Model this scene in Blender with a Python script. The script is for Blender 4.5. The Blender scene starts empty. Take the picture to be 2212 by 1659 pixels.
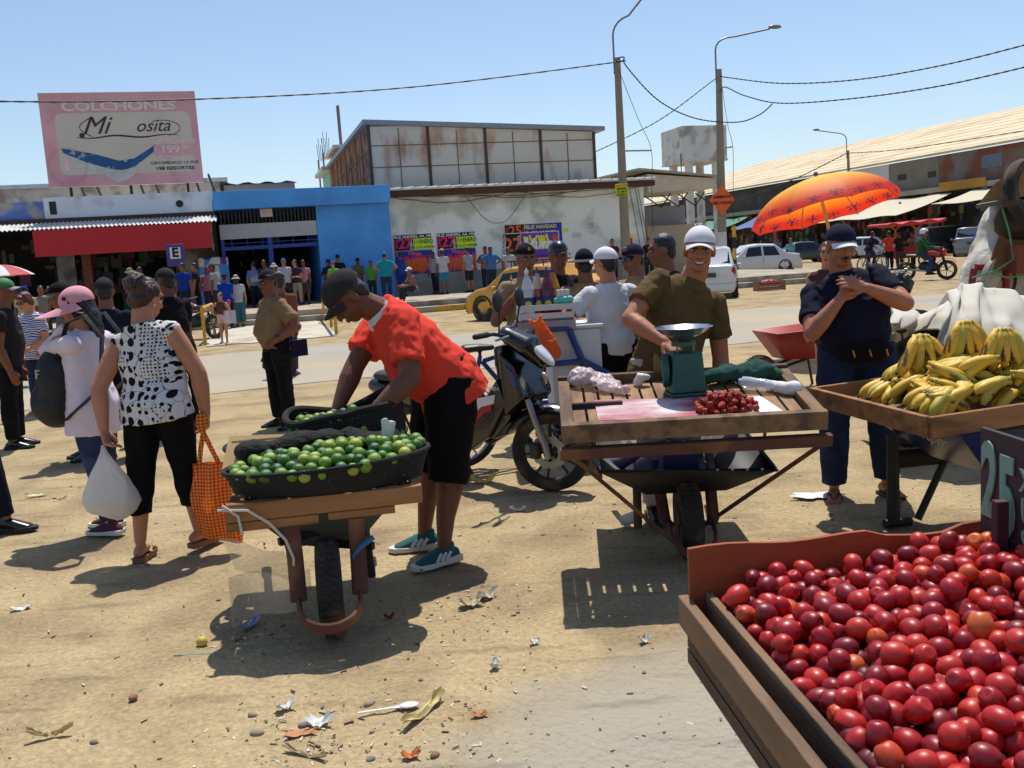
import bpy, bmesh, math, random
from math import radians, sin, cos, pi, sqrt, atan2
from mathutils import Vector, Matrix, Euler, noise
V = Vector
C = bpy.context.scene.collection
RND = random.Random(7)
# ------------------------------------------------------------------ camera
FPX, CX, CY, EYE = 2040.0, 1106.0, 829.5, 1.55
ROLL, PITCH = radians(3.6), radians(7.6)
FW = V((0, cos(PITCH), -sin(PITCH))); U0 = V((0, sin(PITCH), cos(PITCH)))
CR = V((1, 0, 0)) * cos(ROLL) - U0 * sin(ROLL)
CU = V((1, 0, 0)) * sin(ROLL) + U0 * cos(ROLL)
cam = bpy.data.cameras.new('camera'); camo = bpy.data.objects.new('camera', cam); C.objects.link(camo)
m = Matrix.Identity(4)
for i, a in enumerate((CR, CU, -FW)):
    for j in range(3): m[j][i] = a[j]
m.translation = V((0, 0, EYE)); camo.matrix_world = m
cam.sensor_fit = 'HORIZONTAL'; cam.sensor_width = 36; cam.lens = FPX / 2212 * 36; cam.clip_end = 3000; cam.clip_start = .05
cam.dof.use_dof = True; cam.dof.focus_distance = 9.0; cam.dof.aperture_fstop = 4.0
sc = bpy.context.scene; sc.camera = camo
# ------------------------------------------------------------------ light
SUNV = V((.06, .40, 1.0)).normalized()          # towards the sun: high, beyond the market
w = bpy.data.worlds.new('World'); sc.world = w; w.use_nodes = True
nt = w.node_tree; sky = nt.nodes.new('ShaderNodeTexSky'); sky.sky_type = 'NISHITA'; sky.sun_disc = False
sky.sun_elevation = math.asin(SUNV.z); sky.sun_rotation = atan2(SUNV.x, SUNV.y)
sky.air_density = 1.0; sky.dust_density = .8; sky.ozone_density = 2.4; sky.altitude = 30
nt.links.new(sky.outputs[0], nt.nodes['Background'].inputs[0]); nt.nodes['Background'].inputs[1].default_value = .132
sl = bpy.data.lights.new('sun', 'SUN'); sl.energy = 4.7; sl.angle = radians(.53); sl.color = (1, .965, .90)
so = bpy.data.objects.new('sun', sl); C.objects.link(so); so.location = (0, 0, 40)
so.rotation_euler = (-SUNV).to_track_quat('-Z', 'Y').to_euler()
vs = sc.view_settings; vs.view_transform = 'Standard'; vs.look = 'None'; vs.exposure = 0.08; vs.gamma = 1; vs.use_curve_mapping = False
sc.cycles.use_denoising = True; sc.cycles.max_bounces = 6; sc.cycles.transparent_max_bounces = 16
sc.cycles.sample_clamp_indirect = 6
# ------------------------------------------------------------------ pixel <-> place helpers (pixels of a 2212 wide view)
def ray(px, py): return FW + CR * ((px - CX) / FPX) - CU * ((py - CY) / FPX)
O = V((0, 0, EYE))
def G(px, py, z=0.0):
    r = ray(px, py); return O + r * ((z - EYE) / r.z)
def D(px, py, y):
    r = ray(px, py); return O + r * (y / r.y)
TH = radians(15.5); SU = V((cos(TH), sin(TH), 0)); SV = V((-sin(TH), cos(TH), 0))
def S(s, t, z=0): return SU * s + SV * t + V((0, 0, z))
def FT(px, py, t):
    "point where a pixel meets the street-front plane at depth t -> (s, z)"
    r = ray(px, py); k = (t - O.dot(SV)) / r.dot(SV); p = O + r * k; return p.dot(SU), p.z
def FS(px, py, s):
    r = ray(px, py); k = (s - O.dot(SU)) / r.dot(SU); p = O + r * k; return p.dot(SV), p.z
# ------------------------------------------------------------------ materials
def lin(c): return tuple(((x / 255) / 12.92 if x / 255 <= .04045 else ((x / 255 + .055) / 1.055) ** 2.4) for x in c)
def M(name, c, r=.7, v=.12, s=6, b=0, bs=40, metal=0, c2=None, c2s=3, c2t=.55, c2w=.08, spec=.5, trans=0, alpha=1, coat=0, stretch=(1, 1, 1), emit=0, sss=0, rough2=None, randv=0, c2r=None):
    mt = bpy.data.materials.new(name); mt.use_nodes = True; n = mt.node_tree; B = n.nodes['Principled BSDF']
    c = lin(c); N = n.nodes.new; lk = n.links.new
    tc = N('ShaderNodeTexCoord'); mp = N('ShaderNodeMapping'); mp.inputs['Scale'].default_value = stretch
    lk(tc.outputs['Object'], mp.inputs[0])
    def nz(scale, det=4):
        x = N('ShaderNodeTexNoise'); x.inputs['Scale'].default_value = scale; x.inputs['Detail'].default_value = det; lk(mp.outputs[0], x.inputs[0]); return x
    def mix(fac, a, bb):
        x = N('ShaderNodeMix'); x.data_type = 'RGBA'
        for sock, val in ((0, fac), (6, a), (7, bb)):
            if isinstance(val, (tuple, float, int)): x.inputs[sock].default_value = (tuple(val) + (1,)) if isinstance(val, tuple) else val
            else: lk(val, x.inputs[sock])
        return x.outputs[2]
    lo = tuple(x * (1 - v) for x in c); hi = tuple(min(1, x * (1 + v)) for x in c)
    n1 = nz(s); col = mix(n1.outputs[0], lo, hi)
    if v > 0:
        rp = N('ShaderNodeMapRange'); rp.inputs[1].default_value = .3; rp.inputs[2].default_value = .7; lk(n1.outputs[0], rp.inputs[0]); col = mix(rp.outputs[0], lo, hi)
    if c2:
        n2 = nz(c2s, 6); rr = N('ShaderNodeMapRange'); rr.inputs[1].default_value = c2t - c2w; rr.inputs[2].default_value = c2t + c2w
        lk(n2.outputs[0], rr.inputs[0]); col = mix(rr.outputs[0], col, lin(c2))
        if c2r is not None:
            mr = N('ShaderNodeMapRange'); mr.inputs[3].default_value = r; mr.inputs[4].default_value = c2r; lk(rr.outputs[0], mr.inputs[0]); lk(mr.outputs[0], B.inputs['Roughness'])
    if randv:
        oi = N('ShaderNodeObjectInfo'); hs = N('ShaderNodeHueSaturation'); lk(col, hs.inputs['Color'])
        a = N('ShaderNodeMapRange'); a.inputs[3].default_value = 1 - randv; a.inputs[4].default_value = 1 + randv; lk(oi.outputs['Random'], a.inputs[0]); lk(a.outputs[0], hs.inputs['Value']); col = hs.outputs[0]
    lk(col, B.inputs['Base Color'])
    if not B.inputs['Roughness'].is_linked: B.inputs['Roughness'].default_value = r
    B.inputs['Metallic'].default_value = metal
    B.inputs['Specular IOR Level'].default_value = spec; B.inputs['Transmission Weight'].default_value = trans; B.inputs['Alpha'].default_value = alpha
    B.inputs['Coat Weight'].default_value = coat
    if sss: B.inputs['Subsurface Weight'].default_value = sss; B.inputs['Subsurface Radius'].default_value = (.02, .008, .004); B.inputs['Subsurface Scale'].default_value = .3
    if b:
        n3 = nz(bs, 5); bp = N('ShaderNodeBump'); bp.inputs['Strength'].default_value = min(1, b); bp.inputs['Distance'].default_value = .02 if bs < 60 else .006
        lk(n3.outputs[0], bp.inputs['Height']); lk(bp.outputs[0], B.inputs['Normal'])
    return mt
_mc = {}
def MC(name, c, **k):
    "cached material"
    key = name
    if key not in _mc: _mc[key] = M(name, c, **k)
    return _mc[key]
def cloth(name, c, **k):
    k.setdefault('r', .9); k.setdefault('spec', .15); k.setdefault('b', .35); k.setdefault('bs', 9); k.setdefault('v', .1); k.setdefault('s', 5)
    return MC(name, c, **k)
def translucent(mt, c, amount):
    n = mt.node_tree; B = n.nodes['Principled BSDF']; out = n.nodes['Material Output']
    t = n.nodes.new('ShaderNodeBsdfTranslucent'); t.inputs[0].default_value = lin(c) + (1,)
    mx = n.nodes.new('ShaderNodeMixShader'); mx.inputs[0].default_value = amount
    src = B.inputs['Base Color'].links[0].from_socket if c is None else None
    n.links.new(B.outputs[0], mx.inputs[1]); n.links.new(t.outputs[0], mx.inputs[2]); n.links.new(mx.outputs[0], out.inputs[0]); return mt
# ------------------------------------------------------------------ mesh builder
class MB:
    def __init__(s, xf=None): s.v = []; s.f = []; s.m = []; s.xf = xf; s.cm = 0
    def add(s, vs, fs, mat=None):
        o = len(s.v)
        s.v += [tuple(s.xf @ V(p)) for p in vs] if s.xf else [tuple(p) for p in vs]
        s.f += [tuple(i + o for i in f) for f in fs]; s.m += [s.cm if mat is None else mat] * len(fs); return s
    def box(s, c, d, rot=None, mat=None):
        R = rot if rot is not None else Matrix.Identity(3); c = V(c)
        vs = [c + R @ V((x * d[0] / 2, y * d[1] / 2, z * d[2] / 2)) for z in (-1, 1) for y in (-1, 1) for x in (-1, 1)]
        return s.add(vs, [(0, 2, 3, 1), (4, 5, 7, 6), (0, 1, 5, 4), (2, 6, 7, 3), (0, 4, 6, 2), (1, 3, 7, 5)], mat)
    def bb(s, x0, x1, y0, y1, z0, z1, mat=None):
        return s.box(((x0 + x1) / 2, (y0 + y1) / 2, (z0 + z1) / 2), (abs(x1 - x0), abs(y1 - y0), abs(z1 - z0)), None, mat)
    def beam(s, a, b, wd, ht, up=(0, 0, 1), mat=None):
        a, b = V(a), V(b); d = b - a; L = d.length; z = d.normalized(); u = V(up)
        x = u.cross(z)
        if x.length < 1e-4: x = V((1, 0, 0)).cross(z)
        x.normalize(); y = z.cross(x); R = Matrix((x, y, z)).transposed()
        return s.box((a + b) / 2, (wd, ht, L), R, mat)
    def sweep(s, pts, rad, n=10, side=None, cap=True, mat=None, closed=False):
        pts = [V(p) for p in pts]; N = len(pts)
        if not isinstance(rad, (list, tuple)): rad = [rad] * N
        elif isinstance(rad, tuple): rad = [rad] * N
        vs, fs = [], []; prev = None
        for i, p in enumerate(pts):
            if closed: t = pts[(i + 1) % N] - pts[i - 1]
            else: t = pts[min(i + 1, N - 1)] - pts[max(i - 1, 0)]
            t = t.normalized() if t.length > 1e-9 else V((0, 0, 1))
            sd = side[i] if isinstance(side, list) else side
            if sd is not None: x = V(sd)
            elif prev is not None: x = prev
            else: x = V((1, 0, 0)) if abs(t.x) < .9 else V((0, 1, 0))
            x = x - t * x.dot(t)
            if x.length < 1e-6: x = t.orthogonal()
            x.normalize(); y = t.cross(x); prev = x
            r = rad[i]; rx, ry = r if isinstance(r, (tuple, list)) else (r, r)
            vs += [p + x * (rx * cos(2 * pi * k / n)) + y * (ry * sin(2 * pi * k / n)) for k in range(n)]
        for i in range(N if closed else N - 1):
            j = (i + 1) % N
            fs += [(i * n + k, i * n + (k + 1) % n, j * n + (k + 1) % n, j * n + k) for k in range(n)]
        if cap and not closed: fs += [tuple(range(n - 1, -1, -1)), tuple((N - 1) * n + k for k in range(n))]
        return s.add(vs, fs, mat)
    def limb(s, pts, rad, n=12, side=None):
        "sweep with rounded ends"
        pts = [V(p) for p in pts]; rad = rad if isinstance(rad, (list, tuple)) else [rad] * len(pts); rad = [r if isinstance(r, (tuple, list)) else (r, r) for r in rad]
        d0 = (pts[0] - pts[1]).normalized(); d1 = (pts[-1] - pts[-2]).normalized()
        P, R = [], []
        for q in (.98, .8, .5): a = math.acos(1 - q) if False else math.asin(q); P.append(pts[0] + d0 * min(rad[0]) * q); R.append((rad[0][0] * cos(a), rad[0][1] * cos(a)))
        P += pts; R += rad
        for q in (.5, .8, .98): a = math.asin(q); P.append(pts[-1] + d1 * min(rad[-1]) * q); R.append((rad[-1][0] * cos(a), rad[-1][1] * cos(a)))
        return s.sweep(P, R, n, side)
    def ell(s, c, r, rot=None, nu=14, nv=9, mat=None, z0=-1, z1=1):
        c = V(c); r = r if isinstance(r, (tuple, list)) else (r, r, r); R = rot if rot is not None else Matrix.Identity(3)
        a0, a1 = math.asin(z0), math.asin(z1); vs, fs = [], []
        for j in range(nv + 1):
            a = a0 + (a1 - a0) * j / nv
            for k in range(nu): vs.append(c + R @ V((r[0] * cos(a) * cos(2 * pi * k / nu), r[1] * cos(a) * sin(2 * pi * k / nu), r[2] * sin(a))))
        for j in range(nv): fs += [(j * nu + k, j * nu + (k + 1) % nu, (j + 1) * nu + (k + 1) % nu, (j + 1) * nu + k) for k in range(nu)]
        fs += [tuple(range(nu - 1, -1, -1)), tuple(nv * nu + k for k in range(nu))]
        return s.add(vs, fs, mat)
    def lathe(s, prof, n=24, c=(0, 0, 0), R=None, mat=None, cap=True):
        R = R if R is not None else Matrix.Identity(3); c = V(c); vs, fs = [], []
        for r, z in prof: vs += [c + R @ V((r * cos(2 * pi * k / n), r * sin(2 * pi * k / n), z)) for k in range(n)]
        for j in range(len(prof) - 1): fs += [(j * n + k, j * n + (k + 1) % n, (j + 1) * n + (k + 1) % n, (j + 1) * n + k) for k in range(n)]
        if cap: fs += [tuple(range(n - 1, -1, -1)), tuple((len(prof) - 1) * n + k for k in range(n))]
        return s.add(vs, fs, mat)
    def prism(s, poly, d0, d1, ax='y', mat=None, fn=None):
        "poly of 2D points extruded from d0 to d1 along ax (x: (y,z) poly, y: (x,z) poly, z: (x,y) poly)"
        def P(a, b, d): return {'x': (d, a, b), 'y': (a, d, b), 'z': (a, b, d)}[ax]
        n = len(poly); vs = [P(a, b, d0) for a, b in poly] + [P(a, b, d1) for a, b in poly]
        fs = [tuple(range(n))[::-1], tuple(range(n, 2 * n))] + [(i, (i + 1) % n, n + (i + 1) % n, n + i) for i in range(n)]
        return s.add(vs, fs, mat)
    def grid(s, fn, nu, nv, th=0, mat=None):
        "sheet fn(u,v)->point; th gives it thickness along its normal"
        P = [[V(fn(i / nu, j / nv)) for i in range(nu + 1)] for j in range(nv + 1)]
        def nrm(i, j):
            a = P[j][min(i + 1, nu)] - P[j][max(i - 1, 0)]; b = P[min(j + 1, nv)][i] - P[max(j - 1, 0)][i]
            x = a.cross(b); return x.normalized() if x.length > 1e-12 else V((0, 0, 1))
        W = nu + 1; idx = lambda i, j: j * W + i
        vs = [P[j][i] for j in range(nv + 1) for i in range(W)]
        fs = [(idx(i, j), idx(i + 1, j), idx(i + 1, j + 1), idx(i, j + 1)) for j in range(nv) for i in range(nu)]
        if th:
            o = len(vs); vs += [P[j][i] - nrm(i, j) * th for j in range(nv + 1) for i in range(W)]
            fs += [tuple(k + o for k in f[::-1]) for f in fs[:]]
            ring = [idx(i, 0) for i in range(nu)] + [idx(nu, j) for j in range(nv)] + [idx(i, nv) for i in range(nu, 0, -1)] + [idx(0, j) for j in range(nv, 0, -1)]
            fs += [(ring[k], ring[k] + o, ring[(k + 1) % len(ring)] + o, ring[(k + 1) % len(ring)]) for k in range(len(ring))]
        return s.add(vs, fs, mat)
    def mesh(s, name):
        me = bpy.data.meshes.new(name); me.from_pydata(s.v, [], s.f); me.validate()
        if len(s.m) == len(me.polygons): me.polygons.foreach_set('material_index', s.m)
        return me
    def build(s, name, mats, parent=None, smooth=True, off=None, bevel=0, ang=38):
        if off is not None: s.v = [(p[0] - off[0], p[1] - off[1], p[2] - off[2]) for p in s.v]
        me = s.mesh(name)
        for mt in (mats if isinstance(mats, (list, tuple)) else [mats]): me.materials.append(mt)
        if smooth:
            me.polygons.foreach_set('use_smooth', [True] * len(me.polygons)); me.set_sharp_from_angle(angle=radians(ang))
        o = bpy.data.objects.new(name, me); C.objects.link(o)
        if parent is not None: o.parent = parent
        if bevel:
            b = o.modifiers.new('bevel', 'BEVEL'); b.width = bevel; b.segments = 2; b.limit_method = 'ANGLE'
        return o
def tag(o, label, cat, group=None, kind=None):
    if label: o['label'] = label
    if cat: o['category'] = cat
    if group: o['group'] = group
    if kind: o['kind'] = kind
    return o
def thing(name, label, cat, loc=(0, 0, 0), rz=0, group=None):
    o = bpy.data.objects.new(name, None); o.empty_display_size = .1; C.objects.link(o); o.location = loc; o.rotation_euler = (0, 0, rz)
    return tag(o, label, cat, group)
def copy_tree(o, parent=None):
    c = o.copy(); C.objects.link(c); c.parent = parent
    for ch in o.children: copy_tree(ch, c)
    return c
def struct(o): o['kind'] = 'structure'; return o
FONT_B = None
def text(body, size, mat, parent, loc, rot=(pi / 2, 0, 0), name='lettering', ext=.004, off=0, shear=0, align='CENTER', sx=1, space=1):
    cu = bpy.data.curves.new(name, 'FONT'); cu.body = body; cu.size = size; cu.extrude = ext; cu.offset = off * size; cu.shear = shear
    cu.align_x = align; cu.align_y = 'CENTER'; cu.space_character = space; cu.materials.append(mat); cu.resolution_u = 3
    o = bpy.data.objects.new(name, cu); C.objects.link(o); o.parent = parent; o.location = loc; o.rotation_euler = rot; o.scale = (sx, 1, 1); return o
def rot(ax, deg): return Matrix.Rotation(radians(deg), 3, ax)
def align(z, x=None):
    z = V(z).normalized(); x = V(x) if x is not None else z.orthogonal(); x = (x - z * x.dot(z)).normalized(); y = z.cross(x); return Matrix((x, y, z)).transposed()
cam.dof.aperture_fstop = 16
# ================================================================== ground, road, platform
dirt = M('dirt', (170, 150, 115), r=.95, v=.10, s=2.3, b=.8, bs=34, c2=(144, 125, 96), c2s=1.7, c2t=.56, c2w=.10, spec=.1, stretch=(1.0, .9, 1))
nt = dirt.node_tree                                   # two finer layers: grains and small light crumbs
B = nt.nodes['Principled BSDF']; src = B.inputs['Base Color'].links[0].from_socket
tcn = nt.nodes.new('ShaderNodeTexCoord')
nz1 = nt.nodes.new('ShaderNodeTexNoise'); nz1.inputs['Scale'].default_value = 45; nz1.inputs['Detail'].default_value = 8; nz1.inputs['Roughness'].default_value = .75
nt.links.new(tcn.outputs['Object'], nz1.inputs[0])
mr = nt.nodes.new('ShaderNodeMapRange'); mr.inputs[1].default_value = .35; mr.inputs[2].default_value = .68; mr.inputs[3].default_value = .72; mr.inputs[4].default_value = 1.22; nt.links.new(nz1.outputs[0], mr.inputs[0])
mul = nt.nodes.new('ShaderNodeVectorMath'); mul.operation = 'SCALE'; nt.links.new(src, mul.inputs[0]); nt.links.new(mr.outputs[0], mul.inputs['Scale'])
vo = nt.nodes.new('ShaderNodeTexVoronoi'); vo.inputs['Scale'].default_value = 9; nt.links.new(tcn.outputs['Object'], vo.inputs[0])
m2 = nt.nodes.new('ShaderNodeMapRange'); m2.inputs[1].default_value = .10; m2.inputs[2].default_value = .06; nt.links.new(vo.outputs['Distance'], m2.inputs[0])
mx = nt.nodes.new('ShaderNodeMix'); mx.data_type = 'RGBA'; nt.links.new(m2.outputs[0], mx.inputs[0]); nt.links.new(mul.outputs[0], mx.inputs[6]); mx.inputs[7].default_value = lin((150, 135, 108)) + (1,)
# a hard, paler, smoother patch of packed concrete dirt and darker trodden streaks
pc = G(1500, 1640); sep = nt.nodes.new('ShaderNodeVectorMath'); sep.operation = 'DISTANCE'; sep.inputs[1].default_value = (pc.x, pc.y - .05, 0); nt.links.new(tcn.outputs['Object'], sep.inputs[0])
nzp = nt.nodes.new('ShaderNodeTexNoise'); nzp.inputs['Scale'].default_value = 2.2; nzp.inputs['Detail'].default_value = 7; nt.links.new(tcn.outputs['Object'], nzp.inputs[0])
ma = nt.nodes.new('ShaderNodeMath'); ma.operation = 'MULTIPLY_ADD'; ma.inputs[1].default_value = 1.1; nt.links.new(nzp.outputs[0], ma.inputs[0]); nt.links.new(sep.outputs['Value'], ma.inputs[2])
mp_ = nt.nodes.new('ShaderNodeMapRange'); mp_.inputs[1].default_value = 1.55; mp_.inputs[2].default_value = 1.05; nt.links.new(ma.outputs[0], mp_.inputs[0])
mxp = nt.nodes.new('ShaderNodeMix'); mxp.data_type = 'RGBA'; nt.links.new(mp_.outputs[0], mxp.inputs[0]); nt.links.new(mx.outputs[2], mxp.inputs[6]); mxp.inputs[7].default_value = lin((156, 148, 132)) + (1,)
mps = nt.nodes.new('ShaderNodeMapping'); mps.inputs['Rotation'].default_value = (0, 0, -.5); mps.inputs['Scale'].default_value = (.8, 5, 1); nt.links.new(tcn.outputs['Object'], mps.inputs[0]); nzs = nt.nodes.new('ShaderNodeTexNoise'); nzs.inputs['Scale'].default_value = 1.6; nzs.inputs['Detail'].default_value = 6; nt.links.new(mps.outputs[0], nzs.inputs[0])
mss = nt.nodes.new('ShaderNodeMapRange'); mss.inputs[1].default_value = .56; mss.inputs[2].default_value = .68; mss.inputs[3].default_value = 1; mss.inputs[4].default_value = .74; nt.links.new(nzs.outputs[0], mss.inputs[0]); vsc = nt.nodes.new('ShaderNodeVectorMath'); vsc.operation = 'SCALE'; nt.links.new(mxp.outputs[2], vsc.inputs[0]); nt.links.new(mss.outputs[0], vsc.inputs['Scale'])
nt.links.new(vsc.outputs[0], B.inputs['Base Color'])
def gz(x, y):
    f = max(0, min(1, (11 - y) / 4))
    return f * (.021 * (noise.noise(V((x * 1.7, y * 2.6, 0))) + .5 * noise.noise(V((x * 5, y * 6, 3))) + .42 * noise.noise(V((x * 13, y * 11, 7))) + .25 * noise.noise(V((x * 33, y * 27, 2)))) - .006)
def gfn(u, v):
    a = u * 2 - 1; x = math.copysign(abs(a) ** 3.2 * 500 + abs(a) * 6, a); y = -1.5 + v ** 3.5 * 500 + v * 12
    return (x, y, gz(x, y))
mb = MB(); mb.grid(gfn, 460, 460); struct(mb.build('ground', dirt, ang=180))
asph = M('road_surface', (152, 147, 138), r=.9, v=.10, s=.5, b=.3, bs=60, c2=(172, 156, 128), c2s=.3, c2t=.50, c2w=.16, spec=.2, stretch=(.35, 1, 1))
mb = MB()
def rfn(u, v):
    s = -120 + 260 * u; e = .35 * noise.noise(V((s * .4, 5 * round(v), 0))) + .12 * noise.noise(V((s * 2, 5 * round(v), 1)))
    return S(s, 13.2 + 6.5 * v + (e if v in (0, 1) else 0), .006)
mb.grid(rfn, 300, 6); struct(mb.build('road', asph))
conc = M('pale_concrete', (186, 176, 158), r=.9, v=.1, s=1.5, b=.3, bs=25, c2=(150, 138, 120), c2s=1.2, c2t=.6)
conc2 = M('worn_concrete', (165, 152, 132), r=.9, v=.14, s=2, b=.4, bs=18, c2=(120, 108, 92), c2s=1.6, c2t=.58)
yelp = MC('yellow_paint', (196, 152, 30), r=.55, c2=(120, 90, 40), c2s=6, c2t=.66)
sA, _ = FT(440, 720, 24.5); sB, _ = FT(718, 700, 25); 
mb = MB()
mb.grid(lambda u, v: S(sA + .1 + (sB - sA - .2) * u + (.15 * noise.noise(V((v * 6, u * 9, 0))) if u in (0, 1) else 0), 22.2 + 7.3 * v + (.3 * noise.noise(V((u * 7, 2, 0))) if v == 0 else 0), .016), 24, 24); struct(mb.build('concrete_path', conc))
mb = MB(); TP = 29.6
mb.bb(-60, 22, TP + .45, 70, .0, .36); mb.bb(-60, 22, TP, TP + .447, 0, .18)
p = mb.build('pavement', conc2, bevel=.02); p.rotation_euler = (0, 0, TH); struct(p)
s0, _ = FT(940, 660, TP); s1, _ = FT(1012, 665, TP)
mb = MB(); mb.bb(s0, s1, TP - .012, TP - .002, 0.01, .178); p = mb.build('kerb_paint', yelp); p.rotation_euler = (0, 0, TH); struct(p)
# far side street along the hall: pale dust
# yellow handrails
def handrail(label, pts, h):
    t = thing('handrail', label, 'handrail', (*pts[0][:2], 0), group='yellow handrails by the ramp'); o = V((*pts[0][:2], 0))
    mb = MB()
    for q in pts: mb.sweep([V((q.x, q.y, 0)) - o, V((q.x, q.y, h)) - o], .04, 8)
    mb.build('post', yelp, t)
    mb = MB(); a, b = pts[0] - o, pts[-1] - o; mb.sweep([V((a.x, a.y, h)), V((b.x, b.y, h))], .042, 8); mb.build('top_rail', yelp, t)
handrail('yellow tube handrail the little girl leans on', [G(444, 745), G(464, 727)], .84)
handrail('yellow tube handrail to the left of the bending man in red', [G(701, 691), G(716, 706), G(727, 724)], .80)
# ================================================================== market front
TW = D(840, 500, 37.0).dot(SV)
def root(name, label, cat, s, t, group=None): return thing(name, label, cat, S(s, t), TH, group)
whitewall = M('whitewashed_wall', (234, 234, 226), r=.92, v=.05, s=1, b=.25, bs=12, c2=(193, 196, 183), c2s=.7, c2t=.54, c2w=.05)
grime = M('grimy_cream', (218, 207, 182), r=.9, v=.1, s=2, b=.2, c2=(163, 149, 126), c2s=1.5)
rooftin = M('white_roof_tin', (205, 203, 198), r=.5, v=.08, s=3, c2=(160, 140, 118), c2s=2, c2t=.62)
darkin = M('dark_interior', (38, 34, 32), r=.9, v=.3, s=2)  # near-black colour stands in for the deep shade inside the shops
soff = M('brown_soffit', (78, 56, 44), r=.9, v=.2)
bluew = M('sky_blue_paint', (82, 161, 234), r=.8, v=.05, s=1, b=.15, bs=14, c2=(72, 137, 209), c2s=.7, c2t=.56, c2w=.15)
bluem = M('blue_metal', (28, 62, 150), r=.5)
graysill = M('gray_plinth', (149, 145, 136), r=.9, v=.2, s=2, b=.3, bs=10)
black = M('black_metal', (26, 25, 24), r=.5)
def corr(mb, s0, s1, a, b, pitch=.15, amp=.03, th=.01, mat=0):
    "corrugated sheet between (t,z) points a and b, waves running along s"
    n = int((s1 - s0) / pitch * 4)
    mb.grid(lambda u, v: (s0 + (s1 - s0) * u, a[0] + (b[0] - a[0]) * v, a[1] + (b[1] - a[1]) * v + amp * sin(2 * pi * (s1 - s0) * u / pitch)), n, 1, th, mat)
# --- white poster wall
sW0, _ = FT(843, 500, TW); sW1, _ = FT(1394, 500, TW); _, zW = FT(1110, 409, TW)
r_ = root('market_wall', 'long whitewashed wall with peeling paint and posters, tin roof edge on top', 'building', sW0, TW); of = (sW0, TW, 0)
mb = MB(); mb.bb(sW0, sW1, TW, TW + 8, .3, zW); mb.build('wall', whitewall, r_, off=of)
mb = MB(); mb.bb(sW0, sW1, TW - .04, TW - .003, .3, 1.15); mb.build('plinth', graysill, r_, off=of, smooth=False)
mb = MB(); mb.grid(lambda u, v: (sW0 - .1 + (sW1 - sW0 + .5) * u, TW - .55 + 8.6 * v, zW + .17 + .5 * v + .0 * u), 2, 2, .06)
for k in range(24): s = sW0 + (sW1 - sW0 + .3) * k / 23; mb.sweep([(s, TW - .56, zW + .20), (s, TW + 8, zW + .73)], .045, 6)
mb.build('roof', rooftin, r_, off=of)
mb = MB(); mb.bb(sW0 - .05, sW1 + .3, TW - .5, TW - .003, zW - .12, zW + .10); mb.build('fascia', soff, r_, off=of)
mb = MB()
for k, (a, b, dz) in enumerate(((.02, .45, .28), (.3, .75, .22), (.5, .98, .3), (.1, .9, .12), (.28, .52, 1.2))):
    P = []
    for i in range(17):
        u = i / 16; P.append((sW0 + (sW1 - sW0) * (a + (b - a) * u), TW - .05 - .04 * k, zW - .12 - dz * sin(pi * u) - .05 * noise.noise(V((u * 9, k, 0)))))
    mb.sweep(P, .012, 5)
for px in (1372, 1384, 1390): s, _ = FT(px, 500, TW); mb.sweep([(s - .2, TW - .1, zW - .2), (s, TW - .12, zW - 1.6), (s + .25, TW - .06, 1.2)], .014, 5)
mb.build('cable', black, r_, off=of)
# --- posters (flat paper sheets pasted on the wall)
def poster(label, px0, py0, px1, py1, base, dt=.012, h2=None, group=None):
    sa, za = FT(px0, py0, TW); sb, zb = FT(px1, py1, TW); sm, zm = (sa + sb) / 2, (za + zb) / 2
    t = thing('poster', label, 'poster', S(sm, TW - .004 - dt, zm), TH, group); wd, ht = sb - sa, za - zb
    mb = MB(); mb.bb(-wd / 2, wd / 2, -.004, 0, -ht / 2, ht / 2); mb.build('sheet', MC('paper_white', (214, 212, 208), r=.8), t)
    return t, wd, ht
inks = dict(black=(22, 20, 26), pink=(234, 36, 107), lime=(204, 234, 50), navy=(43, 48, 157), orange=(234, 102, 33), white=(234, 234, 234), teal=(26, 154, 154), yellow=(234, 228, 50), purple=(112, 62, 168), green=(74, 180, 62), red=(228, 38, 50), cyan=(74, 157, 234))
def ink(k): return MC('ink_' + k, inks[k], r=.75, v=.06)
def patch(t, wd, ht, x0, y0, x1, y1, k, lay, name='print_panel'):
    mb = MB(); mb.bb((x0 - .5) * wd, (x1 - .5) * wd, -.004 - .002 * lay - .0015, -.004 - .002 * lay, (.5 - y0) * ht, (.5 - y1) * ht); return mb.build(name, ink(k), t, smooth=False)
def word(t, wd, ht, s, x, y, size, k, lay, rz=0, sx=1, off=.02, shear=0):
    return text(s, size * ht, ink(k), t, ((x - .5) * wd, -.004 - .002 * lay, (.5 - y) * ht), (pi / 2, radians(rz), 0), ext=.001, off=off, sx=sx, shear=shear)
def blobs(t, wd, ht, cx, cy, w_, h_, k, lay, seed, n=9, name='bubble_letters'):
    "row of tall hand-drawn looking rounded letters"
    rd = random.Random(seed); mb = MB()
    for i in range(n):
        x = (cx - w_ / 2 + w_ * (i + .5) / n - .5) * wd; z = (.5 - cy) * ht; P = []
        kind = rd.randint(0, 2); hh = h_ * ht / 2 * rd.uniform(.75, 1.05); ww = w_ * wd / n * .38
        for q in range(9):
            a = q / 8
            if kind == 0: P.append((x + ww * sin(a * 2 * pi), -.004 - .002 * lay, z + hh * cos(a * 2 * pi)))
            elif kind == 1: P.append((x + ww * (2 * a - 1), -.004 - .002 * lay, z + hh * cos(a * 3 * pi)))
            else: P.append((x + ww * cos(a * pi), -.004 - .002 * lay, z - hh + 2 * hh * a))
        mb.sweep(P, [(.15 * ww + .03, .0012)] * 9, 6, side=(1, 0, 0))
    return mb.build(name, ink(k), t)
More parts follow.
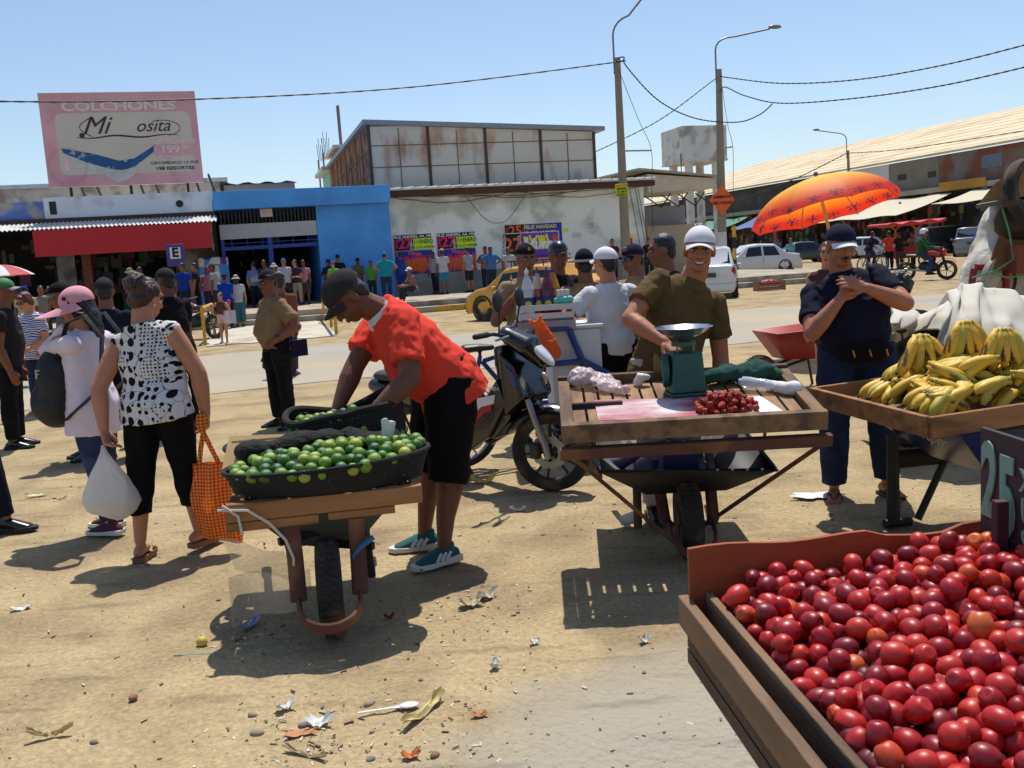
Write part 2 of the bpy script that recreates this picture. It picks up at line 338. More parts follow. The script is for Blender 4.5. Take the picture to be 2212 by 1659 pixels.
for i, (x0, x1) in enumerate(((848, 939), (941, 1032))):
    t, wd, ht = poster(('fluorescent dance poster FELIZ ANIVERS AA HH next to the blue wall', 'fluorescent dance poster FELIZ ANIVERS AA HH behind the man in the gray polo')[i], x0, 508 - 4 * i, x1, 602 - 4 * i, 'white', group='fluorescent dance posters')
    patch(t, wd, ht, .015, .01, .985, .35, 'black', 1); patch(t, wd, ht, .015, .36, .985, .985, 'navy', 1)
    word(t, wd, ht, 'FELIZ ANIVERS. AA. HH.', .5, .055, .085, 'white', 2, sx=1.0)
    word(t, wd, ht, '27', .30, .21, .30, 'pink', 2, sx=1.0, off=.03); word(t, wd, ht, 'SAB', .07, .21, .12, 'pink', 2, 90 * -1)
    word(t, wd, ht, 'ENERO', .46, .22, .075, 'white', 2, -90)
    patch(t, wd, ht, .51, .10, .98, .345, 'lime', 2); word(t, wd, ht, '31   ENERO', .745, .175, .12, 'black', 3, sx=.8); word(t, wd, ht, 'DE', .625, .175, .05, 'black', 3, -90); word(t, wd, ht, 'CALLE LOS JAZMINES', .745, .295, .055, 'black', 3)
    word(t, wd, ht, 'Hnos.', .55, .42, .13, 'orange', 2, 4, off=.03); word(t, wd, ht, 'S', .07, .42, .14, 'orange', 2)
    blobs(t, wd, ht, .6, .66, .74, .42, 'pink', 2, 4, 8); blobs(t, wd, ht, .62, .68, .70, .34, 'orange', 3, 4, 8); word(t, wd, ht, 'ORQUESTA', .66, .92, .11, 'orange', 2)
t, wd, ht = poster('dark blue poster FELIZ NAVIDAD, upper one behind the purple poster', 1088, 486, 1218, 560, 'white', .004)
patch(t, wd, ht, .01, .01, .35, .99, 'black', 1); patch(t, wd, ht, .355, .01, .99, .99, 'navy', 1); word(t, wd, ht, '25', .19, .18, .36, 'orange', 2); word(t, wd, ht, 'DIC', .325, .2, .12, 'red', 2, -90); word(t, wd, ht, 'VIERN', .05, .22, .1, 'red', 2, -90)
word(t, wd, ht, 'FELIZ NAVIDAD', .62, .1, .13, 'yellow', 2); word(t, wd, ht, 'E GRAMMY', .62, .27, .17, 'yellow', 2)
t, wd, ht = poster('purple and teal poster SABADO 27 with big bubble letters', 1082, 505, 1213, 608, 'white', .016)
patch(t, wd, ht, .015, .015, .32, .44, 'black', 1); patch(t, wd, ht, .33, .015, .985, .5, 'purple', 1); patch(t, wd, ht, .015, .45, .985, .98, 'teal', 1)
word(t, wd, ht, '27', .19, .24, .36, 'orange', 2); word(t, wd, ht, 'SABADO', .045, .23, .1, 'white', 2, -90); word(t, wd, ht, 'ENERO', .305, .2, .09, 'white', 2, -90)
blobs(t, wd, ht, .62, .2, .48, .3, 'yellow', 2, 12, 5); word(t, wd, ht, 'Hum', .62, .24, .3, 'white', 3, off=.03, shear=.2); word(t, wd, ht, '8', .93, .18, .26, 'orange', 2)
patch(t, wd, ht, .12, .47, .5, .58, 'lime', 2); word(t, wd, ht, 'TRIL', .3, .525, .1, 'black', 3); patch(t, wd, ht, .5, .5, .98, .6, 'red', 2); word(t, wd, ht, 'CUMBIA', .74, .55, .09, 'white', 3)
patch(t, wd, ht, .35, .62, .98, .7, 'pink', 2); patch(t, wd, ht, .35, .71, .98, .77, 'navy', 2); word(t, wd, ht, 'GRETELL', .68, .74, .06, 'white', 3); blobs(t, wd, ht, .68, .87, .55, .16, 'lime', 2, 5, 5)
t, wd, ht = poster('small white notice pasted high on the peeling wall', 1268, 477, 1285, 498, 'white'); 
for k in range(4): patch(t, wd, ht, .15, .2 + .17 * k, .85, .25 + .17 * k, 'black', 1, 'text_line')
t, wd, ht = poster('faded notice sheet lower on the peeling wall', 1236, 503, 1256, 515, 'white')
for k in range(2): patch(t, wd, ht, .1, .3 + .3 * k, .9, .36 + .3 * k, 'cyan', 1, 'text_line')
for px, py, k, lb in ((1222, 497, 'lime', 'lime scrap of torn poster beside the navy poster'), (1363, 511, 'yellow', 'yellow torn poster scrap near the lamp pole'), (1361, 519, 'red', 'red torn poster scrap under the yellow one')):
    sa, za = FT(px, py, TW); mb = MB(); rd = random.Random(px); mb.prism([(.2 * rd.uniform(.5, 1) * cos(a) * 1.0, .16 * rd.uniform(.4, 1) * sin(a)) for a in [i * pi / 4 for i in range(8)]], -.006, 0)
    o = mb.build('poster_scrap', ink(k)); o.location = S(sa, TW - .008, za); o.rotation_euler = (0, 0, TH); tag(o, lb, 'paper')
# --- blue market entrance
TB = TW - .55
sb0, _ = FT(461, 440, TB); sb1, _ = FT(841, 440, TB); _, zb1 = FT(640, 408.5, TB); _, zb0 = FT(640, 447, TB); sbm, _ = FT(688, 520, TB)
r_ = root('blue_market_hall', 'bright blue market entrance with dark open doorways and white lintel', 'building', sb0, TB); of = (sb0, TB, 0)
mb = MB(); mb.bb(sb0, sb1, TB - .35, TB + 6, zb0, zb1); mb.build('fascia', bluew, r_, off=of, bevel=.01)
mb = MB(); mb.bb(sbm, sb1 - .02, TB, TB + 6, .3, zb0 - .003); mb.build('wall', bluew, r_, off=of)
_, zl1 = FT(578, 481, TB); _, zl0 = FT(578, 512.5, TB)
mb = MB(); mb.bb(sb0 + .12, sbm - .01, TB + .05, TB + .3, zl0, zl1); mb.build('lintel', MC('pale_gray_paint', (176, 176, 178), v=.06), r_, off=of)
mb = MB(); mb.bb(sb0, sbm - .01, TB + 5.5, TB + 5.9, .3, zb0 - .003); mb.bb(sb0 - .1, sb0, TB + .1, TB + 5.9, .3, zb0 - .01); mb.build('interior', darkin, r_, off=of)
mb = MB(); n = 26
for k in range(n): s = sb0 + .2 + (sbm - sb0 - .3) * k / (n - 1); mb.bb(s - .03, s + .03, TB + .15, TB + .2, zl1 + .003, zb0 - .003)
mb.build('slat_screen', MC('dark_wood_slat', (50, 44, 40)), r_, off=of)
_, zh = FT(578, 533, TB)
mb = MB(); mb.bb(sb0 + .12, sbm - .02, TB + .12, TB + .2, zh - .06, zh + .07); mb.bb(sb0 + .12, sb0 + .24, TB + .1, TB + .22, .36, zl0 - .003); smm, _ = FT(586, 560, TB); mb.bb(smm - .07, smm + .1, TB + .1, TB + .22, .36, zl0 - .003)
for k in range(9): s = sb0 + .5 + .55 * k; mb.bb(s - .012, s + .012, TB + .14, TB + .17, zh + .08, zl0 - .004)
mb.bb(sb0 + .25, sbm - .03, TB + .14, TB + .17, (zh + zl0) / 2, (zh + zl0) / 2 + .025)
mb.build('door_frame', bluem, r_, off=of)
s, z = FT(575, 459, TB); mb = MB(); mb.bb(s - .22, s + .22, TB - .02, TB + .05, z - .16, z + .14); mb.build('junction_box', MC('pinkish_white', (196, 178, 172)), r_, off=of, bevel=.01)
rd = random.Random(3); mb = MB()
for k in range(40): s = rd.uniform(sb0 + .5, sbm - .4); z = rd.uniform(.5, 2.8); mb.bb(s, s + rd.uniform(.1, .4), TB + 4 + rd.random(), TB + 5.2, z, z + rd.uniform(.1, .4), rd.randint(0, 3))
o = mb.build('merchandise', [MC('goods_a', (90, 50, 40)), MC('goods_b', (60, 70, 100)), MC('goods_c', (110, 100, 80)), MC('goods_d', (50, 80, 60))], r_, off=of); o['kind'] = 'stuff'
# --- shop with red canopy, billboard over it
TL = TW - .4
sl0, _ = FT(-420, 480, TL); slx, _ = FT(95, 450, TL); sl1, _ = FT(459, 440, TL); _, zp1 = FT(280, 420, TL); _, zp0 = FT(280, 466, TL)
r_ = root('shop_building', 'low white shop front under the billboard with tin awning and red canopy banner', 'building', slx, TL); of = (slx, TL, 0)
pw = M('white_parapet', (223, 228, 234), v=.05, s=1, c2=(180, 180, 183), c2s=1.2, c2t=.62, b=.1)
pb = M('flaking_blue', (85, 116, 180), v=.15, s=3, c2=(180, 166, 142), c2s=1.4, c2t=.55, b=.2)
mb = MB(); mb.bb(slx, sl1, TL, TL + 7, zp0, zp1); mb.build('parapet', pw, r_, off=of)
mb = MB(); mb.bb(sl0, slx - .004, TL + .03, TL + 7, zp0, zp1 - .12); mb.build('blue_parapet', pb, r_, off=of)
mb = MB(); s, z = FT(115, 448, TL); mb.bb(s - .12, s + .1, TL - .012, TL + .01, z - .25, z + .2); s, z = FT(388, 440, TL); mb.ell((s, TL, z), (.13, .03, .13)); mb.build('wall_vent', black, r_, off=of)
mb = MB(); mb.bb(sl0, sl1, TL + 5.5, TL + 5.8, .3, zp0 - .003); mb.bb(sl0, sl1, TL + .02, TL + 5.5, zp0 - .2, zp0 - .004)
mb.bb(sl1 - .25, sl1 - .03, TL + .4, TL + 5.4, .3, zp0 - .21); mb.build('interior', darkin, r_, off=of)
ga = M('peeling_plaster', (140, 132, 124), v=.2, s=2, b=.2, bs=12, c2=(84, 74, 70), c2s=1.3, c2t=.52); brk = M('red_brick_pier', (120, 66, 48), v=.2, s=8)
mb = MB()
for px0, px1 in ((120, 160), (395, 470)): a, _ = FT(px0, 580, TL); b, _ = FT(px1, 580, TL); mb = MB(); mb.bb(a, b, TL + .3, TL + .6, .3, zp0 - .21); mb.build('pier', ga, r_, off=of)
a, _ = FT(176, 580, TL); mb = MB(); mb.bb(a, a + .3, TL + .25, TL + .6, .3, zp0 - .21); mb.build('brick_pier', brk, r_, off=of)
TA = TL - 1.7; sa0, _ = FT(72, 520, TA); sa1, _ = FT(457, 510, TA); _, za1 = FT(270, 489, TA); _, za0 = FT(270, 545, TA)
mb = MB(); corr(mb, sl0, sl1 + .1, (TL - .02, zp0 - .12), (TA, za1 + .03), .14, .028); mb.build('tin_awning', rooftin, r_, off=of)
mb = MB(); mb.bb(sl0, sl1 + .05, TL - .09, TL - .004, zp0 - .16, zp0 + .02); mb.build('dark_strip', soff, r_, off=of)  # dark brown strip along the gap between parapet and awning
redc = M('red_canopy', (177, 23, 30), r=.6, v=.05, s=2, b=.1, bs=3)
mb = MB(); mb.grid(lambda u, v: (sa0 + (sa1 - sa0) * u, TA - .02 + .015 * sin(u * 9), za0 + (za1 - za0) * v), 30, 3, .01); mb.build('red_banner', redc, r_, off=of)
mb = MB(); mb.grid(lambda u, v: (sa1 + .02 * sin(v * 11), TA + 1.6 * u, za0 - .1 + (za1 - za0 + .1) * v + u * (zp0 - za1 - .1) * v), 6, 6, .01); mb.build('canopy_side', MC('faded_pink_cloth', (176, 138, 122), b=.2, bs=6), r_, off=of)
rd = random.Random(5); mb = MB()
for k in range(150):
    s = rd.uniform(sl0 + 4, sl1 - .6); z = rd.uniform(.4, 3.0); d = rd.uniform(1.5, 5)
    mb.bb(s, s + rd.uniform(.08, .4), TL + d, TL + d + .1, z, z + rd.uniform(.1, .5), rd.randint(0, 4))
o = mb.build('merchandise', [MC('goods_a', (90, 50, 40)), MC('goods_b', (60, 70, 100)), MC('goods_c', (110, 100, 80)), MC('goods_d', (50, 80, 60)), MC('goods_e', (120, 60, 90))], r_, off=of); o['kind'] = 'stuff'
# patterned mattress leaning by the shop door
s0, z0 = FT(432, 618, TL - .9); s1, z1 = FT(493, 567, TL - .9)
mhex = M('hexagon_cloth', (196, 190, 180), v=.02); n = mhex.node_tree; vo = n.nodes.new('ShaderNodeTexVoronoi'); vo.inputs['Scale'].default_value = 3.6; vo.inputs['Randomness'].default_value = .35; tcx = n.nodes.new('ShaderNodeTexCoord'); n.links.new(tcx.outputs['Object'], vo.inputs[0])
cr_ = n.nodes.new('ShaderNodeValToRGB'); cr_.color_ramp.interpolation = 'CONSTANT'; e = cr_.color_ramp.elements; e[0].color = lin((60, 140, 200)) + (1,); e[1].position = .35; e[1].color = lin((200, 194, 184)) + (1,)
for pz, cc in ((.6, (30, 60, 140)), (.78, (110, 40, 120)), (.88, (205, 200, 190))): x = e.new(pz); x.color = lin(cc) + (1,)
sx_ = n.nodes.new('ShaderNodeSeparateColor'); n.links.new(vo.outputs['Color'], sx_.inputs[0]); n.links.new(sx_.outputs[0], cr_.inputs[0]); n.links.new(cr_.outputs[0], n.nodes['Principled BSDF'].inputs['Base Color'])
mb = MB(); mb.box((0, 0, .95), (s1 - s0, .2, 1.9)); o = mb.build('mattress', mhex, bevel=.05); o.location = S((s0 + s1) / 2, TL - .5, .36); o.rotation_euler = (radians(-8), 0, TH); tag(o, 'mattress with blue and violet hexagon print leaning by the shop door', 'mattress')
# --- billboard
TBB = TL + .5
(a, za), (b, zb) = FT(80.5, 201, TBB), FT(441, 396, TBB); (a2, za2), (b2, zb2) = FT(107, 404, TBB), FT(419.5, 198, TBB)
bs0, bs1, bz0, bz1 = (a + a2) / 2, (b + b2) / 2, (zb + za2) / 2, (za + zb2) / 2
bw, bh = bs1 - bs0, bz1 - bz0
t = root('billboard', 'big faded pink mattress billboard on steel posts above the shop roof', 'billboard', (bs0 + bs1) / 2, TBB)
pinkb = M('faded_pink_vinyl', (218, 168, 172), r=.7, v=.05, s=1, c2=(206, 150, 163), c2s=.8); greyb = M('faded_grey_vinyl', (203, 196, 183), r=.7, v=.05, s=1.2); palep = MC('pale_pink_ink', (232, 196, 202)); palew = MC('pale_ink', (216, 206, 198)); inkd = MC('dark_violet_ink', (52, 44, 58))
mb = MB(); mb.bb(-bw / 2, bw / 2, -.06, .1, bz0, bz1); mb.build('board', pinkb, t)
def BX(u): return (u - .5) * bw
def BZ(v): return bz1 - v * bh
def rrect(x0, y0, x1, y1, r, d0, d1):
    P = []
    for cx, cy, a0 in ((x1 - r, y1 - r, 0), (x0 + r, y1 - r, 90), (x0 + r, y0 + r, 180), (x1 - r, y0 + r, 270)):
        for q in range(5): a = radians(a0 + q * 22.5); P.append((cx + r * cos(a), cy + r * sin(a)))
    m_ = MB(); m_.prism(P, d0, d1); return m_
rrect(BX(.085), BZ(.875), BX(.955), BZ(.215), .25, -.068, -.062).build('panel', greyb, t, smooth=False)
mb = MB(); mb.bb(BX(.69), BX(.96), -.074, -.07, BZ(.56), BZ(.70)); mb.build('price_band', pinkb, t)
def bt(s, u, v, size, mt, sx=1, off=.0, shear=0, lay=1, rz=0): return text(s, size * bh, mt, t, (BX(u), -.064 - .004 * lay - .006, BZ(v)), (pi / 2, 0, 0), ext=.002, off=off, sx=sx, shear=shear)
bt('Liderando la evolución del descanso', .5, .055, .055, palep, 1.15, .01); bt('COLCHONES', .5, .15, .135, palew, 1.45, .04)
bt('Mi', .33, .36, .27, inkd, 1, 0, .45, 2); bt('osita', .70, .37, .19, inkd, 1, 0, .4, 2)
mb = MB()
mb.sweep([(BX(.21 + .66 * i / 20), -.074, BZ(.475 + .012 * sin(i / 20 * 4 * pi) + (.0 if i else 0))) for i in range(21)], [(.024 * sin(pi * min(1, (i + 1) / 21)) + .006, .002) for i in range(21)], 6, side=(0, 0, 1))
mb.sweep([(BX(.76 + .12 * cos(radians(-70 + 190 * i / 16))), -.074, BZ(.395 - .085 * sin(radians(-70 + 190 * i / 16)))) for i in range(17)], [(.012, .002)] * 17, 6, side=(0, 0, 1))
mb.sweep([(BX(.31 - .075 * sin(pi * i / 12)), -.074, BZ(.27 + .2 * i / 12)) for i in range(13)], [(.014, .002)] * 13, 6, side=(0, 0, 1)); mb.ell((BX(.245), -.074, BZ(.455)), (.09, .003, .09))
mb.build('swash', inkd, t)
mfoam = M('blue_mattress_print', (36, 84, 140), v=.25, s=3, c2=(150, 170, 180), c2s=5, c2t=.62, c2w=.03)
mb = MB(); top = [(.105, .585), (.30, .65), (.46, .735), (.56, .715), (.70, .58)]; bot = [(.695, .645), (.56, .80), (.50, .83), (.46, .835), (.40, .82), (.25, .74), (.115, .635)]
mb.prism([(BX(x), BZ(y)) for x, y in top + bot], -.076, -.070); mb.build('mattress_picture', mfoam, t, smooth=False)
mb = MB(); mb.prism([(BX(x), BZ(y)) for x, y in [(.115, .638), (.25, .745), (.40, .825), (.46, .84), (.50, .835), (.56, .81), (.55, .9), (.48, .97), (.44, .97), (.38, .9), (.2, .78)]], -.073, -.069); mb.build('mattress_side', MC('pale_teal_print', (188, 198, 192)), t, smooth=False)
bt('COLCHON', .83, .545, .07, palep, 1.25, .03); bt('199', .80, .63, .115, palew, 1.2, .03, 0, 2); bt('00', .90, .605, .055, palew, 1.2, .02, 0, 2); bt('S/.', .705, .62, .045, palew, 1, .02, 0, 2); bt('+ ALMOHADA', .82, .715, .055, palep, 1.25, .03); bt('ORTOPÉDICO 1.5 PLZ', .82, .775, .038, inkd, 1.35, .02); bt('198 RESORTES', .82, .835, .05, inkd, 1.3, .03)
bt('UN PRODUCTO DE ALTA ECONOMIA', .62, .93, .035, palep, 1.5)
mb = MB(); P = [(BX(.13) + .62 * cos(2 * pi * k / 24), -.074, BZ(.78) + .62 * sin(2 * pi * k / 24)) for k in range(24)]; mb.sweep(P, [(.03, .003)] * 24, 6, side=(0, 1, 0), closed=True); mb.build('seal', palep, t); bt('1', .13, .77, .17, palep, 1.2, .05, 0, 2)
mb = MB()
for u in (.13, .515, .89):
    for dx, sk in ((0, 0), (.25, .25), (.75, .3)):
        mb.beam((BX(u) + dx, .12, bz0 + .3), (BX(u) + dx + sk * .6, .12 + sk * 2, zp1 - .02), .09 if dx == 0 else .07, .09 if dx == 0 else .05)
mb.build('post', black, t)
# --- E sign (bus stop)
s, z = FT(379, 551, TL - 2.6); t = root('bus_stop_sign', 'violet bus stop sign plate with a black letter E', 'sign', s, TL - 2.6)
vio = MC('violet_plate', (62, 54, 124), r=.5)
mb = MB(); mb.bb(-.29, .29, -.02, 0, z - .37, z + .36); mb.build('plate', vio, t, bevel=.01); mb = MB(); mb.bb(-.17, .17, -.025, -.021, z - .12, z + .26); mb.build('white_field', MC('paper_white', (190, 188, 184)), t, smooth=False)
text('E', .42, MC('ink_black', inks['black']), t, (0, -.03, z + .07), off=.04)
mb = MB(); mb.sweep([(0, .03, 0), (0, .03, z + .3)], .03, 8); mb.build('post', black, t)
# --- building behind the shop
t0 = TL + 9; (a, _), (b, _) = FT(-300, 410, t0), FT(475, 400, t0); _, z = FT(300, 400, t0)
r_ = root('rear_building', 'cream building with a flat roof edge seen behind the billboard', 'building', b, t0); of = (b, t0, 0)
mb = MB(); mb.bb(a, b, t0, t0 + 8, 0, z); mb.build('wall', grime, r_, off=of); mb = MB(); mb.bb(a, b + .35, t0 - .3, t0 + 8.3, z + .003, z + .18); mb.build('roof', rooftin, r_, off=of)
(a, _), (b, z) = FT(478, 400, t0), FT(637, 396, t0)
r_ = root('tin_shed', 'shed with weathered tin cladding and a ribbed roof line behind the blue hall', 'building', a, t0); of = (a, t0, 0)
mb = MB(); mb.bb(a + .1, b, t0 + .2, t0 + 6, 0, z + .05); mb.build('wall', MC('pale_cladding', (172, 166, 156), v=.06, s=2), r_, off=of)
mb = MB(); corr(mb, a, b + .1, (t0, z + .1), (t0 + 6, z + .5), .9, .05); mb.build('roof', rooftin, r_, off=of)
# --- corrugated warehouse above the poster wall
TWH = TW + 4
(a, za), (b, zb) = FT(794, 262, TWH), FT(1281, 277, TWH); tb_, _ = FS(712, 350, a)
r_ = root('panel_warehouse', 'tall warehouse clad in pale sheet-metal panels with rust streaks', 'building', a, TWH); of = (a, TWH, 0)
tin = M('pale_tin_panel', (196, 190, 178), r=.6, v=.05, s=1.5, c2=(150, 92, 52), c2s=.9, c2t=.62, c2w=.09, stretch=(1, 1, .45)) if 1 else M('pale_tin_panel', (204, 213, 219), r=.6, v=.05, s=1.5, c2=(158, 97, 56), c2s=1.1, c2t=.63, c2w=.05, stretch=(1, 1, .8)); rust = M('rusted_panel', (150, 104, 66), r=.85, v=.25, s=1.2, c2=(104, 52, 28), c2s=1.6, c2t=.5, b=.2)
def ztop(s): return za + (zb - za) * (s - a) / (b - a) - .15
def quad(mb, s0, s1, t0, t1, z0, zA, zB, mat=0):
    vs = [(s, t, z) for s, z1 in ((s0, zA), (s1, zB)) for t in (t0, t1) for z in (z0, z1)]
    mb.add(vs, [(0, 4, 5, 1), (2, 3, 7, 6), (0, 1, 3, 2), (4, 6, 7, 5), (1, 5, 7, 3), (0, 2, 6, 4)], mat)
mb = MB(); quad(mb, a, b, TWH, tb_, 3, ztop(a), ztop(b)); mb.build('cladding', tin, r_, off=of)
for k in range(5): s = a + (b - a) * k / 4; mb = MB(); quad(mb, s - .06, s + .06, TWH - .06, TWH - .003, 3, ztop(s), ztop(s)); mb.build('column', MC('dark_rust_steel', (72, 60, 52), r=.8), r_, off=of)
mb = MB()
for k in range(4): s = a + (b - a) * (k + .5) / 4; mb.bb(s - .02, s + .02, TWH - .02, TWH - .003, 3, ztop(s) - .1)
for k in range(4):
    z = zb - .5 - .9 * k; mb.bb(a, b, TWH - .018, TWH - .0035, z - .02, z + .02)
mb.bb(a, a + (b - a) * .25, TWH - .018, TWH - .0035, zb + .3, zb + .34)
mb.build('panel_seam', MC('seam_rust', (120, 92, 70), r=.9, v=.3, s=9), r_, off=of)
mb = MB(); mb.bb(a - .04, a - .003, TWH, tb_, 3, ztop(a))
n = 8
mb.build('side_panels', rust, r_, off=of)
mb = MB()
for k in range(n): t = TWH + (tb_ - TWH) * k / n; mb.bb(a - .075, a - .042, t, t + .12, 3, ztop(a), 0)
for k in range(4): z = 3.4 + 1.0 * k; mb.bb(a - .07, a - .041, TWH, tb_, z, z + .07)
mb.build('side_frame', MC('seam_rust', (120, 92, 70)), r_, off=of)
mb = MB(); quad(mb, a - .3, b + .3, TWH - .35, tb_ + .3, 0, 0, 0) if False else None
vs = [(s, t, z + dz) for s, z in ((a - .25, za - .1), (b + .45, zb - .1)) for t in (TWH - .3, tb_ + .2) for dz in (-.04, .14)]
mb.add(vs, [(0, 4, 5, 1), (2, 3, 7, 6), (0, 1, 3, 2), (4, 6, 7, 5), (1, 5, 7, 3), (0, 2, 6, 4)]); mb.build('roof', MC('grey_roof_edge', (128, 134, 142), r=.5), r_, off=of)
WHa, WHz = a, za
# --- back lot left of the warehouse: yellow shed, mint shed, bare rebar columns, chimney pipe
t1 = TWH + 16
def bbox_px(px0, py0, px1, py1, t): (a, za), (b, zb) = FT(px0, py0, t), FT(px1, py1, t); return a, b, min(za, zb), max(za, zb)
for nm, lb, px0, py0, px1, t, col in (('yellow_shed', 'narrow ochre yellow shed beside the rusty warehouse side', 738, 322, 770, TWH + 13, (176, 140, 60)), ('mint_shed', 'narrow mint green shed behind the yellow shed', 712, 368, 734, TWH + 18, (130, 190, 176))):
    a, b, z0, z1 = bbox_px(px0, py0, px1, 420, t); r_ = root(nm, lb, 'shed', a, t); mb = MB(); mb.bb(0, b - a, 0, 5, 0, z1); mb.build('wall', MC(nm + '_wall', col, v=.15, s=2), r_); mb = MB(); mb.bb(-.5, b - a + .3, -.4, 5, z1 + .003, z1 + .2); mb.build('roof', rooftin, r_)
for i, (px, py, wpx) in enumerate(((687, 345, 9), (697, 330, 10))):
    t = TWH + 26 + i; a, b, z0, z1 = bbox_px(px, py, px + wpx, 420, t); r_ = root('rebar_column', ('unfinished concrete column with bent rebar, left one', 'unfinished concrete column with straight rebar, nearer the sheds')[i], 'column', a, t, 'unfinished columns')
    mb = MB(); mb.bb(0, b - a, 0, .6, 0, z1); mb.build('shaft', MC('raw_concrete', (140, 126, 118), v=.2), r_); mb = MB()
    for k in range(5): mb.sweep([(.05 + .09 * k, .1, z1 - .1), (.05 + .1 * k + .1 * (k - 2) * .3, .1, z1 + 1.0 + .4 * (k % 2))], .02, 5)
    mb.build('rebar', MC('rebar_rust', (84, 58, 46)), r_)
a, zt = FT(731, 228, TWH + 14); r_ = root('pipe', 'grey vertical chimney pipe behind the sheds', 'pipe', a, TWH + 14); mb = MB(); mb.sweep([(0, 0, 2), (-.05, 0, zt)], .09, 10); mb.build('tube', MC('grey_pipe', (120, 116, 112)), r_)
# --- porch behind the wall end
TPO = TW + 5
(a, za), (b, zb) = FT(1300, 381, TPO), FT(1546, 385, TPO)
r_ = root('porch', 'dusty white concrete porch canopy with an open truss beyond the poster wall', 'building', a, TPO); of = (a, TPO, 0)
(p0, q0), (p1, q1) = FT(1398, 376, TPO), FT(1545, 385, TPO); _, q2 = FT(1400, 416, TPO); _, q3 = FT(1545, 406, TPO)
mb = MB(); mb.add([(s, t, z) for s, z0, z1 in ((p0, q2, q0), (p1, q3, q1)) for t in (TPO, TPO + 5) for z in (z0, z1)], [(0, 4, 5, 1), (2, 3, 7, 6), (0, 1, 3, 2), (4, 6, 7, 5), (1, 5, 7, 3), (0, 2, 6, 4)]); mb.build('beam', M('dusty_white', (205, 195, 175), v=.1, s=1.5, b=.1), r_, off=of)
mb = MB(); _, zr = FT(1375, 364, TPO); mb.prism([(a, za), (FT(1375, 364, TPO)[0], zr), (p1 + .3, q1 + .1), (p1 + .3, q1 + .02), (FT(1375, 364, TPO)[0], zr - .1), (a, za - .1)], TPO - .3, TPO + 5.4); mb.build('roof', M('pale_asbestos', (168, 160, 146), v=.1), r_, off=of)
a2, b2, z0, z1 = bbox_px(1400, 447, 1481, 500, TPO + 3); mb = MB(); mb.bb(a2, b2, TPO + 3, TPO + 5, .3, z1); mb.build('block_wall', M('grey_blue_wash', (140, 142, 150), v=.06), r_, off=of)
a2, b2, z0, z1 = bbox_px(1399, 489, 1500, 600, TPO + 2); mb = MB(); mb.bb(a2, b2, TPO + 2, TPO + 2.9, .3, z1); mb.build('low_wall', M('cream_wash', (180, 160, 132), v=.08), r_, off=of)
mb = MB(); s, z = FT(1410, 430, TPO); 
for q in range(4): mb.beam((p0 + q * .9, TPO + .5, q2 - .1), (p0 + q * .9 + .9, TPO + .5, q2 - .7), .05, .05); mb.beam((p0 + q * .9 + .9, TPO + .5, q2 - .7), (p0 + q * .9 + 1.4, TPO + .5, q2 - .05), .05, .05)
mb.build('truss', soff, r_, off=of)
# --- water tower
TT = TW + 34; (a, za), (b, zb) = FT(1473, 272, TT), FT(1571, 343, TT)
r_ = root('water_tower', 'square white concrete water tank on four slender legs', 'water tower', a, TT); of = (a, TT, 0); wt = M('stained_white_concrete', (209, 209, 205), v=.08, s=1, c2=(158, 153, 147), c2s=.8, c2t=.56)
mb = MB(); mb.bb(a, b, TT, TT + b - a, zb, za); mb.build('tank', wt, r_, off=of); mb = MB(); mb.bb(a + 1, a + 1.8, TT + 1, TT + 2, za + .003, za + .15); mb.bb(a - .05, b + .05, TT - .05, TT + b - a + .05, zb - .12, zb - .003); mb.build('hatch', wt, r_, off=of)
for sx_ in (a + .5, b - 1.0):
    for ty in (TT + .3, TT + b - a - .8): mb = MB(); mb.bb(sx_, sx_ + .5, ty, ty + .5, 0, zb - .13); mb.build('leg', wt, r_, off=of)
mb = MB(); mb.sweep([(a - .1, TT + .2, 2), (a - .1, TT + .2, zb + .6)], .04, 6); mb.build('ladder', black, r_, off=of)
# --- market hall on the right, running away from the street
SH = D(2212, 299, 60).dot(SU); tn, zE = FS(2212, 299, SH); tf, _ = FS(1385, 446, SH); tn0 = tn - 26
pr = O + ray(2212, 229.6) * 1; 
r_ = root('market_hall', 'long two storey market hall with a huge cream roof receding on the right', 'building', SH, tn); of = (SH, tn, 0)
SR = SH + 16; _, zR = FS(2212, 229.6, SR)
creamr = M('cream_roof_sheet', (205, 186, 150), r=.75, v=.06, s=.4, c2=(190, 166, 128), c2s=.3, c2t=.55)
mb = MB(); mb.add([(SH - .5, tn0, zE), (SR, tn0, zR), (SR, tf, zR), (SH - .5, tf, zE), (SH - .5, tn0, zE - .15), (SR, tn0, zR - .15), (SR, tf, zR - .15), (SH - .5, tf, zE - .15)], [(0, 1, 2, 3), (7, 6, 5, 4), (0, 4, 5, 1), (2, 6, 7, 3), (1, 5, 6, 2), (0, 3, 7, 4)])
k = tn0
for q in range(10): f = (q + .5) / 10; mb.beam((SH - .5 + (SR - SH + .5) * f, tn0, zE + (zR - zE) * f), (SH - .5 + (SR - SH + .5) * f, tf, zE + (zR - zE) * f), .05, .03)
mb.build('roof', creamr, r_, off=of)
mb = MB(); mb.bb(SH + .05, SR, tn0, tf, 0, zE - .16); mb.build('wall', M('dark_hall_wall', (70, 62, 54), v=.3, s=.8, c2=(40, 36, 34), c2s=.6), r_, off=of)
def face(px0, py0, px1, py1, dep, name, mt, sd=0):
    (t0, za), (t1, zb) = FS(px0, py0, SH - dep), FS(px1, py1, SH - dep); mb = MB(); mb.bb(SH - dep, SH + .06 - .001 * dep, min(t0, t1), max(t0, t1), min(za, zb), max(za, zb)); return mb.build(name, mt, r_, off=of, smooth=False)
